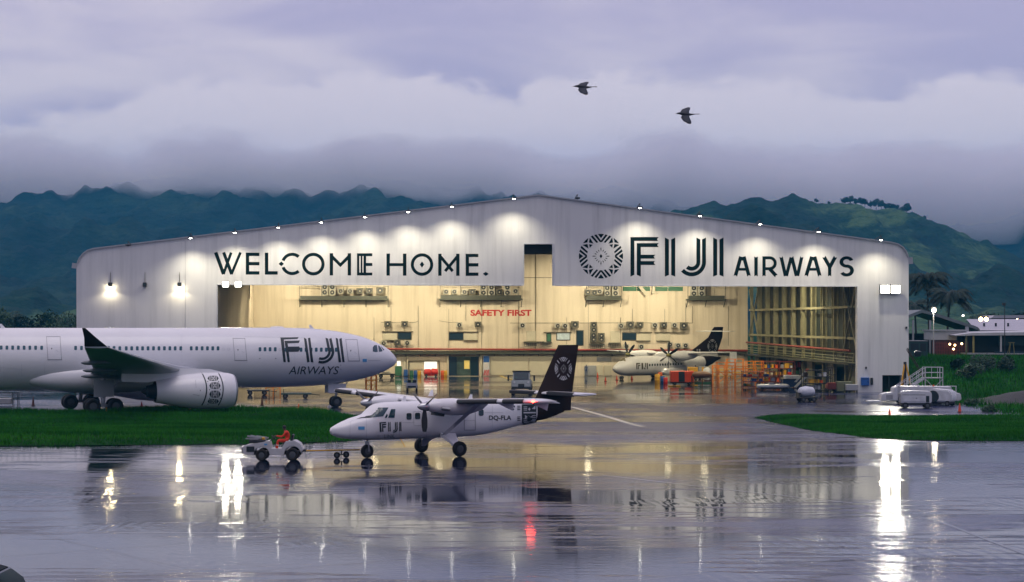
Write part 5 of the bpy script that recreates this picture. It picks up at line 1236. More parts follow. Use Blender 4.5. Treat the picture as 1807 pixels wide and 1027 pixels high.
wing_mesh([(-3.6, hx - .5, hx - 1.3, zs, .09), (0, hx, hx - 1.6, zs, .11), (3.6, hx - .5, hx - 1.3, zs, .09)]).build('tailplane', WHITE, tq, smooth=40)
# ------------------------------------------------------------------ helpers for small kit
def bevel(o, w_=.03, seg=2):
    bm = bmesh.new(); bm.from_mesh(o.data); bmesh.ops.remove_doubles(bm, verts=bm.verts, dist=.0005)
    ed = [e for e in bm.edges if len(e.link_faces) == 2 and e.calc_face_angle(0) > R(28)]
    bmesh.ops.bevel(bm, geom=ed, offset=w_, segments=seg, affect='EDGES', clamp_overlap=True)
    bm.to_mesh(o.data); bm.free(); o.data.polygons.foreach_set('use_smooth', [True] * len(o.data.polygons)); o.data.set_sharp_from_angle(angle=R(40)); return o
def at_ground(px, py): p = ground(px, py); return p
def side(pts, y0, y1, m, name, parent, bv=.03):
    b = MB(); b.prism(pts, lambda a, c, t: (a, t, c), y0, y1); o = b.build(name, m, parent)
    return bevel(o, bv) if bv else o
def empty(name, parent, loc=(0, 0, 0)):
    o = bpy.data.objects.new(name, None); COL.objects.link(o); o.parent = parent; o.location = loc; return o

# ------------------------------------------------------------------ tow tractor and its driver
p = ground(484, 812)
tr = thing('tow_tractor', 'small open white tow tractor with gear piled on its hood, pulling the small plane', 'tow tractor', (p.x, p.y, 0), R(182))
TRW = mat('tractor_white', (.50, .51, .54), .4, var=.12, vscale=3, tint=(.42, .42, .42))
def arch(cx_, r_, n=9, up=True): return [(cx_ + r_ * math.cos(math.pi * (1 - i / n)), .33 + r_ * math.sin(math.pi * (1 - i / n))) for i in range(n + 1)]
body = [(-1.50, .55), (-1.35, .38)] + [(x, z) for x, z in arch(-.97, .43)] + [(-.45, .30), (.12, .30)] + [(x, z) for x, z in arch(.59, .40)] + [(1.05, .30), (1.48, .34), (1.55, .45), (1.53, .72), (1.35, .80), (.45, .97), (.20, 1.02), (.12, .62), (-.42, .62), (-.50, .80), (-.62, .99), (-1.10, 1.02), (-1.36, .86)]
side(body, -.62, .62, TRW, 'body', tr, .04)
side([(-1.42, .30), (1.42, .30), (1.42, .48), (-1.30, .48)], -.46, .46, DMETAL, 'chassis', tr, .02)
b = MB(); b.bev(1.50, 1.60, -.55, .55, .38, .68, .03); b.build('grille', DMETAL, tr)
for s_ in (-.42, .42):
    b = MB(); b.lathe([(1.59, .10), (1.625, .08), (1.63, .01)], (0, s_, .62), 'x', 12); b.build('headlight', GSE_W, tr)
b = MB(); b.box(.95, 1.35, .622, .64, .46, .74); b.build('vent', DARK, tr)
b = MB(); b.box(.30, .46, .622, .634, .80, .88); b.build('badge', BLUEFLAG, tr)
for x, r_ in ((.59, .30), (-.97, .33)):
    for s_ in (-.60, .60): wheel(tr, x, s_, r_, r_, .24)
b = MB(); b.bev(-1.05, -.45, -.45, .45, .78, .92, .04); b.build('seat', BOOT, tr); side([(-.92, .9), (-1.02, 1.30), (-.92, 1.32), (-.80, .9)], -.42, .42, BOOT, 'backrest', tr, .02)
b = MB(); b.cyl((.28, 0, .9), (.02, 0, 1.16), .03, n=8)
for i in range(16):
    a0, a1 = 2 * math.pi * i / 16, 2 * math.pi * (i + 1) / 16; P = lambda a: Vector((.02 + .10 * math.cos(a), .19 * math.sin(a), 1.17 + .14 * math.cos(a) * .6)); b.cyl(P(a0), P(a1), .016, n=5)
b.build('steering_wheel', DMETAL, tr)
b = MB(); b.bev(-1.62, -1.42, -.1, .1, .42, .56, .02); b.build('tow_hitch', DMETAL, tr)
gp = thing('gear_pile', 'dark tool tray heaped with chocks and bars on the hood of the tow tractor', 'tool tray', (p.x, p.y, 0), R(182))
b = MB(); b.bev(.42, 1.25, -.5, .5, .90, 1.06, .02); b.build('tray', DMETAL, gp)
rg_ = random.Random(3); b = MB()
for k in range(16):
    x, y = rg_.uniform(.45, 1.2), rg_.uniform(-.45, .45); a = rg_.uniform(-.5, .5); l = rg_.uniform(.15, .4)
    b.bar((x - l * math.cos(a), y - l * math.sin(a), 1.08 + rg_.random() * .08), (x + l * math.cos(a), y + l * math.sin(a), 1.10 + rg_.random() * .14), .06)
b.build('bars', GREY, gp)
b = MB(); b.bev(.55, .85, -.2, .25, 1.06, 1.20, .03); b.build('case', GREEN, gp); b = MB(); b.bev(.45, .60, .1, .4, 1.06, 1.19, .02); b.build('chock', YELLOW, gp)

def skin_body(name, V, E, rad, root, m, sub=2, parent=None):
    me = bpy.data.meshes.new(name); me.from_pydata(V, E, []); o = bpy.data.objects.new(name, me); COL.objects.link(o)
    mo = o.modifiers.new('s', 'SKIN'); mo.use_smooth_shade = True
    for i, r_ in enumerate(rad):
        sv = me.skin_vertices[0].data[i]; sv.radius = (r_, r_) if not isinstance(r_, tuple) else r_; sv.use_root = (i == root)
    su = o.modifiers.new('u', 'SUBSURF'); su.levels = sub; su.render_levels = sub
    dg = bpy.context.evaluated_depsgraph_get(); nm = bpy.data.meshes.new_from_object(o.evaluated_get(dg)); o.modifiers.clear(); o.data = nm; bpy.data.meshes.remove(me)
    nm.materials.clear()
    for q in (m if isinstance(m, (list, tuple)) else [m]): nm.materials.append(q)
    nm.polygons.foreach_set('use_smooth', [True] * len(nm.polygons)); o.parent = parent; return o
SUIT = mat('orange_overalls', (.72, .045, .015), .75, var=.25, vscale=6, bump=.3); SKIN = mat('brown_skin', (.10, .045, .028), .5, var=.1); HAIR = mat('dark_hair', (.008, .008, .010), .6, var=.1); SHOE = mat('black_boots', (.012, .012, .012), .5, var=.1)
def hand(V, E, rad, w_, d, dn, si):
    """palm and five unequal curled fingers after wrist w_ along d, curling towards dn"""
    k0 = len(V) - 1; d = Vector(d).normalized(); dn = Vector(dn).normalized(); sd_ = d.cross(dn).normalized() * si
    V.append(tuple(Vector(w_) + d * .05)); E.append((k0, len(V) - 1)); rad.append((.038, .016)); kp = len(V) - 1
    for off, l in ((-.030, .062), (-.010, .074), (.010, .078), (.029, .066)):
        a = Vector(w_) + d * .092 + sd_ * off; b_ = a + (d * .6 + dn * .5).normalized() * l * .5; c = b_ + (d * .1 + dn).normalized() * l * .5
        n0 = len(V); V.extend([tuple(a), tuple(b_), tuple(c)]); E.extend([(kp, n0), (n0, n0 + 1), (n0 + 1, n0 + 2)]); rad.extend([.0095, .0085, .007])
    a = Vector(w_) + d * .04 - sd_ * .045 + dn * .02; b_ = a + (d * .7 + dn * .4 - sd_ * .2).normalized() * .045
    n0 = len(V); V.extend([tuple(a), tuple(b_)]); E.extend([(kp, n0), (n0, n0 + 1)]); rad.extend([.011, .009])
pe = thing('person', 'seated driver in orange overalls with dark hair steering the white tow tractor', 'person', (p.x, p.y, 0), R(182))
V = [(-.70, .02, 1.00), (-.70, .02, 1.14), (-.66, .03, 1.30), (-.60, .03, 1.44), (-.55, .03, 1.525), (-.515, .03, 1.60), (-.50, .03, 1.685), (-.505, .03, 1.735)]
E = [(i, i + 1) for i in range(7)]; rad = [(.155, .13), (.13, .115), (.155, .125), (.13, .10), .052, (.072, .088), (.074, .092), (.045, .055)]
def limb(par, pts, rs):
    for q, r_ in zip(pts, rs): V.append(q); E.append((par, len(V) - 1)); rad.append(r_); par = len(V) - 1
    return par
limb(0, [(-.62, .16, .99), (-.20, .26, 1.00), (-.17, .30, .60), (-.19, .31, .47), (-.02, .33, .44)], [.10, .072, .052, .045, .038])
limb(0, [(-.62, -.10, .99), (-.20, -.04, 1.02), (-.10, -.02, .66), (-.10, -.02, .50), (.07, -.02, .46)], [.10, .072, .052, .045, .038])
for sg in (1, -1):
    wr = (-.10, .03 + sg * .17, 1.245); limb(3, [(-.60, .03 + sg * .19, 1.42), (-.42, .03 + sg * .27, 1.20), (-.26, .03 + sg * .22, 1.21), wr], [.062, .046, .036, .027])
    hand(V, E, rad, wr, (1, -.2 * sg, -.12), (.1, -.6 * sg, -.8), sg)
bo = skin_body('body', V, E, rad, 0, [SUIT, SKIN, SHOE], 2, pe)
for f in bo.data.polygons:
    c = f.center; f.material_index = 1 if c.z > 1.505 or c.x > -.13 and c.z > 1.12 else (2 if c.z < .52 else 0)
b = MB(); rg = []
for i in range(9):
    t = i / 8 * math.pi * .60; rg.append((.112 * math.cos(t), .098 * math.sin(t) + .002))
b.lathe(rg, (-.515, .03, 1.672), 'z', 16); ho = b.build('hair', HAIR, pe, smooth=60)
b = MB(); b.loft([[(-.425, .018, 1.665), (-.425, .042, 1.665), (-.42, .03, 1.685)], [(-.388, .016, 1.628), (-.388, .044, 1.628), (-.41, .03, 1.65)]]); b.build('nose', SKIN, pe, smooth=60)
for s_ in (-1, 1):
    b = MB(); b.lathe([(-.006, .004), (0, .008), (.006, .004)], (-.418, .03 + s_ * .03, 1.668), 'x', 8); b.build('eye', DARK, pe)
    b = MB(); b.loft([[(-.52, .03 + s_ * .076, 1.68), (-.49, .03 + s_ * .078, 1.675), (-.50, .03 + s_ * .076, 1.635)], [(-.53, .03 + s_ * .096, 1.685), (-.50, .03 + s_ * .092, 1.68), (-.505, .03 + s_ * .085, 1.632)]]); b.build('ear', SKIN, pe, smooth=60)
b = MB(); b.box(-.432, -.418, .005, .055, 1.592, 1.600); b.build('mouth', mat('lips', (.06, .02, .018), .5, var=0), pe)
REFL = mat('reflective_tape', (.7, .7, .55), .3, var=.05)
b = MB()
for (a, c, r_) in (((-.19, .285, .80), (-.188, .288, .765), .068), ((-.15, -.03, .82), (-.14, -.03, .785), .068)): b.cyl(a, c, r_, n=14, cap=False)
b.build('leg_stripe', REFL, pe, smooth=60)
# tow bar with its pair of small wheels
tbh = thing('tow_bar', 'thin yellow tow bar on a pair of small wheels between tractor and plane', 'tow bar', (TO.x, TO.y, 0), 0)
te = Vector((p.x + 1.55 - TO.x, p.y - TO.y, .48)); b = MB(); b.cyl((-.38, .02, .42), tuple(te), .035, n=8)
b.build('bar', YELLOW, tbh)
for s_ in (-.17, .17): wheel(tbh, -1.32 + s_ * 1.3, -.10 + s_ * 1.2, .17, .17, .12)
b = MB(); b.bar((-1.55, -.30, .18), (-1.10, .12, .18), .05); b.bar((-1.32, -.1, .18), (-1.32, -.1, .44), .06); b.build('axle', DMETAL, tbh)

# ------------------------------------------------------------------ cones
def make_cone(label, h=.75, dark=False):
    t_ = thing('traffic_cone', label, 'traffic cone', group='traffic cones on the apron')
    b = MB(); b.bev(-.20, .20, -.20, .20, 0, .05, .02); b.build('base', BOOT, t_)
    b = MB(); b.lathe([(.05, .16), (h * .95, .035), (h, .025)], n=14, axis='z'); b.build('cone', mat('cone_orange', (.70, .07, .02), .5, var=.15) if not dark else mat('cone_dark', (.10, .035, .03), .6, var=.2), t_, smooth=50); return t_  # dark cones get a deeper red brown
cones = [(1570, 736.5, .80, 0, 'orange cone at the edge of the right grass, left of the other one there'), (1693.5, 727, .80, 0, 'orange cone on bright paving right of the white equipment'), (250, 720, .62, 0, 'red cone under the airliner wing, beside the engine'), (335, 727.5, .72, 1, 'dark cone directly below the airliner engine'), (462.5, 716, .95, 1, 'tall dark cone on the paving behind the airliner engine'), (527, 727, .75, 0, 'orange cone at the grass edge left of the airliner nose wheel'), (58.5, 716.5, .95, 1, 'tall dark cone left of the airliner main wheels'), (1054.5, 667, .85, 0, 'larger red cone in the hall just left of the turboprop nose'), (1068.5, 673, .62, 0, 'small red cone in the hall nearest the turboprop nose'), (1088.5, 671, .75, 0, 'red cone under the turboprop nose'), (1115, 669, .6, 0, 'red cone under the turboprop fuselage')]
for x, y, h, dk, lb in cones: c = make_cone(lb, h, dk); c.location = ground(x, y)
def post(px, py, h, r_, m, label, group=None):
    t_ = thing('marker_post', label, 'post', ground(px, py), group=group); b = MB(); b.cyl((0, 0, 0), (0, 0, h), r_, r_ * .85, n=10); b.build('shaft', m, t_); b = MB(); b.lathe([(0, r_ * 1.8), (.04, r_ * 1.6)], n=12, axis='z'); b.build('base', DMETAL, t_)
post(188, 730, .55, .07, YELLOW, 'short yellow post in the grass below the airliner wheels, left of two'); post(197, 730, .55, .07, YELLOW, 'short yellow post in the grass below the airliner wheels, right of two')
for x, y, lb in ((475, 704, 'thin dark post under the airliner belly, leftmost of three'), (484, 703.5, 'thin dark post under the airliner belly, middle of three'), (500.5, 703, 'thin dark post under the airliner belly, beside the flat dolly')): post(x, y, 1.0, .04, DMETAL, lb)

# ------------------------------------------------------------------ white equipment by the right leg of the hangar
def cart_wheels(t_, xs_, y, r_=.26, wd=.18):
    for x in xs_:
        for s_ in (-y, y): wheel(t_, x, s_, r_, r_, wd)
p = ground(1615, 720.5)
gpu = thing('power_cart', 'boxy white ground power cart with side panels, nearest the camera by the right hangar leg', 'power cart', p, R(-4))
side([(-1.45, .52), (1.35, .52), (1.45, .62), (1.45, 1.45), (1.30, 1.62), (.2, 1.68), (-1.1, 1.66), (-1.45, 1.48)], -.8, .8, GSE_W, 'housing', gpu, .06)
b = MB(); b.bev(-1.32, .85, -.83, -.795, .70, 1.22, .015); b.build('side_panel', GSE_W, gpu); b = MB(); b.box(-1.30, .85, -.815, -.80, 1.27, 1.31); b.box(.9, 1.2, -.82, -.80, .62, 1.2); b.build('vent', DARK, gpu)
b = MB(); b.box(-.05, .06, -.85, -.83, .95, 1.02); b.build('handle', DARK, gpu)
b = MB(); b.box(-1.4, 1.5, -.7, .7, .34, .50); b.build('chassis', DMETAL, gpu); cart_wheels(gpu, (-1.0, 1.05), .72, .30, .22)
b = MB(); b.bar((1.5, 0, .42), (2.2, 0, .3), .08); b.build('drawbar', DMETAL, gpu)
b = MB(); b.bar((-1.52, -.7, .5), (-1.52, -.7, 2.05), .05); b.bar((-1.52, .6, .5), (-1.52, .6, 2.05), .05); b.bar((-1.52, -.7, 2.05), (-1.52, .6, 2.05), .05); b.build('rail', DMETAL, gpu)
p = ground(1660, 716)
ast = thing('air_start_unit', 'white rounded unit with a big dark open arch, right behind the power cart', 'air start unit', p, R(-30))
side([(-1.2, .4), (1.3, .4), (1.35, 1.2), (1.1, 1.55), (-.6, 1.66), (-1.2, 1.4)], -.85, .85, GSE_W, 'housing', ast, .12)
b = MB(); b.lathe([(-.92, .02), (-.92, .55), (-.84, .60)], (-.5, 0, .92), 'y', 20); b.build('intake', DARK, ast, smooth=40); b = MB(); b.box(-1.1, 1.2, -.7, .7, .25, .42); b.build('chassis', DMETAL, ast); cart_wheels(ast, (-.8, .9), .75)
p = ground(1622, 712.5)
ldr = thing('aircraft_tug', 'long low white aircraft tug with flat top and dark wheel openings behind the power cart', 'aircraft tug', p, R(-3))
tb_ = [(-3.9, .35), (-3.85, .95), (-3.3, 1.12), (-2.7, 1.15), (-2.65, 1.62), (-2.2, 1.78), (3.0, 1.74), (3.05, 1.12), (3.9, 1.08), (4.0, .45), (3.7, .32), (2.75, .32), (2.55, 1.0), (2.1, 1.28), (1.5, 1.28), (1.15, 1.0), (1.0, .35), (-1.3, .35), (-1.4, .95), (-2.1, .95), (-2.2, .35)]
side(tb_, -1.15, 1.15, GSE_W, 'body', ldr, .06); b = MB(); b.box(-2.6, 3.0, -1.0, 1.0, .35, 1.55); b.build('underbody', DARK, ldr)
b = MB(); b.bev(-3.4, -2.75, -1.17, -1.12, .5, .95, .02); b.build('locker_panel', BLUEFLAG if False else GREY, ldr)
cart_wheels(ldr, (-1.75, 1.85), .95, .5, .36)
b = MB(); b.bar((3.0, 1.0, 1.1), (3.0, 1.0, 1.75), .06); b.bar((3.8, 1.0, 1.05), (3.8, 1.0, 1.72), .06); b.bar((2.9, 1.0, 1.74), (3.85, 1.0, 1.72), .07); b.build('rail', GSE_W, ldr)
for x in (-2.3, -.2, 1.3): b = MB(); b.lathe([(0, .09), (.12, .08), (.16, .02)], (x, -.7, 1.76), 'z', 10); b.build('beacon', ORANGE if x > 1 else GSE_W, ldr)
b = MB(); b.bev(-5.2, -3.9, -1.0, .6, .18, .34, .03); b.build('towing_ramp', GSE_W, ldr)
p = ground(1626, 706.5)
stp = thing('boarding_stairs', 'white tubular maintenance stairs with a railed landing by the right hangar leg', 'stairs', p, R(-2))
b = MB(); zt = 2.35
for s_ in (-.55, .55):
    b.bar((-2.9, s_, .25), (.25, s_, zt), .09, .22)
b.build('stringer', GSE_W, stp); b = MB()
for i in range(11):
    t = (i + .5) / 11; b.box(-2.9 + 3.15 * t - .12, -2.9 + 3.15 * t + .14, -.5, .5, .25 + (zt - .25) * t - .02, .25 + (zt - .25) * t + .02)
b.build('tread', GREY, stp)
for s_ in (-.6, .6):
    b = MB()
    for h in (.55, 1.05): b.bar((-2.9, s_, .25 + h), (.25, s_, zt + h), .055)
    for i in range(6): t = i / 5; b.bar((-2.9 + 3.15 * t, s_, .25 + (zt - .25) * t), (-2.9 + 3.15 * t, s_, 1.30 + (zt - .25) * t), .05)
    b.build('handrail', GSE_W, stp)
b = MB(); b.box(.2, 2.1, -.9, .9, zt - .06, zt + .04); b.build('landing', GREY, stp)
b = MB()
for x, y in ((.25, -.85), (2.05, -.85), (.25, .85), (2.05, .85)): b.bar((x, y, .15), (x, y, zt + 1.1), .08)
for z in (zt + .55, zt + 1.1): b.bar((.25, -.85, z), (2.05, -.85, z), .05); b.bar((2.05, -.85, z), (2.05, .85, z), .05); b.bar((.25, .85, z), (2.05, .85, z), .05)
for x in (.9, 1.5): b.bar((x, -.85, zt), (x, -.85, zt + 1.1), .045)
b.bar((.25, -.85, .4), (2.05, -.85, zt - .1), .05); b.bar((2.05, -.85, .4), (.25, -.85, zt - .1), .05); b.build('landing_frame', GSE_W, stp)
p = ground(1597, 705)
tj = thing('tripod_jack', 'tall yellow tripod jack standing by the small doorway in the right hangar leg', 'jack', p, R(10)); b = MB()
for a in (90, 210, 330): b.bar((.95 * math.cos(R(a)), .95 * math.sin(R(a)), 0), (.10 * math.cos(R(a)), .10 * math.sin(R(a)), 3.7), .13)
b.build('leg', YELLOW, tj); b = MB(); b.cyl((0, 0, .6), (0, 0, 3.95), .16, n=12); b.build('ram', DMETAL, tj); b = MB()
for a in (90, 210, 330): c = R(a); d = R(a + 120); b.bar((.72 * math.cos(c), .72 * math.sin(c), .9), (.72 * math.cos(d), .72 * math.sin(d), .9), .07)
b.build('brace', YELLOW, tj)
p = ground(1640, 703)
bm_ = thing('boom_crane', 'dark rusty lattice boom leaning up behind the white stairs', 'crane boom', p, 0); b = MB(); A_, B_ = Vector((.3, 0, .5)), Vector((-2.2, 1.2, 5.2))
RUST = mat('rusty_dark', (.045, .028, .015), .7, var=.3)
for dx, dz in ((0, 0), (.28, .05), (.1, .3)): b.bar(A_ + Vector((dx, 0, dz)), B_ + Vector((dx * .5, 0, dz * .5)), .07)
for i in range(12): t, t2 = i / 12, (i + 1) / 12; b.bar(A_.lerp(B_, t), A_.lerp(B_, t2) + Vector((.2, 0, .12)), .04)
b.build('boom', RUST, bm_); b = MB(); b.bev(-.6, .8, -.5, .5, 0, .6, .05); b.build('base', DMETAL, bm_); b = MB(); b.lathe([(-.3, .05), (-.2, .36), (.25, .42), (.4, .1)], (B_.x + 1.2, B_.y, B_.z - .5), 'z', 12); b.build('bucket', DARK, bm_)
# tank trailer
p = ground(1423, 709); tk = thing('tank_trailer', 'bulging white tank under a wrinkled cover on a small dark trailer', 'tank trailer', p, R(12))
b = MB(); secs = []
for i in range(11):
    t = i / 10; a = math.pi * t; r_ = max(.04, math.sin(a) ** .5); secs.append([(-.85 * math.cos(a), .62 * r_ * math.cos(k * .3927) * (1 + .06 * math.sin(k * 2.3 + i)), 1.02 + .55 * r_ * math.sin(k * .3927) * (1 + .07 * math.sin(k * 3.1 + i * 1.7))) for k in range(16)])
b.loft(secs); b.build('tank', mat('tank_cover', (.60, .63, .70), .45, var=.2, vscale=4, bump=.3, bscale=6), tk, smooth=60)
b = MB(); b.bev(-.95, .95, -.65, .65, .34, .52, .03); b.build('chassis', DMETAL, tk); cart_wheels(tk, (-.55, .6), .62, .26, .2); b = MB(); b.bar((.95, 0, .4), (1.5, 0, .3), .07); b.build('drawbar', DMETAL, tk)
b = MB(); b.box(-.9, -.82, -.6, .6, .5, .95); b.build('headboard', DMETAL, tk)
# long low cart and steps at the hall mouth
p = ground(1364, 688); lcart = thing('fairing_trolley', 'long low white trolley with rounded ends at the hall mouth', 'trolley', p, R(3))
b = MB(); secs = []
for x, h, w_ in ((-2.0, .05, .1), (-1.9, .2, .45), (-1.5, .3, .6), (1.4, .3, .6), (1.85, .22, .45), (2.0, .05, .1)):
    secs.append([(x, w_ * math.cos(a), .42 + h * math.sin(a)) for a in [2 * math.pi * i / 16 for i in range(16)]])
b.loft(secs); b.build('body', GSE_W, lcart, smooth=50); b = MB(); b.bev(-1.6, 1.7, -.62, .62, .16, .32, .03); b.build('frame', DMETAL, lcart); cart_wheels(lcart, (-1.3, 1.3), .5, .16, .1)
b = MB(); b.box(-.5, .1, -.3, .3, .70, .86); b.box(.8, 1.0, -.2, .2, .70, .82); b.build('hatch', GREY, lcart)
p = ground(1396, 684); bb = thing('blue_skip', 'dark blue steel skip at the foot of the red and white steps', 'skip', p, R(5)); side([(-1.1, .1), (1.0, .1), (1.15, 1.0), (-1.2, 1.0)], -.6, .6, mat('skip_blue', (.015, .045, .14), .5, var=.2), 'body', bb, .03); b = MB(); b.box(-1.25, 1.2, -.66, .66, 1.0, 1.07); b.build('rim', DMETAL, bb); b = MB(); b.bev(-.9, 1.0, -.5, .5, 1.08, 1.55, .05); b.build('lid', GSE_W, bb)
p = ground(1414, 685); ws = thing('work_steps', 'white work steps with a red tipped handrail at the hall mouth', 'steps', p, R(4))
for s_ in (-.35, .35):
    b = MB(); b.bar((-.75, s_, .1), (.75, s_, 1.6), .08, .18); b.build('stringer', GSE_W, ws); b = MB(); b.bar((-.75, s_, .75), (.55, s_, 2.1), .07); b.build('handrail', GSE_W, ws); b = MB(); b.bar((.55, s_, 2.1), (.85, s_, 2.35), .14); b.build('rail_end', ORANGE, ws)
b = MB()
for i in range(7): t = i / 6; b.box(-.75 + 1.5 * t - .12, -.75 + 1.5 * t + .12, -.33, .33, .12 + 1.5 * t, .16 + 1.5 * t)
b.bar((.75, -.35, 1.6), (.75, -.35, .05), .07); b.bar((.75, .35, 1.6), (.75, .35, .05), .07); b.build('tread', GREY, ws)

# ------------------------------------------------------------------ coloured kit round the parked turboprop
def gse_box(px, py, l, w_, h, m, m2, label, rz=0, cat='generator', name='generator_cart', dark_panel=True):
    t_ = thing(name, label, cat, ground(px, py), R(rz))
    b = MB(); b.bev(-l / 2, l / 2, -w_ / 2, w_ / 2, .35, .35 + h, .05); b.build('housing', m, t_)
    if dark_panel: b = MB(); b.box(-l * .16, l * .10, -w_ / 2 - .012, -w_ / 2 - .002, .40, .30 + h); b.build('grille', m2, t_)
    b = MB(); b.box(-l / 2 + .1, l / 2 - .1, -w_ / 2 + .1, w_ / 2 - .1, .2, .36); b.build('chassis', DMETAL, t_); cart_wheels(t_, (-l * .32, l * .32), w_ / 2 - .08, .2, .14)
    b = MB(); b.cyl((l * .3, 0, .35 + h), (l * .3, 0, .62 + h), .06, n=8); b.build('exhaust_pipe', DMETAL, t_); return t_
gse_box(1203, 679, 3.0, 1.5, 1.45, mat('bright_red', (.75, .07, .012), .4, var=.08), DARK, 'bright red orange generator cart with a dark grille in front of the turboprop wing', 2)
gse_box(1222, 671, 1.4, 1.2, 1.5, YELLOW, DARK, 'plain yellow box cart behind the red generator', 0, 'cart', 'box_cart', False)
gse_box(1240, 669, 1.3, 1.1, 1.45, GREY, YELLOW, 'grey machine with a yellow front behind the red generator', 0, 'machine', 'hydraulic_cart')
def drum(px, py, m, label, r_=.3, h=.95):
    t_ = thing('drum', label, 'drum', ground(px, py), group='drums beside the red generator'); b = MB(); b.lathe([(0, r_ * .96), (.02, r_), (h * .33, r_), (h * .35, r_ * 1.04), (h * .37, r_), (h * .66, r_), (h * .68, r_ * 1.04), (h * .70, r_), (h - .02, r_), (h, r_ * .96)], n=18, axis='z'); b.build('barrel', m, t_, smooth=40); b = MB(); b.lathe([(h - .015, r_ * .9), (h - .03, .05)], n=18, axis='z'); b.lathe([(h, .05), (h + .03, .05)], (r_ * .5, 0, 0), 'z', 8); b.build('lid', m, t_)
drum(1160, 676, YELLOW, 'yellow drum left of the red generator', .36, 1.2); drum(1169, 677, BLUE, 'blue drum left of the red generator', .32, 1.0); drum(1174.5, 677.5, RED, 'red drum touching the red generator', .28, .85); drum(1165, 673, ORANGE, 'orange drum behind the yellow and blue drums', .3, 1.25)
t_ = thing('kerb_block', 'low yellow block on the floor before the red generator', 'block', ground(1190, 682)); b = MB(); b.bev(-.8, .8, -.15, .15, 0, .15, .03); b.build('block', YELLOW, t_); b = MB(); b.box(-.2, .2, -.155, .155, .04, .12); b.build('stripe', DARK, t_)
t_ = thing('engine_stand', 'brown engine stand carrying machinery right of the red generator', 'engine stand', ground(1238, 680), R(5)); b = MB()
for x in (-1.2, 0, 1.2): b.bar((x, -.5, 0), (x, -.5, 1.2), .10); b.bar((x, .5, 0), (x, .5, 1.2), .10)
b.bar((-1.2, -.5, 1.2), (1.2, -.5, 1.2), .12); b.bar((-1.2, .5, 1.2), (1.2, .5, 1.2), .12); b.bar((-1.2, -.5, .35), (1.2, -.5, 1.1), .07); b.build('frame', mat('brown_paint', (.14, .06, .02), .5, var=.2), t_)
b = MB(); b.lathe([(-1.2, .2), (-.9, .42), (.2, .48), (.9, .35), (1.3, .12)], (0, 0, 1.35), 'x', 16); b.build('engine', mat('brown_cowl', (.20, .10, .05), .45, var=.25), t_, smooth=50); b = MB(); b.box(-.9, 1.2, -.3, .3, .1, .45); b.build('tray', GREEN, t_)
t_ = thing('coiled_tank', 'white domed tank beside the brown engine stand', 'tank', ground(1248, 674)); b = MB(); b.lathe([(.3, .5), (.5, .62), (1.4, .62), (1.75, .5), (1.95, .2), (2.0, .02)], n=18, axis='z'); b.build('shell', GSE_W, t_, smooth=50); b = MB(); b.lathe([(0, .45), (.32, .5)], n=18, axis='z'); b.lathe([(.8, .64), (.95, .64)], n=18, axis='z'); b.build('band', mat('tank_band', (.10, .06, .06), .5, var=.1), t_)
def dock(px, py, l, d, h, label, rz=0):
    """orange scaffold dock: uprights, decks, rails and lattice"""
    t_ = thing('maintenance_dock', label, 'work platform', ground(px, py), R(rz), 'orange work platforms in the hall')
    OR = mat('dock_orange', (.85, .25, .015), .45, var=.2)
    n_ = max(2, int(l / 1.2)); 
    for s_ in (-d / 2, d / 2):
        for i in range(n_ + 1): b = MB(); x = -l / 2 + l * i / n_; b.bar((x, s_, 0), (x, s_, h), .10); b.build('upright', OR, t_)
    b = MB()
    for z in (h * .38, h * .68): b.box(-l / 2, l / 2, -d / 2, d / 2, z, z + .06)
    b.build('deck', YELLOW, t_); b = MB()
    for z in (h * .38 + .5, h * .68 + .5, h):
        for s_ in (-d / 2, d / 2): b.bar((-l / 2, s_, z), (l / 2, s_, z), .06)
    for i in range(n_): x = -l / 2 + l * i / n_; b.bar((x, -d / 2, .1), (x + l / n_, -d / 2, h * .38), .06); b.bar((x + l / n_, -d / 2, h * .38), (x, -d / 2, h * .68), .05)
    b.build('lattice', OR, t_); return t_
dock(1281, 679, 2.4, 1.5, 2.9, 'tall orange work platform right of the white domed tank'); dock(1313, 681, 2.8, 1.5, 2.5, 'orange work platform between the tall one and the red scaffold', 6); dock(1297, 674, 2.2, 1.2, 3.1, 'tallest orange platform standing behind the other two')
dock(1268, 675, 1.6, 1.2, 2.3, 'narrow orange platform at the left of the orange group'); dock(1331, 676, 2.2, 1.2, 2.9, 'orange platform at the right of the orange group behind the red rack', 4)
t_ = thing('white_panel', 'upright white panel leaning behind the orange platforms', 'panel', ground(1294, 667)); b = MB(); b.bev(-.5, .5, -.06, .06, .4, 3.8, .03); b.build('sheet', GSE_W, t_); b = MB(); b.bar((-.4, .1, 0), (-.4, .1, 1.2), .08); b.bar((.4, .1, 0), (.4, .1, 1.2), .08); b.build('foot', DMETAL, t_)
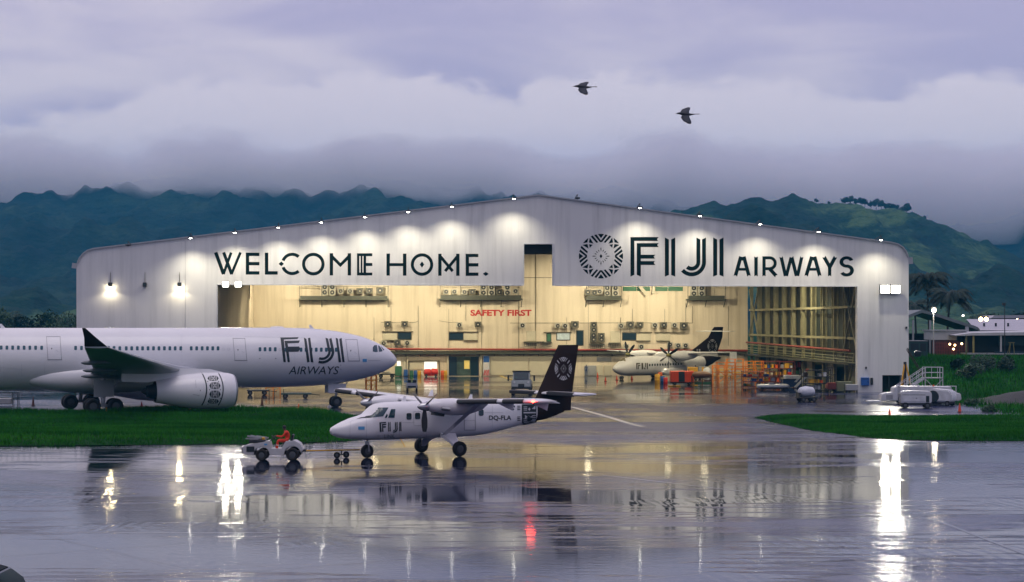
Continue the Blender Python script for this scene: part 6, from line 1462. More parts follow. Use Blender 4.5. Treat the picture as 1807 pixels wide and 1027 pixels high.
def rack(px, py, l, d, h, nsh, m, label, rz, seed, dens=.8):
    t_ = thing('storage_rack', label, 'storage rack', ground(px, py), R(rz)); b = MB()
    for x in chain(max(1, int(l / 1.6)), -l / 2, l / 2):
        for y in (-d / 2, d / 2): b.bar((x, y, 0), (x, y, h), .08)
    for k in range(nsh):
        z = .15 + (h - .3) * k / max(1, nsh - 1); b.box(-l / 2, l / 2, -d / 2, d / 2, z, z + .05)
        b.bar((-l / 2, -d / 2, z), (l / 2, -d / 2, z), .09)
    b.build('frame', m, t_); rg = random.Random(seed); pal = [(YELLOW, 'yellow'), (ORANGE, 'orange'), (GSE_W, 'white'), (CREAM2, 'cream'), (BLUE, 'blue'), (RED, 'red'), (GREEN, 'green'), (RUST, 'brown'), (GREY, 'grey')]
    b = {}
    for k in range(nsh - 1):
        z = .20 + (h - .3) * k / max(1, nsh - 1); x = -l / 2 + .15; top = (h - .3) / max(1, nsh - 1) - .2
        while x < l / 2 - .3:
            w_ = rg.uniform(.25, .7)
            if rg.random() < dens:
                mm, nm = rg.choice(pal); q = thing('crate', '', 'crate', (*ground(px, py)[:2], ZG), R(rz)); hh = top * rg.uniform(.4, .95); dd = d * rg.uniform(.3, .45)
                c = MB(); c.bev(x, x + w_ * .9, -dd, dd, z + .005, z + .005 + hh, .02); c.build('box', mm, q); c = MB(); c.bev(x - .01, x + w_ * .9 + .01, -dd - .01, dd + .01, z + .008 + hh, z + .06 + hh, .01); c.build('lid', mm, q)
                q['label'] = '%s crate on shelf %s of the %s, item %s' % (nm, ['one', 'two', 'three', 'four', 'five'][k], label.split(' standing')[0], ['1', '2', '3', '4', '5', '6', '7', '8', '9', '10', '11', '12', '13', '14'][min(13, int((x + l / 2) / .45))]); q['group'] = 'crates on the hall racks'
            x += w_ + rg.uniform(.05, .35)
    return t_
REDP = mat('oxide_red', (.22, .045, .03), .55, var=.25)
rack(1338, 684, 4.0, 1.3, 2.1, 4, REDP, 'red oxide shelf rack standing right of the orange platforms', 2, 4); rack(1374, 676, 4.2, 1.1, 3.0, 4, REDP, 'tall red rack standing behind the long white trolley', 4, 9); rack(1440, 690, 3.2, 1.2, 2.6, 4, DMETAL, 'dark rack standing right of the white steps', 3, 21, .7); rack(1412, 674, 3.6, 1.0, 3.0, 4, BEAMM, 'olive rack standing against the framed side wall', 2, 33)
t_ = thing('fork_truck', 'dark red fork truck with an upright mast beside the side wall posts', 'fork truck', ground(1466, 692), R(90)); side([(-.9, .35), (.7, .35), (.75, .9), (.2, 1.0), (.0, .75), (-.5, .75), (-.6, 1.15), (-1.0, 1.1)], -.5, .5, REDP, 'body', t_, .05); cart_wheels(t_, (-.6, .5), .45, .28, .2); b = MB()
for s_ in (-.3, .3): b.bar((.85, s_, .1), (.85, s_, 2.9), .10)
for z in (.5, 1.6, 2.8): b.bar((.85, -.3, z), (.85, .3, z), .08)
b.build('mast', DMETAL, t_); b = MB()
for x, y in ((-.7, -.42), (-.7, .42), (.35, -.42), (.35, .42)): b.bar((x, y, .9), (x * .9, y, 2.05), .06)
b.box(-.75, .4, -.46, .46, 2.02, 2.08); b.build('overhead_guard', DMETAL, t_); b = MB(); b.box(.9, 1.9, -.28, -.16, .12, .17); b.box(.9, 1.9, .16, .28, .12, .17); b.build('fork', DMETAL, t_)
t_ = thing('metal_cabinet', 'olive grey metal cabinet beside the dark fork truck', 'cabinet', ground(1489, 692)); b = MB(); b.bev(-.9, .9, -.5, .5, .1, 1.25, .03); b.build('carcass', mat('olive_grey', (.16, .17, .09), .5, var=.2), t_); b = MB(); b.box(-.02, .02, -.515, -.50, .15, 1.2); b.box(.1, .16, -.53, -.50, .6, .8); b.build('door_edge', DMETAL, t_)
t_ = thing('bench_box', 'low grey bench box just inside the right door edge', 'bench', ground(1503, 692.5)); b = MB(); b.bev(-.7, .7, -.4, .4, .25, .95, .03); b.build('top', GREY, t_); b = MB()
for x in (-.6, .6): b.bar((x, -.3, 0), (x, -.3, .3), .08); b.bar((x, .3, 0), (x, .3, .3), .08)
b.build('leg', DMETAL, t_)
def wallthing(name, label, cat, px, py, w_, h, m, d=.3):
    q = fa(px, py); t_ = thing(name, label, cat, HF.wld((q[0], 0, q[2])), HA); b = MB(); b.bev(-w_ / 2, w_ / 2, -d, -.004, -h / 2, h / 2, .03); b.build('case', m, t_); b = MB(); b.box(-w_ * .4, w_ * .4, -d - .012, -d - .002, h * .28, h * .34); b.bev(w_ * .28, w_ * .36, -d - .04, -d, -.08, .08, .01); b.build('latch', DMETAL, t_)
wallthing('hose_cabinet', 'blue cabinet on the right hangar leg', 'cabinet', 1526, 673, .95, .95, BLUE); wallthing('meter_box', 'small dark meter box right of the blue cabinet', 'meter box', 1538, 672.5, .28, .8, DMETAL, .18); wallthing('camera_box', 'tiny dark box high on the right hangar leg edge', 'camera', 1599, 578, .2, .25, DMETAL, .25); wallthing('switch_box', 'small dark switch box above the blue cabinet', 'switch box', 1528, 649, .18, .25, DMETAL, .12)

# ------------------------------------------------------------------ vehicles and carts in the hall and under the airliner
def small_tug(px, py, label, rz, m=GSE_W, sc_=1.):
    t_ = thing('baggage_tug', label, 'baggage tug', ground(px, py), R(rz), scale=sc_)
    side([(-1.3, .35), (1.3, .35), (1.35, .85), (.5, .95), (.35, .55), (-.3, .55), (-.45, .95), (-1.3, .95)], -.62, .62, m, 'body', t_, .05)
    cart_wheels(t_, (-.85, .85), .55, .3, .2)
    b = MB(); b.bev(-.45, -.05, -.5, -.08, .6, .8, .03); b.bev(-.45, -.05, .08, .5, .6, .8, .03); b.build('seat', BOOT, t_)
    b = MB(); b.bev(-.55, -.42, -.5, -.08, .8, 1.3, .03); b.bev(-.55, -.42, .08, .5, .8, 1.3, .03); b.build('backrest', BOOT, t_)
    b = MB(); b.cyl((.4, .25, .8), (.15, .25, 1.1), .03, n=6); b.cyl((.13, .25, 1.08), (.16, .25, 1.13), .19, n=14); b.build('steering_wheel', DMETAL, t_)
    b = MB(); b.bev(-1.36, -1.30, -.5, .5, .42, .62, .02); b.bev(1.32, 1.38, -.5, .5, .42, .62, .02); b.build('bumper', DMETAL, t_); return t_
small_tug(727, 689.5, 'small white tug parked alone mid hall, seen end on', 92); small_tug(941, 661.5, 'cream white tug at the back wall behind the pushback tractor', 94)
p = ground(921, 691); pb2 = thing('pushback_tractor', 'boxy white pushback tractor with big dark windscreen facing out of the hall', 'pushback tractor', p, R(-92))
side([(-2.6, .4), (2.3, .4), (2.5, .6), (2.5, 1.45), (-2.6, 1.25)], -1.15, 1.15, mat('pushback_white', (.40, .44, .46), .4, var=.15), 'body', pb2, .08)
side([(.6, 1.3), (2.35, 1.42), (2.0, 2.35), (.7, 2.4)], -.98, .98, MATS['pushback_white'], 'cab', pb2, .05)
b = MB(); b.add([(2.47, -.85, 1.52), (2.47, .85, 1.52), (2.16, .85, 2.26), (2.16, -.85, 2.26)], [(0, 1, 2, 3)]); b.build('windscreen', GLASS, pb2); b = MB(); b.box(.55, 2.15, -1.05, 1.05, 2.38, 2.46); b.build('cab_roof', DMETAL, pb2)
b = MB(); b.bev(2.5, 2.62, -.35, .35, .55, 1.0, .04); b.build('tow_hitch', DMETAL, pb2); b = MB(); b.box(2.50, 2.56, -1.1, 1.1, .38, .62); b.build('bumper', DMETAL, pb2)
for s_ in (-1, 1):
    b = MB(); b.bar((2.2, s_ * 1.0, 1.9), (2.45, s_ * 1.5, 1.9), .05); b.bev(2.40, 2.50, s_ * 1.5 - .10, s_ * 1.5 + .10, 1.3, 1.95, .02); b.build('mirror', DMETAL, pb2)
    b = MB(); b.lathe([(2.505, .12), (2.53, .10), (2.535, .01)], (0, s_ * .8, 1.15), 'x', 12); b.build('headlight', GSE_W, pb2)
cart_wheels(pb2, (-1.6, 1.6), 1.0, .5, .36)
def flat_dolly(px, py, l, label, rz, m):
    t_ = thing('cargo_dolly', label, 'dolly', ground(px, py), R(rz)); b = MB(); b.bev(-l / 2, l / 2, -.8, .8, .42, .58, .03); b.build('bed', m, t_); b = MB()
    n_ = int(l / .3)
    for i in range(n_): x = -l / 2 + l * (i + .5) / n_; b.cyl((x, -.75, .61), (x, .75, .61), .05, n=8)
    b.build('rollers', METAL, t_); cart_wheels(t_, (-l * .36, l * .30), .7, .26, .18); b = MB(); b.bar((l / 2, 0, .45), (l / 2 + .9, 0, .35), .08); b.build('drawbar', DMETAL, t_); return t_
flat_dolly(523, 703, 3.2, 'flat dark green cargo dolly under the airliner nose', 4, mat('dolly_green', (.03, .09, .085), .5, var=.2)); flat_dolly(455, 697, 2.4, 'dark flat dolly behind the airliner engine', 10, DMETAL)
dock(482, 694, 1.6, 1.1, 1.6, 'small red and yellow work stand under the airliner belly', 6)
dock(655, 690, 1.2, 1.0, 1.9, 'yellow orange work stand just beyond the airliner nose', 10)
t_ = thing('parts_cart', 'dark low cart with a pale top below the airliner nose tip by the back wall', 'cart', ground(682, 667), R(5)); b = MB(); b.bev(-1.3, 1.3, -.6, .6, .45, .62, .03); b.build('bed', DMETAL, t_); cart_wheels(t_, (-.8, .8), .5, .28, .2); b = MB(); b.bev(-.7, .6, -.5, .5, .62, 1.0, .05); b.build('load', CREAM2, t_)
t_ = thing('fire_pump', 'bright red fire pump trolley in the lit doorway of the back wall', 'fire pump', HF.wld((bw(760, 663)[0], VB - 1.6, 0)), HA)
b = MB(); b.lathe([(-1.1, .15), (-.95, .5), (-.1, .55), (.0, .4)], (0, 0, .62), 'x', 14); b.lathe([(.0, .3), (.1, .58), (.95, .52), (1.1, .15)], (0, 0, .66), 'x', 14); b.build('tank', RED, t_, smooth=50); b = MB(); b.bev(-1.0, 1.0, -.4, .4, .12, .3, .03); b.build('frame', RED, t_); cart_wheels(t_, (-.7, .7), .42, .2, .12)
for px, m, lb in ((726, GREEN, 'green drum at the back wall beside the cream sheet door'), (733, BLUE, 'blue drum at the back wall under the cream sheet'), (740, YELLOW, 'yellow drum at the back wall left of the red pump'), (781, ORANGE, 'orange drum by the dark doorway of the back wall'), (786, YELLOW, 'yellow drum at the edge of the dark doorway')):
    drum(px, 664.5, m, lb, .28, .9)
t_ = thing('person', 'standing worker in blue overalls by the grey door at the back wall', 'person', HF.wld((bw(1033, 664)[0], VB - 1.2, 0)), HA + R(-80))
V = [(0, 0, .95), (0, 0, 1.12), (0, 0, 1.30), (0, 0, 1.42), (.01, 0, 1.50), (.03, 0, 1.58), (.035, 0, 1.66), (.03, 0, 1.72)]; E = [(i, i + 1) for i in range(7)]; rad = [(.15, .12), (.13, .11), (.15, .12), (.13, .10), .05, (.07, .085), (.073, .09), (.045, .055)]
for sg in (1, -1):
    limb(0, [(0, sg * .10, .90), (.02, sg * .11, .50), (0, sg * .11, .12), (0, sg * .11, .06), (.14, sg * .12, .04)], [.095, .062, .045, .042, .036])
    wr = (.10, sg * .27, .88); limb(3, [(0, sg * .19, 1.40), (-.02, sg * .25, 1.13), wr], [.06, .045, .028]); hand(V, E, rad, wr, (.2, 0, -1), (.4, -sg * .6, -.3), sg)
bo = skin_body('body', V, E, rad, 0, [mat('blue_overalls', (.02, .05, .16), .75, var=.2), SKIN, SHOE], 1, t_)
for f in bo.data.polygons: c = f.center; f.material_index = 1 if c.z > 1.48 or (abs(c.y) > .2 and c.z < .90 and c.z > .5) else (2 if c.z < .12 else 0)
b = MB(); b.lathe([(.10 * math.cos(t), .094 * math.sin(t) + .002) for t in [i / 8 * math.pi * .6 for i in range(9)]], (.02, 0, 1.645), 'z', 14); b.build('hair', HAIR, t_, smooth=60)
# far left kit by the airliner wheels
t_ = thing('wheel_stand', 'dark railed service stand at the left edge beside the airliner wheels', 'service stand', ground(14, 716), R(5)); b = MB()
for x in (-1.6, -.9, .5, 1.0): b.bar((x, -.4, 0), (x, -.4, 1.25), .06); b.bar((x, .4, 0), (x, .4, 1.25), .06)
b.bar((-1.6, -.4, 1.25), (1.0, -.4, 1.25), .06); b.bar((.5, -.4, .7), (1.0, -.4, .7), .05); b.build('rail', DMETAL, t_); b = MB(); b.bev(-1.7, .4, -.6, .6, .2, .75, .05); b.build('base', GREY, t_)
for px, py, lb in ((118, 726, 'pale chock at the airliner main wheels'), (581, 719, 'pale chock in front of the airliner nose wheel')):
    t_ = thing('wheel_chock', lb, 'chock', ground(px, py)); side([(-.22, 0), (.22, 0), (.08, .2), (-.08, .2)], -.3, .3, GSE_W, 'block', t_, .02)
# car whose roof shows at the bottom left
t_ = thing('crew_van', 'dark roofed grey green van cut off by the lower left corner', 'van', (0, 0, 0), 0)
D = 43.5; s_ = F / D; x0 = (57 - CX) / s_; t_.location = (x0 - .36, D + .9, 0); t_.scale = (1, 1, .91)
VAN = mat('van_grey_green', (.03, .05, .055), .75, var=.2, spec=.15)
secs = []
def vsec(x, zt, zb, w_, wt):
    return [(x, -w_, zb), (x, -w_ - .02, zb + (zt - zb) * .45), (x, -wt, zt - .10), (x, -wt + .12, zt), (x, wt - .12, zt), (x, wt, zt - .10), (x, w_ + .02, zb + (zt - zb) * .45), (x, w_, zb)]
b = MB(); b.loft([vsec(-.02, 1.05, .42, .80, .72), vsec(-.12, 1.18, .30, .86, .78), vsec(-.22, 1.42, .28, .88, .76), vsec(-.45, 1.62, .28, .88, .72), vsec(-.75, 1.73, .28, .88, .70), vsec(-1.2, 1.76, .28, .88, .70), vsec(-3.2, 1.76, .28, .88, .70), vsec(-4.3, 1.70, .30, .88, .70), vsec(-4.45, 1.2, .40, .84, .76)])
b.build('body', VAN, t_, smooth=40)
b = MB(); b.loft([[(x, y, z) for y, z in ((-.66, zt - .03), (-.58, zt + .025), (.58, zt + .025), (.66, zt - .03))] for x, zt in ((-.55, 1.66), (-.80, 1.735), (-1.2, 1.765), (-3.2, 1.765), (-4.3, 1.705))]); b.build('roof', mat('van_roof_dark', (.004, .012, .018), .75, var=.1, spec=.1), t_, smooth=40)
b = MB(); b.add([(-.17, -.70, 1.30), (-.17, .70, 1.30), (-.52, .66, 1.665), (-.52, -.66, 1.665)], [(0, 1, 2, 3)]); b.build('windscreen', GLASS, t_)
for xa_, xb_ in ((-.62, -1.15), (-1.3, -2.2), (-2.35, -3.3)):
    b = MB(); b.add([(xa_ + .12, -.915, 1.10), (xb_, -.915, 1.10), (xb_, -.76, 1.62), (xa_ - .05, -.76, 1.62)], [(0, 1, 2, 3)]); b.build('side_window', GLASS, t_)
b = MB(); b.bar((-.35, -.88, 1.12), (-.05, -1.06, 1.12), .05); b.bev(-.10, .05, -1.15, -1.0, 1.0, 1.32, .03); b.build('mirror', BOOT, t_)
for s2 in (-1, 1): b = MB(); b.bev(-.10, .02, s2 * .62 - .14, s2 * .62 + .14, .72, .92, .03); b.build('headlight', GSE_W, t_)
cart_wheels(t_, (-.85, -3.5), .80, .34, .22)
# birds overhead
BIRD = mat('bird_dark', (.02, .03, .05), .7, var=.2)
def bird(px, py, D, label, lift, rz=0):
    t_ = thing('bird', label, 'bird', at(px, py, D), R(rz)); V = [(.20, 0, .02), (.14, 0, .03), (.06, 0, .02), (-.06, 0, .0), (-.15, 0, 0), (-.24, 0, .01)]; E = [(i, i + 1) for i in range(5)]
    skin_body('body', V, E, [.012, .026, .040, .042, .022, (.03, .006)], 2, BIRD, 2, t_)
    for sg in (-1, 1):
        b = MB(); a = R(lift[0] if sg > 0 else lift[1]); P = lambda x, r_: (x, sg * r_ * math.cos(a), .02 + r_ * math.sin(a))
        b.loft([[P(.07, .03), P(.0, .03), P(-.09, .03)], [P(.10, .14), P(.0, .14), P(-.10, .15)], [P(.05, .26), P(-.04, .27), P(-.13, .27)], [P(-.07, .36), P(-.10, .36), P(-.13, .35)]], closed=False, cap=False); w_ = b.build('wing', BIRD, t_, smooth=60)
        so2 = w_.modifiers.new('th', 'SOLIDIFY'); so2.thickness = .008
    b = MB(); b.loft([[(-.22, -.02, .012), (-.22, .02, .012), (-.22, .02, .004), (-.22, -.02, .004)], [(-.33, -.05, .012), (-.33, .05, .012), (-.33, .05, .006), (-.33, -.05, .006)]]); b.build('tail', BIRD, t_); b = MB(); b.cyl((.205, 0, .02), (.245, 0, .012), .008, .001, n=6); b.build('beak', DARK, t_)
bird(1028, 154, 46, 'dark bird flying left, higher and left of the two', (-38, 24), 176); bird(1209, 202, 46, 'dark bird flying left, lower and right of the two', (-46, 30), 178)
# ------------------------------------------------------------------ buildings, lamps and trees beside and behind the hangar
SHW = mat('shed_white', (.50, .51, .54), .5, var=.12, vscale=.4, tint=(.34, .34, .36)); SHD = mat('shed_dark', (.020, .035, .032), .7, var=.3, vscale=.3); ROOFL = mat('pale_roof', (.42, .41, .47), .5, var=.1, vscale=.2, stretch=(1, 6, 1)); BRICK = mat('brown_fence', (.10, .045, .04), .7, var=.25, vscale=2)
def lx_(px, D): return (px - CX) / F * D
def lz_(py, D): return CAMZ - (py - YH) / F * D
D = 292; t_ = thing('open_shed', 'open shed with a low pitched curved roof beside the hangar', 'shed', (lx_(1660, D), D, 1.6)); ox, oz = t_.location.x, t_.location.z
cv = [(1585, 562), (1604, 555.5), (1627, 546.5), (1650, 552), (1680, 562), (1705, 570), (1719, 574.5), (1726, 577.5), (1729, 581)]
P = [(lx_(x, D) - ox, lz_(y, D) - oz) for x, y in cv]
b = MB(); b.loft([[(x, y_, z) for x, z in P] for y_ in (0, 14)] , closed=False, cap=False); b.loft([[(x, y_, z - .45) for x, z in P] for y_ in (0, 14)], closed=False, cap=False); b.loft([[(x, 0, z) for x, z in P], [(x, 0, z - .45) for x, z in P]], closed=False, cap=False); b.build('roof', mat('shed_roof_grey', (.14, .17, .18), .5, var=.15), t_)
for px in (1612, 1642, 1707): b = MB(); x = lx_(px, D) - ox; b.bar((x, .3, -1.0), (x, .3, lz_(560 if px < 1700 else 571, D) - oz - .4), .25 if px < 1700 else .5); b.build('post', SHW if px > 1700 else GREY, t_)
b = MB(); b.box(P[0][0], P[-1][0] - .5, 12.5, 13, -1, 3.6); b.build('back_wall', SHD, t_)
D = 284; t_ = thing('low_annex', 'low white walled annex over a brown fence under the open shed', 'annex', (lx_(1675, D), D, 1.7)); ox, oz = t_.location.x, t_.location.z; X = lambda px: lx_(px, D) - ox; Z = lambda py: lz_(py, D) - oz
b = MB(); b.bev(X(1643), X(1706), 0, 5, Z(600), Z(584), .05); b.build('wall', SHW, t_); b = MB(); b.box(X(1641), X(1708), -.3, 5.3, Z(584), Z(582)); b.build('roof', GREY, t_); b = MB(); b.box(X(1646), X(1708), .1, .3, -.9, Z(600)); b.build('fence_panel', BRICK, t_)
b = MB()
for i in range(22): x = X(1646) + (X(1708) - X(1646)) * i / 21; b.bar((x, -.05, -.9), (x, -.05, Z(603)), .05)
for z in (Z(606), Z(612), Z(618)): b.bar((X(1646), -.05, z), (X(1708), -.05, z), .05)
b.build('fence_bars', mat('red_bars', (.28, .05, .04), .5, var=.2), t_)
YL = mat('warm_bulb', (1, .6, .3), .3, var=0, emit=(1, .62, .30), estr=9)
def bulb(name, px, py, D, r_, m, label, pole=None, cat='lamp', W=0, col=(1, .8, .5)):
    q = at(px, py, D); t_ = thing(name, label, cat, q); b = MB(); b.lathe([(-r_, .02), (-r_ * .7, r_ * .7), (0, r_), (r_ * .7, r_ * .7), (r_, .02)], (0, -.05, 0), 'z', 12); b.build('bulb', m, t_, smooth=60); b = MB(); b.bev(-r_ * 1.1, r_ * 1.1, .02, .3, -r_ * .2, r_ * 1.5, .02); b.build('housing', DMETAL, t_)
    if pole: b = MB(); b.cyl((0, .2, pole - q.z), (0, .2, r_), .09, .06, n=8); b.build('pole', GREY, t_)
    if W: l = bpy.data.lights.new('lamp_light', 'POINT'); l.energy = W; l.color = col; l.shadow_soft_size = r_; o = bpy.data.objects.new('lamp_light', l); COL.objects.link(o); o.parent = t_; o.location = (0, -.6, -.1)
    return t_
bulb('street_lamp', 1648, 547.5, 272, .30, mat('street_lamp_bulb', (1, .9, .7), .3, var=0, emit=(1, .88, .62), estr=40), 'brilliant street lamp on a thin pole right of the hangar', 1.6, 'street lamp', 500, (1, .86, .62))
for px, py, lb in ((1676, 607.3, 'warm bulb at the left end of the fence under the annex'), (1685, 609, 'warm bulb at the middle of the fence under the annex'), (1697, 606.5, 'warm bulb on the fence near the veranda post'), (1682.5, 616, 'lowest warm bulb on the fence')): bulb('fence_light', px, py, 283.3, .16, YL, lb, cat='fence light')
bulb('roof_lamp', 1730.7, 563.2, 360, .40, mat('sodium_bulb', (1, .7, .4), .3, var=0, emit=(1, .70, .34), estr=14), 'left one of two orange lamps on the pale roof'); bulb('roof_lamp', 1740.2, 563.2, 360, .40, MATS['sodium_bulb'], 'right one of two orange lamps on the pale roof')
bulb('far_lamp', 1699.3, 556.8, 400, .16, LENS, 'small white lamp right of the palms'); bulb('far_lamp', 1795, 564, 380, .22, MATS['sodium_bulb'], 'small amber lamp under the far long roof')
t_ = thing('veranda_building', 'long low building with a flat pale roof and veranda posts at the right edge', 'building', (lx_(1760, 280), 280, 1.55)); D = 280; ox, oz = t_.location.x, t_.location.z
b = MB(); b.loft([[(X(1685), 0, Z(591.5)), (X(1715), 0, Z(587.5)), (X(1860), 0, Z(585.5))], [(X(1685), 9, Z(591)), (X(1715), 9, Z(586)), (X(1860), 9, Z(583))]], closed=False, cap=False); b.loft([[(X(1685), 0, Z(591.5)), (X(1715), 0, Z(587.5)), (X(1860), 0, Z(585.5))], [(X(1685), 0, Z(592.8)), (X(1715), 0, Z(592)), (X(1860), 0, Z(591.5))]], closed=False, cap=False); b.loft([[(X(1685), 0, Z(592.8)), (X(1715), 0, Z(592)), (X(1860), 0, Z(591.5))], [(X(1685), 9, Z(592)), (X(1715), 9, Z(591)), (X(1860), 9, Z(590))]], closed=False, cap=False); b.build('roof', SHW, t_)
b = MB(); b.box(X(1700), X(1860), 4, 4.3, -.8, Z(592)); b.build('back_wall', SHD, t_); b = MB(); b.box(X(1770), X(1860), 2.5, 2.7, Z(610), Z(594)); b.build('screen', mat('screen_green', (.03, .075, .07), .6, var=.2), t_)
for px, m in ((1706, mat('olive_post', (.12, .13, .06), .5, var=.2)), (1718.5, mat('yellow_post', (.30, .26, .08), .5, var=.2)), (1767, SHW), (1812, SHW)): b = MB(); b.bar((X(px), .25, -1), (X(px), .25, Z(592)), .22); b.build('post', m, t_)
b = MB(); b.box(X(1706), X(1860), -.4, 4, Z(625.5), Z(623)); b.build('floor_slab', GREY, t_); b = MB(); b.bar((X(1755), -.1, Z(624)), (X(1860), -.1, Z(622)), .5); b.build('low_wall', mat('navy_panel', (.012, .035, .06), .6, var=.2), t_)
t_ = thing('step_stand', 'small yellow step stand on the veranda at the right edge', 'step stand', (lx_(1784, 279), 278.5, lz_(624, 279))); b = MB()
for s_ in (-.35, .35): b.bar((s_, 0, 0), (s_ * .6, 0, 1.5), .07); b.bar((s_ * 1.4, .5, 0), (s_ * .6, .1, 1.5), .06)
b.build('leg', MATS['yellow_post'], t_); b = MB(); b.box(-.4, .4, -.1, .3, 1.5, 1.56); b.build('top', MATS['yellow_post'], t_)
t_ = thing('site_container', 'dark green container with a pale top edge close to the hangar corner', 'container', (lx_(1618, 262), 262, .9)); D = 262; ox, oz = t_.location.x, t_.location.z
b = MB(); b.bev(X(1596), X(1637), 0, 2.4, -.6, Z(602), .04); b.build('body', mat('container_green', (.02, .06, .055), .5, var=.2), t_); b = MB(); b.box(X(1595), X(1637.5), -.05, 2.45, Z(602), Z(601)); b.build('roof', GREY, t_); b = MB(); b.box(X(1607), X(1621), -.02, -.005, Z(618), Z(606)); b.box(X(1624), X(1634), -.02, -.005, Z(620), Z(606)); b.build('opening', DARK, t_)
D = 365; t_ = thing('warehouse', 'wide warehouse with a pale lavender roof behind the veranda building', 'warehouse', (lx_(1780, D), D, 1.5)); ox, oz = t_.location.x, t_.location.z
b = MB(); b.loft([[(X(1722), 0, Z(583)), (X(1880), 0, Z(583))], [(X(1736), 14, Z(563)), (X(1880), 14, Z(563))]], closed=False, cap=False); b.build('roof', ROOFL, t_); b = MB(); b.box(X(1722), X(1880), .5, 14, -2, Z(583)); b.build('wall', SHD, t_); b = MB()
for px in (1748, 1769, 1791): b.cyl((X(px), 5, Z(577)), (X(px), 5, Z(570)), .2, n=8)
b.build('vent_pipe', DMETAL, t_)
D = 395; t_ = thing('storage_hall', 'far hall with a long white rounded roof at the right edge', 'hall', (lx_(1790, D), D, 1.5)); ox, oz = t_.location.x, t_.location.z
b = MB(); b.loft([[(X(px), y_, Z(py)) for px, py in ((1749, 561.5), (1755, 556.5), (1880, 555), (1880, 561))] for y_ in (0, 10)]); b.build('roof', ROOFL, t_); b = MB(); b.box(X(1750), X(1880), .3, 9.7, -2, Z(561.5)); b.build('wall', SHD, t_)
q = at(1773, 538, 276); t_ = thing('signal_mast', 'tall thin dark mast in front of the veranda building', 'mast', (q.x, q.y, 1.3)); b = MB(); b.cyl((0, 0, -.6), (0, 0, q.z - 1.3), .08, .05, n=8); b.build('pole', DMETAL, t_); b = MB(); b.bev(-.35, .1, -.1, .1, q.z - 1.4, q.z - 1.0, .03); b.build('head', DMETAL, t_)
# heap of gravel on the bank
b = MB(); gx_, gy_ = lx_(1830, 196), 198; n_ = 22
v = []
for j in range(n_ + 1):
    for i in range(n_ + 1):
        x, y = -7 + 14 * i / n_, -9 + 18 * j / n_; r_ = math.hypot(x / 7, y / 9); v.append((gx_ + x, gy_ + y, land_h(gx_ + x, gy_ + y) - .15 + 1.3 * sstep(1 - r_) + .12 * mnoise.noise(Vector((x, y, 0)))))
b.add(v, [(j * (n_ + 1) + i, j * (n_ + 1) + i + 1, (j + 1) * (n_ + 1) + i + 1, (j + 1) * (n_ + 1) + i) for j in range(n_) for i in range(n_)])
stuff(b.build('gravel_heap', mat('gravel_grey', (.045, .047, .05), .9, var=.4, vscale=6, bump=.8, bscale=9), smooth=50))

# foliage
def leaf_mat(name, a, c):
    m = mat(name, c, .6, var=.3, vscale=.9, tint=a, spec=.3); return m
LEAF = leaf_mat('tree_leaves', (.008, .028, .012), (.028, .075, .026)); LEAFD = leaf_mat('dark_leaves', (.006, .022, .014), (.018, .050, .024)); BARK = mat('bark', (.05, .038, .028), .9, var=.3)
def tree_mesh(h, r_, seed, n=900, leaf=.35):
    rg = random.Random(seed); cl = []
    for k in range(9): a = rg.uniform(0, 6.28); q = rg.uniform(.1, .75) * r_; cl.append((q * math.cos(a), q * math.sin(a), h * rg.uniform(.45, .9), r_ * rg.uniform(.28, .5)))
    b = MB()
    for k in range(n):
        x, y, z, s_ = rg.choice(cl); d = Vector((rg.gauss(0, 1), rg.gauss(0, 1), rg.gauss(0, .8))).normalized() * s_ * rg.uniform(.55, 1.08); p_ = Vector((x, y, z)) + d
        u = Vector((rg.gauss(0, 1), rg.gauss(0, 1), rg.gauss(0, 1))).normalized(); w_ = u.orthogonal().normalized(); l = leaf * rg.uniform(.5, 1.3)
        b.add([p_ + u * l, p_ + w_ * l * .5, p_ - u * l, p_ - w_ * l * .5], [(0, 1, 2, 3)])
    t = MB(); t.cyl((0, 0, -.4), (0, 0, h * .6), h * .035, h * .018, n=8)
    for x, y, z, s_ in cl[:6]: t.cyl((0, 0, h * .4), (x, y, z), h * .014, h * .005, n=5)
    return b, t
protos = {}
def tree(x, y, z, h, r_, seed, label, group, m=LEAF, rz=0, name='tree', key=None, leaf=.35, n=900):
    t_ = thing(name, label, 'tree', (x, y, z), rz, group); b, t = tree_mesh(h, r_, seed, n, leaf); b.build('crown', m, t_); t.build('trunk', BARK, t_); return t_
lt = [(-8, 540, 'first leafy tree at the left picture edge'), (16, 543, 'tall dark tree near the left edge with a peaked top'), (38, 560, 'low rounded tree between two taller left trees'), (52, 552, 'pale round tree right of the low left tree'), (76, 551, 'tall leafy tree midway between the left edge and the hangar'), (97, 556, 'smaller tree left of the one touching the hangar'), (113, 551, 'bushy tree beside the hangar left wall'), (131, 556, 'tree partly hidden behind the left hangar wall')]
for i, (px, py, lb) in enumerate(lt):
    D = 420 + 17 * (i % 3); h = lz_(py, D) + 1.2; tree(lx_(px, D), D, -1.3, h, h * .42 if i != 1 else h * .36, 40 + i, lb, 'trees left of the hangar', LEAFD if i % 2 else LEAF, i * 1.3, n=1100, leaf=.40)
rt = [(1712, 556, 'dark bush left of the two orange roof lamps'), (1741, 549, 'tallest dark bush behind the pale roof'), (1762, 553, 'dark rounded bush above the long white roof'), (1777, 551, 'bush behind the thin mast'), (1802, 551, 'dark tree at the right picture edge')]
for i, (px, py, lb) in enumerate(rt):
    D = 450 + 14 * (i % 2); h = lz_(py, D) + .8; tree(lx_(px, D), D, -.9, h, h * .40, 70 + i, lb, 'bushes behind the right buildings', LEAFD, i, 'bush', n=1000, leaf=.40)
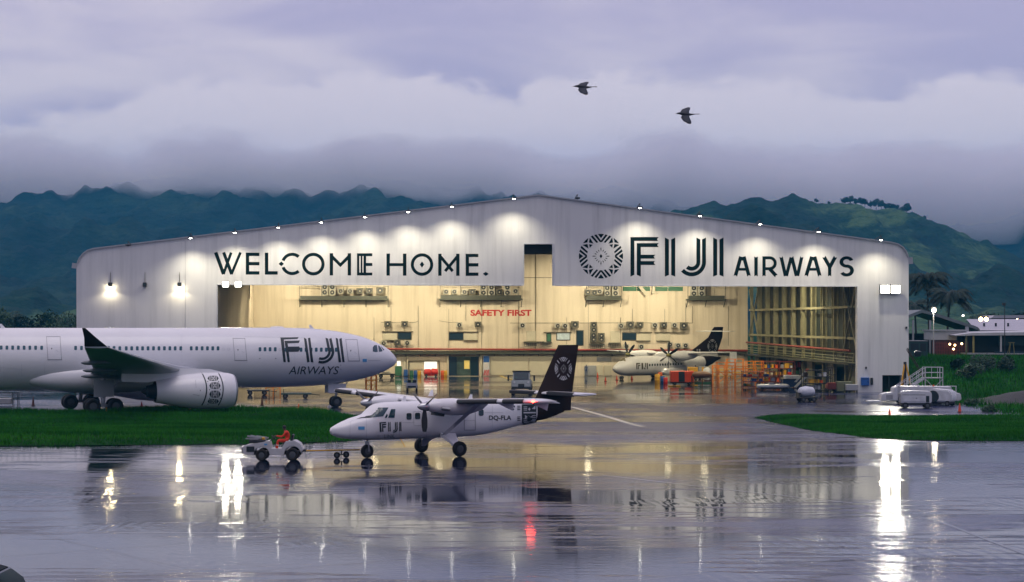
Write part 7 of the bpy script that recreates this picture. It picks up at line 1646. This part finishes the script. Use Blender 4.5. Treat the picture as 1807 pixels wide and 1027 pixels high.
# trees along the crest of the near hill, seen small
base, tb0 = tree_mesh(9, 4.6, 99, 420, .95)
crest = [(1492, 362, 1.0), (1501, 361.5, .9), (1509, 363, 1.15), (1519, 364, 1.05), (1526, 364.5, .8), (1537, 367, 1.0), (1546, 369, 1.25), (1555, 369.5, .9), (1562, 371.5, 1.15), (1570, 373, 1.0), (1577, 374, .8), (1583, 375, 1.2), (1592, 377, .9), (1600, 378.5, 1.1), (1462, 361, .6), (1440, 358.5, .6), (1632, 391, .6), (1660, 402, .6)]
src = None
for i, (px, py, s_) in enumerate(crest):
    q = at(px, py + 1.5, 1700); lb = 'small dark tree on the hill crest above the hangar right shoulder'
    if src is None:
        src = thing('crest_tree', lb, 'tree', q, 0, 'trees along the hill crest'); base.build('crown', LEAFD, src); tb0.build('trunk', BARK, src); src.scale = (s_ * .8,) * 3
    else: dup(src, q, i * 1.1, lb, scale=s_ * .8 * (1 + .25 * math.sin(i * 2.1)))
# palms
PALM = leaf_mat('palm_leaf', (.003, .012, .010), (.010, .030, .018))
def palm(px, py, D, base_z, nf, fl, seed, label):
    q = at(px, py, D); t_ = thing('palm_tree', label, 'palm tree', (q.x, q.y, base_z), 0, 'palms beside the hangar'); H = q.z - base_z; rg = random.Random(seed)
    b = MB(); bend = rg.uniform(-.6, .6); pts = [(bend * (k / 8) ** 2, 0, H * k / 8) for k in range(9)]
    for a, c in zip(pts, pts[1:]): b.cyl(a, c, .20 - .008 * pts.index(a), .195 - .008 * pts.index(a), n=9)
    b.build('trunk', BARK, t_); top = Vector(pts[-1]); f = MB()
    for k in range(nf):
        a = 6.283 * k / nf + rg.uniform(-.2, .2); up = rg.uniform(-.15, 1.25); l = fl * rg.uniform(.8, 1.1); d = Vector((math.cos(a), math.sin(a), 0)); pr_ = []
        for i in range(13): t = i / 12; pr_.append(top + d * (l * t * (1 - .12 * t)) + Vector((0, 0, l * (up * t - (.55 + .5 * up) * t * t))))
        for i in range(12):
            f.cyl(pr_[i], pr_[i + 1], .03, .025, n=4, cap=False); dd = (pr_[i + 1] - pr_[i]).normalized(); sd_ = dd.cross(Vector((0, 0, 1))).normalized()
            for h_ in (0, .5):
                p_ = pr_[i].lerp(pr_[i + 1], h_); ll = fl * .23 * math.sin(math.pi * (.12 + .85 * (i + h_) / 12.5)) + .12
                for s_ in (-1, 1):
                    e_ = p_ + (sd_ * s_ * .8 + dd * .5 + Vector((0, 0, -.45 - .2 * rg.random()))).normalized() * ll; f.add([p_ - dd * .11, p_ + dd * .11, e_], [(0, 1, 2)])
    f.build('crown', PALM, t_)
palm(1640, 496, 330, 1.5, 56, 4.7, 1, 'tallest palm right of the hangar, behind the street lamp'); palm(1671, 524, 318, 1.6, 54, 4.5, 2, 'shorter palm just right of the tallest one'); palm(1617, 540, 340, 1.4, 30, 3.4, 3, 'lowest palm half hidden by the hangar right edge')
# shrubs on the bank
for i, (px, D, h, lb) in enumerate(((1712, 226, 2.0, 'dark bush on the bank right of the white stairs'), (1738, 232, 2.3, 'largest dark bush in the middle of the bank'), (1768, 236, 2.0, 'dark bush at the right end of the bank'), (1690, 236, 1.6, 'low bush on the bank behind the stairs'))):
    x = lx_(px, D); tree(x, D, land_h(x, D) - .3, h, h * .8, 90 + i, lb, 'bushes on the grass bank', LEAFD, i, 'bush', n=900, leaf=.16)
for i, (px, py, lb) in enumerate(((1716, 716, 'weedy clump at the corner of the paving by the right cone'), (1745, 726, 'leafy weed clump at the paving edge near the right picture edge'))):
    q = ground(px, py); tree(q.x, q.y, land_h(q.x, q.y) - .2, .9, .9, 110 + i, lb, 'weed clumps beside the paving', LEAF, i, 'weed_clump', n=500, leaf=.14)
# ------------------------------------------------------------------ the damp air itself
hb = MB(); hb.box(-7000, 7000, -600, 9500, -6, 420)
HZ = bpy.data.materials.new('haze'); HZ.use_nodes = True; t = HZ.node_tree; t.nodes.clear()
o_ = t.nodes.new('ShaderNodeOutputMaterial'); pv = t.nodes.new('ShaderNodeVolumePrincipled'); t.links.new(pv.outputs[0], o_.inputs['Volume'])
pv.inputs['Color'].default_value = (.06, .46, .82, 1); pv.inputs['Density'].default_value = .00016; pv.inputs['Anisotropy'].default_value = .0
stuff(hb.build('haze', HZ))
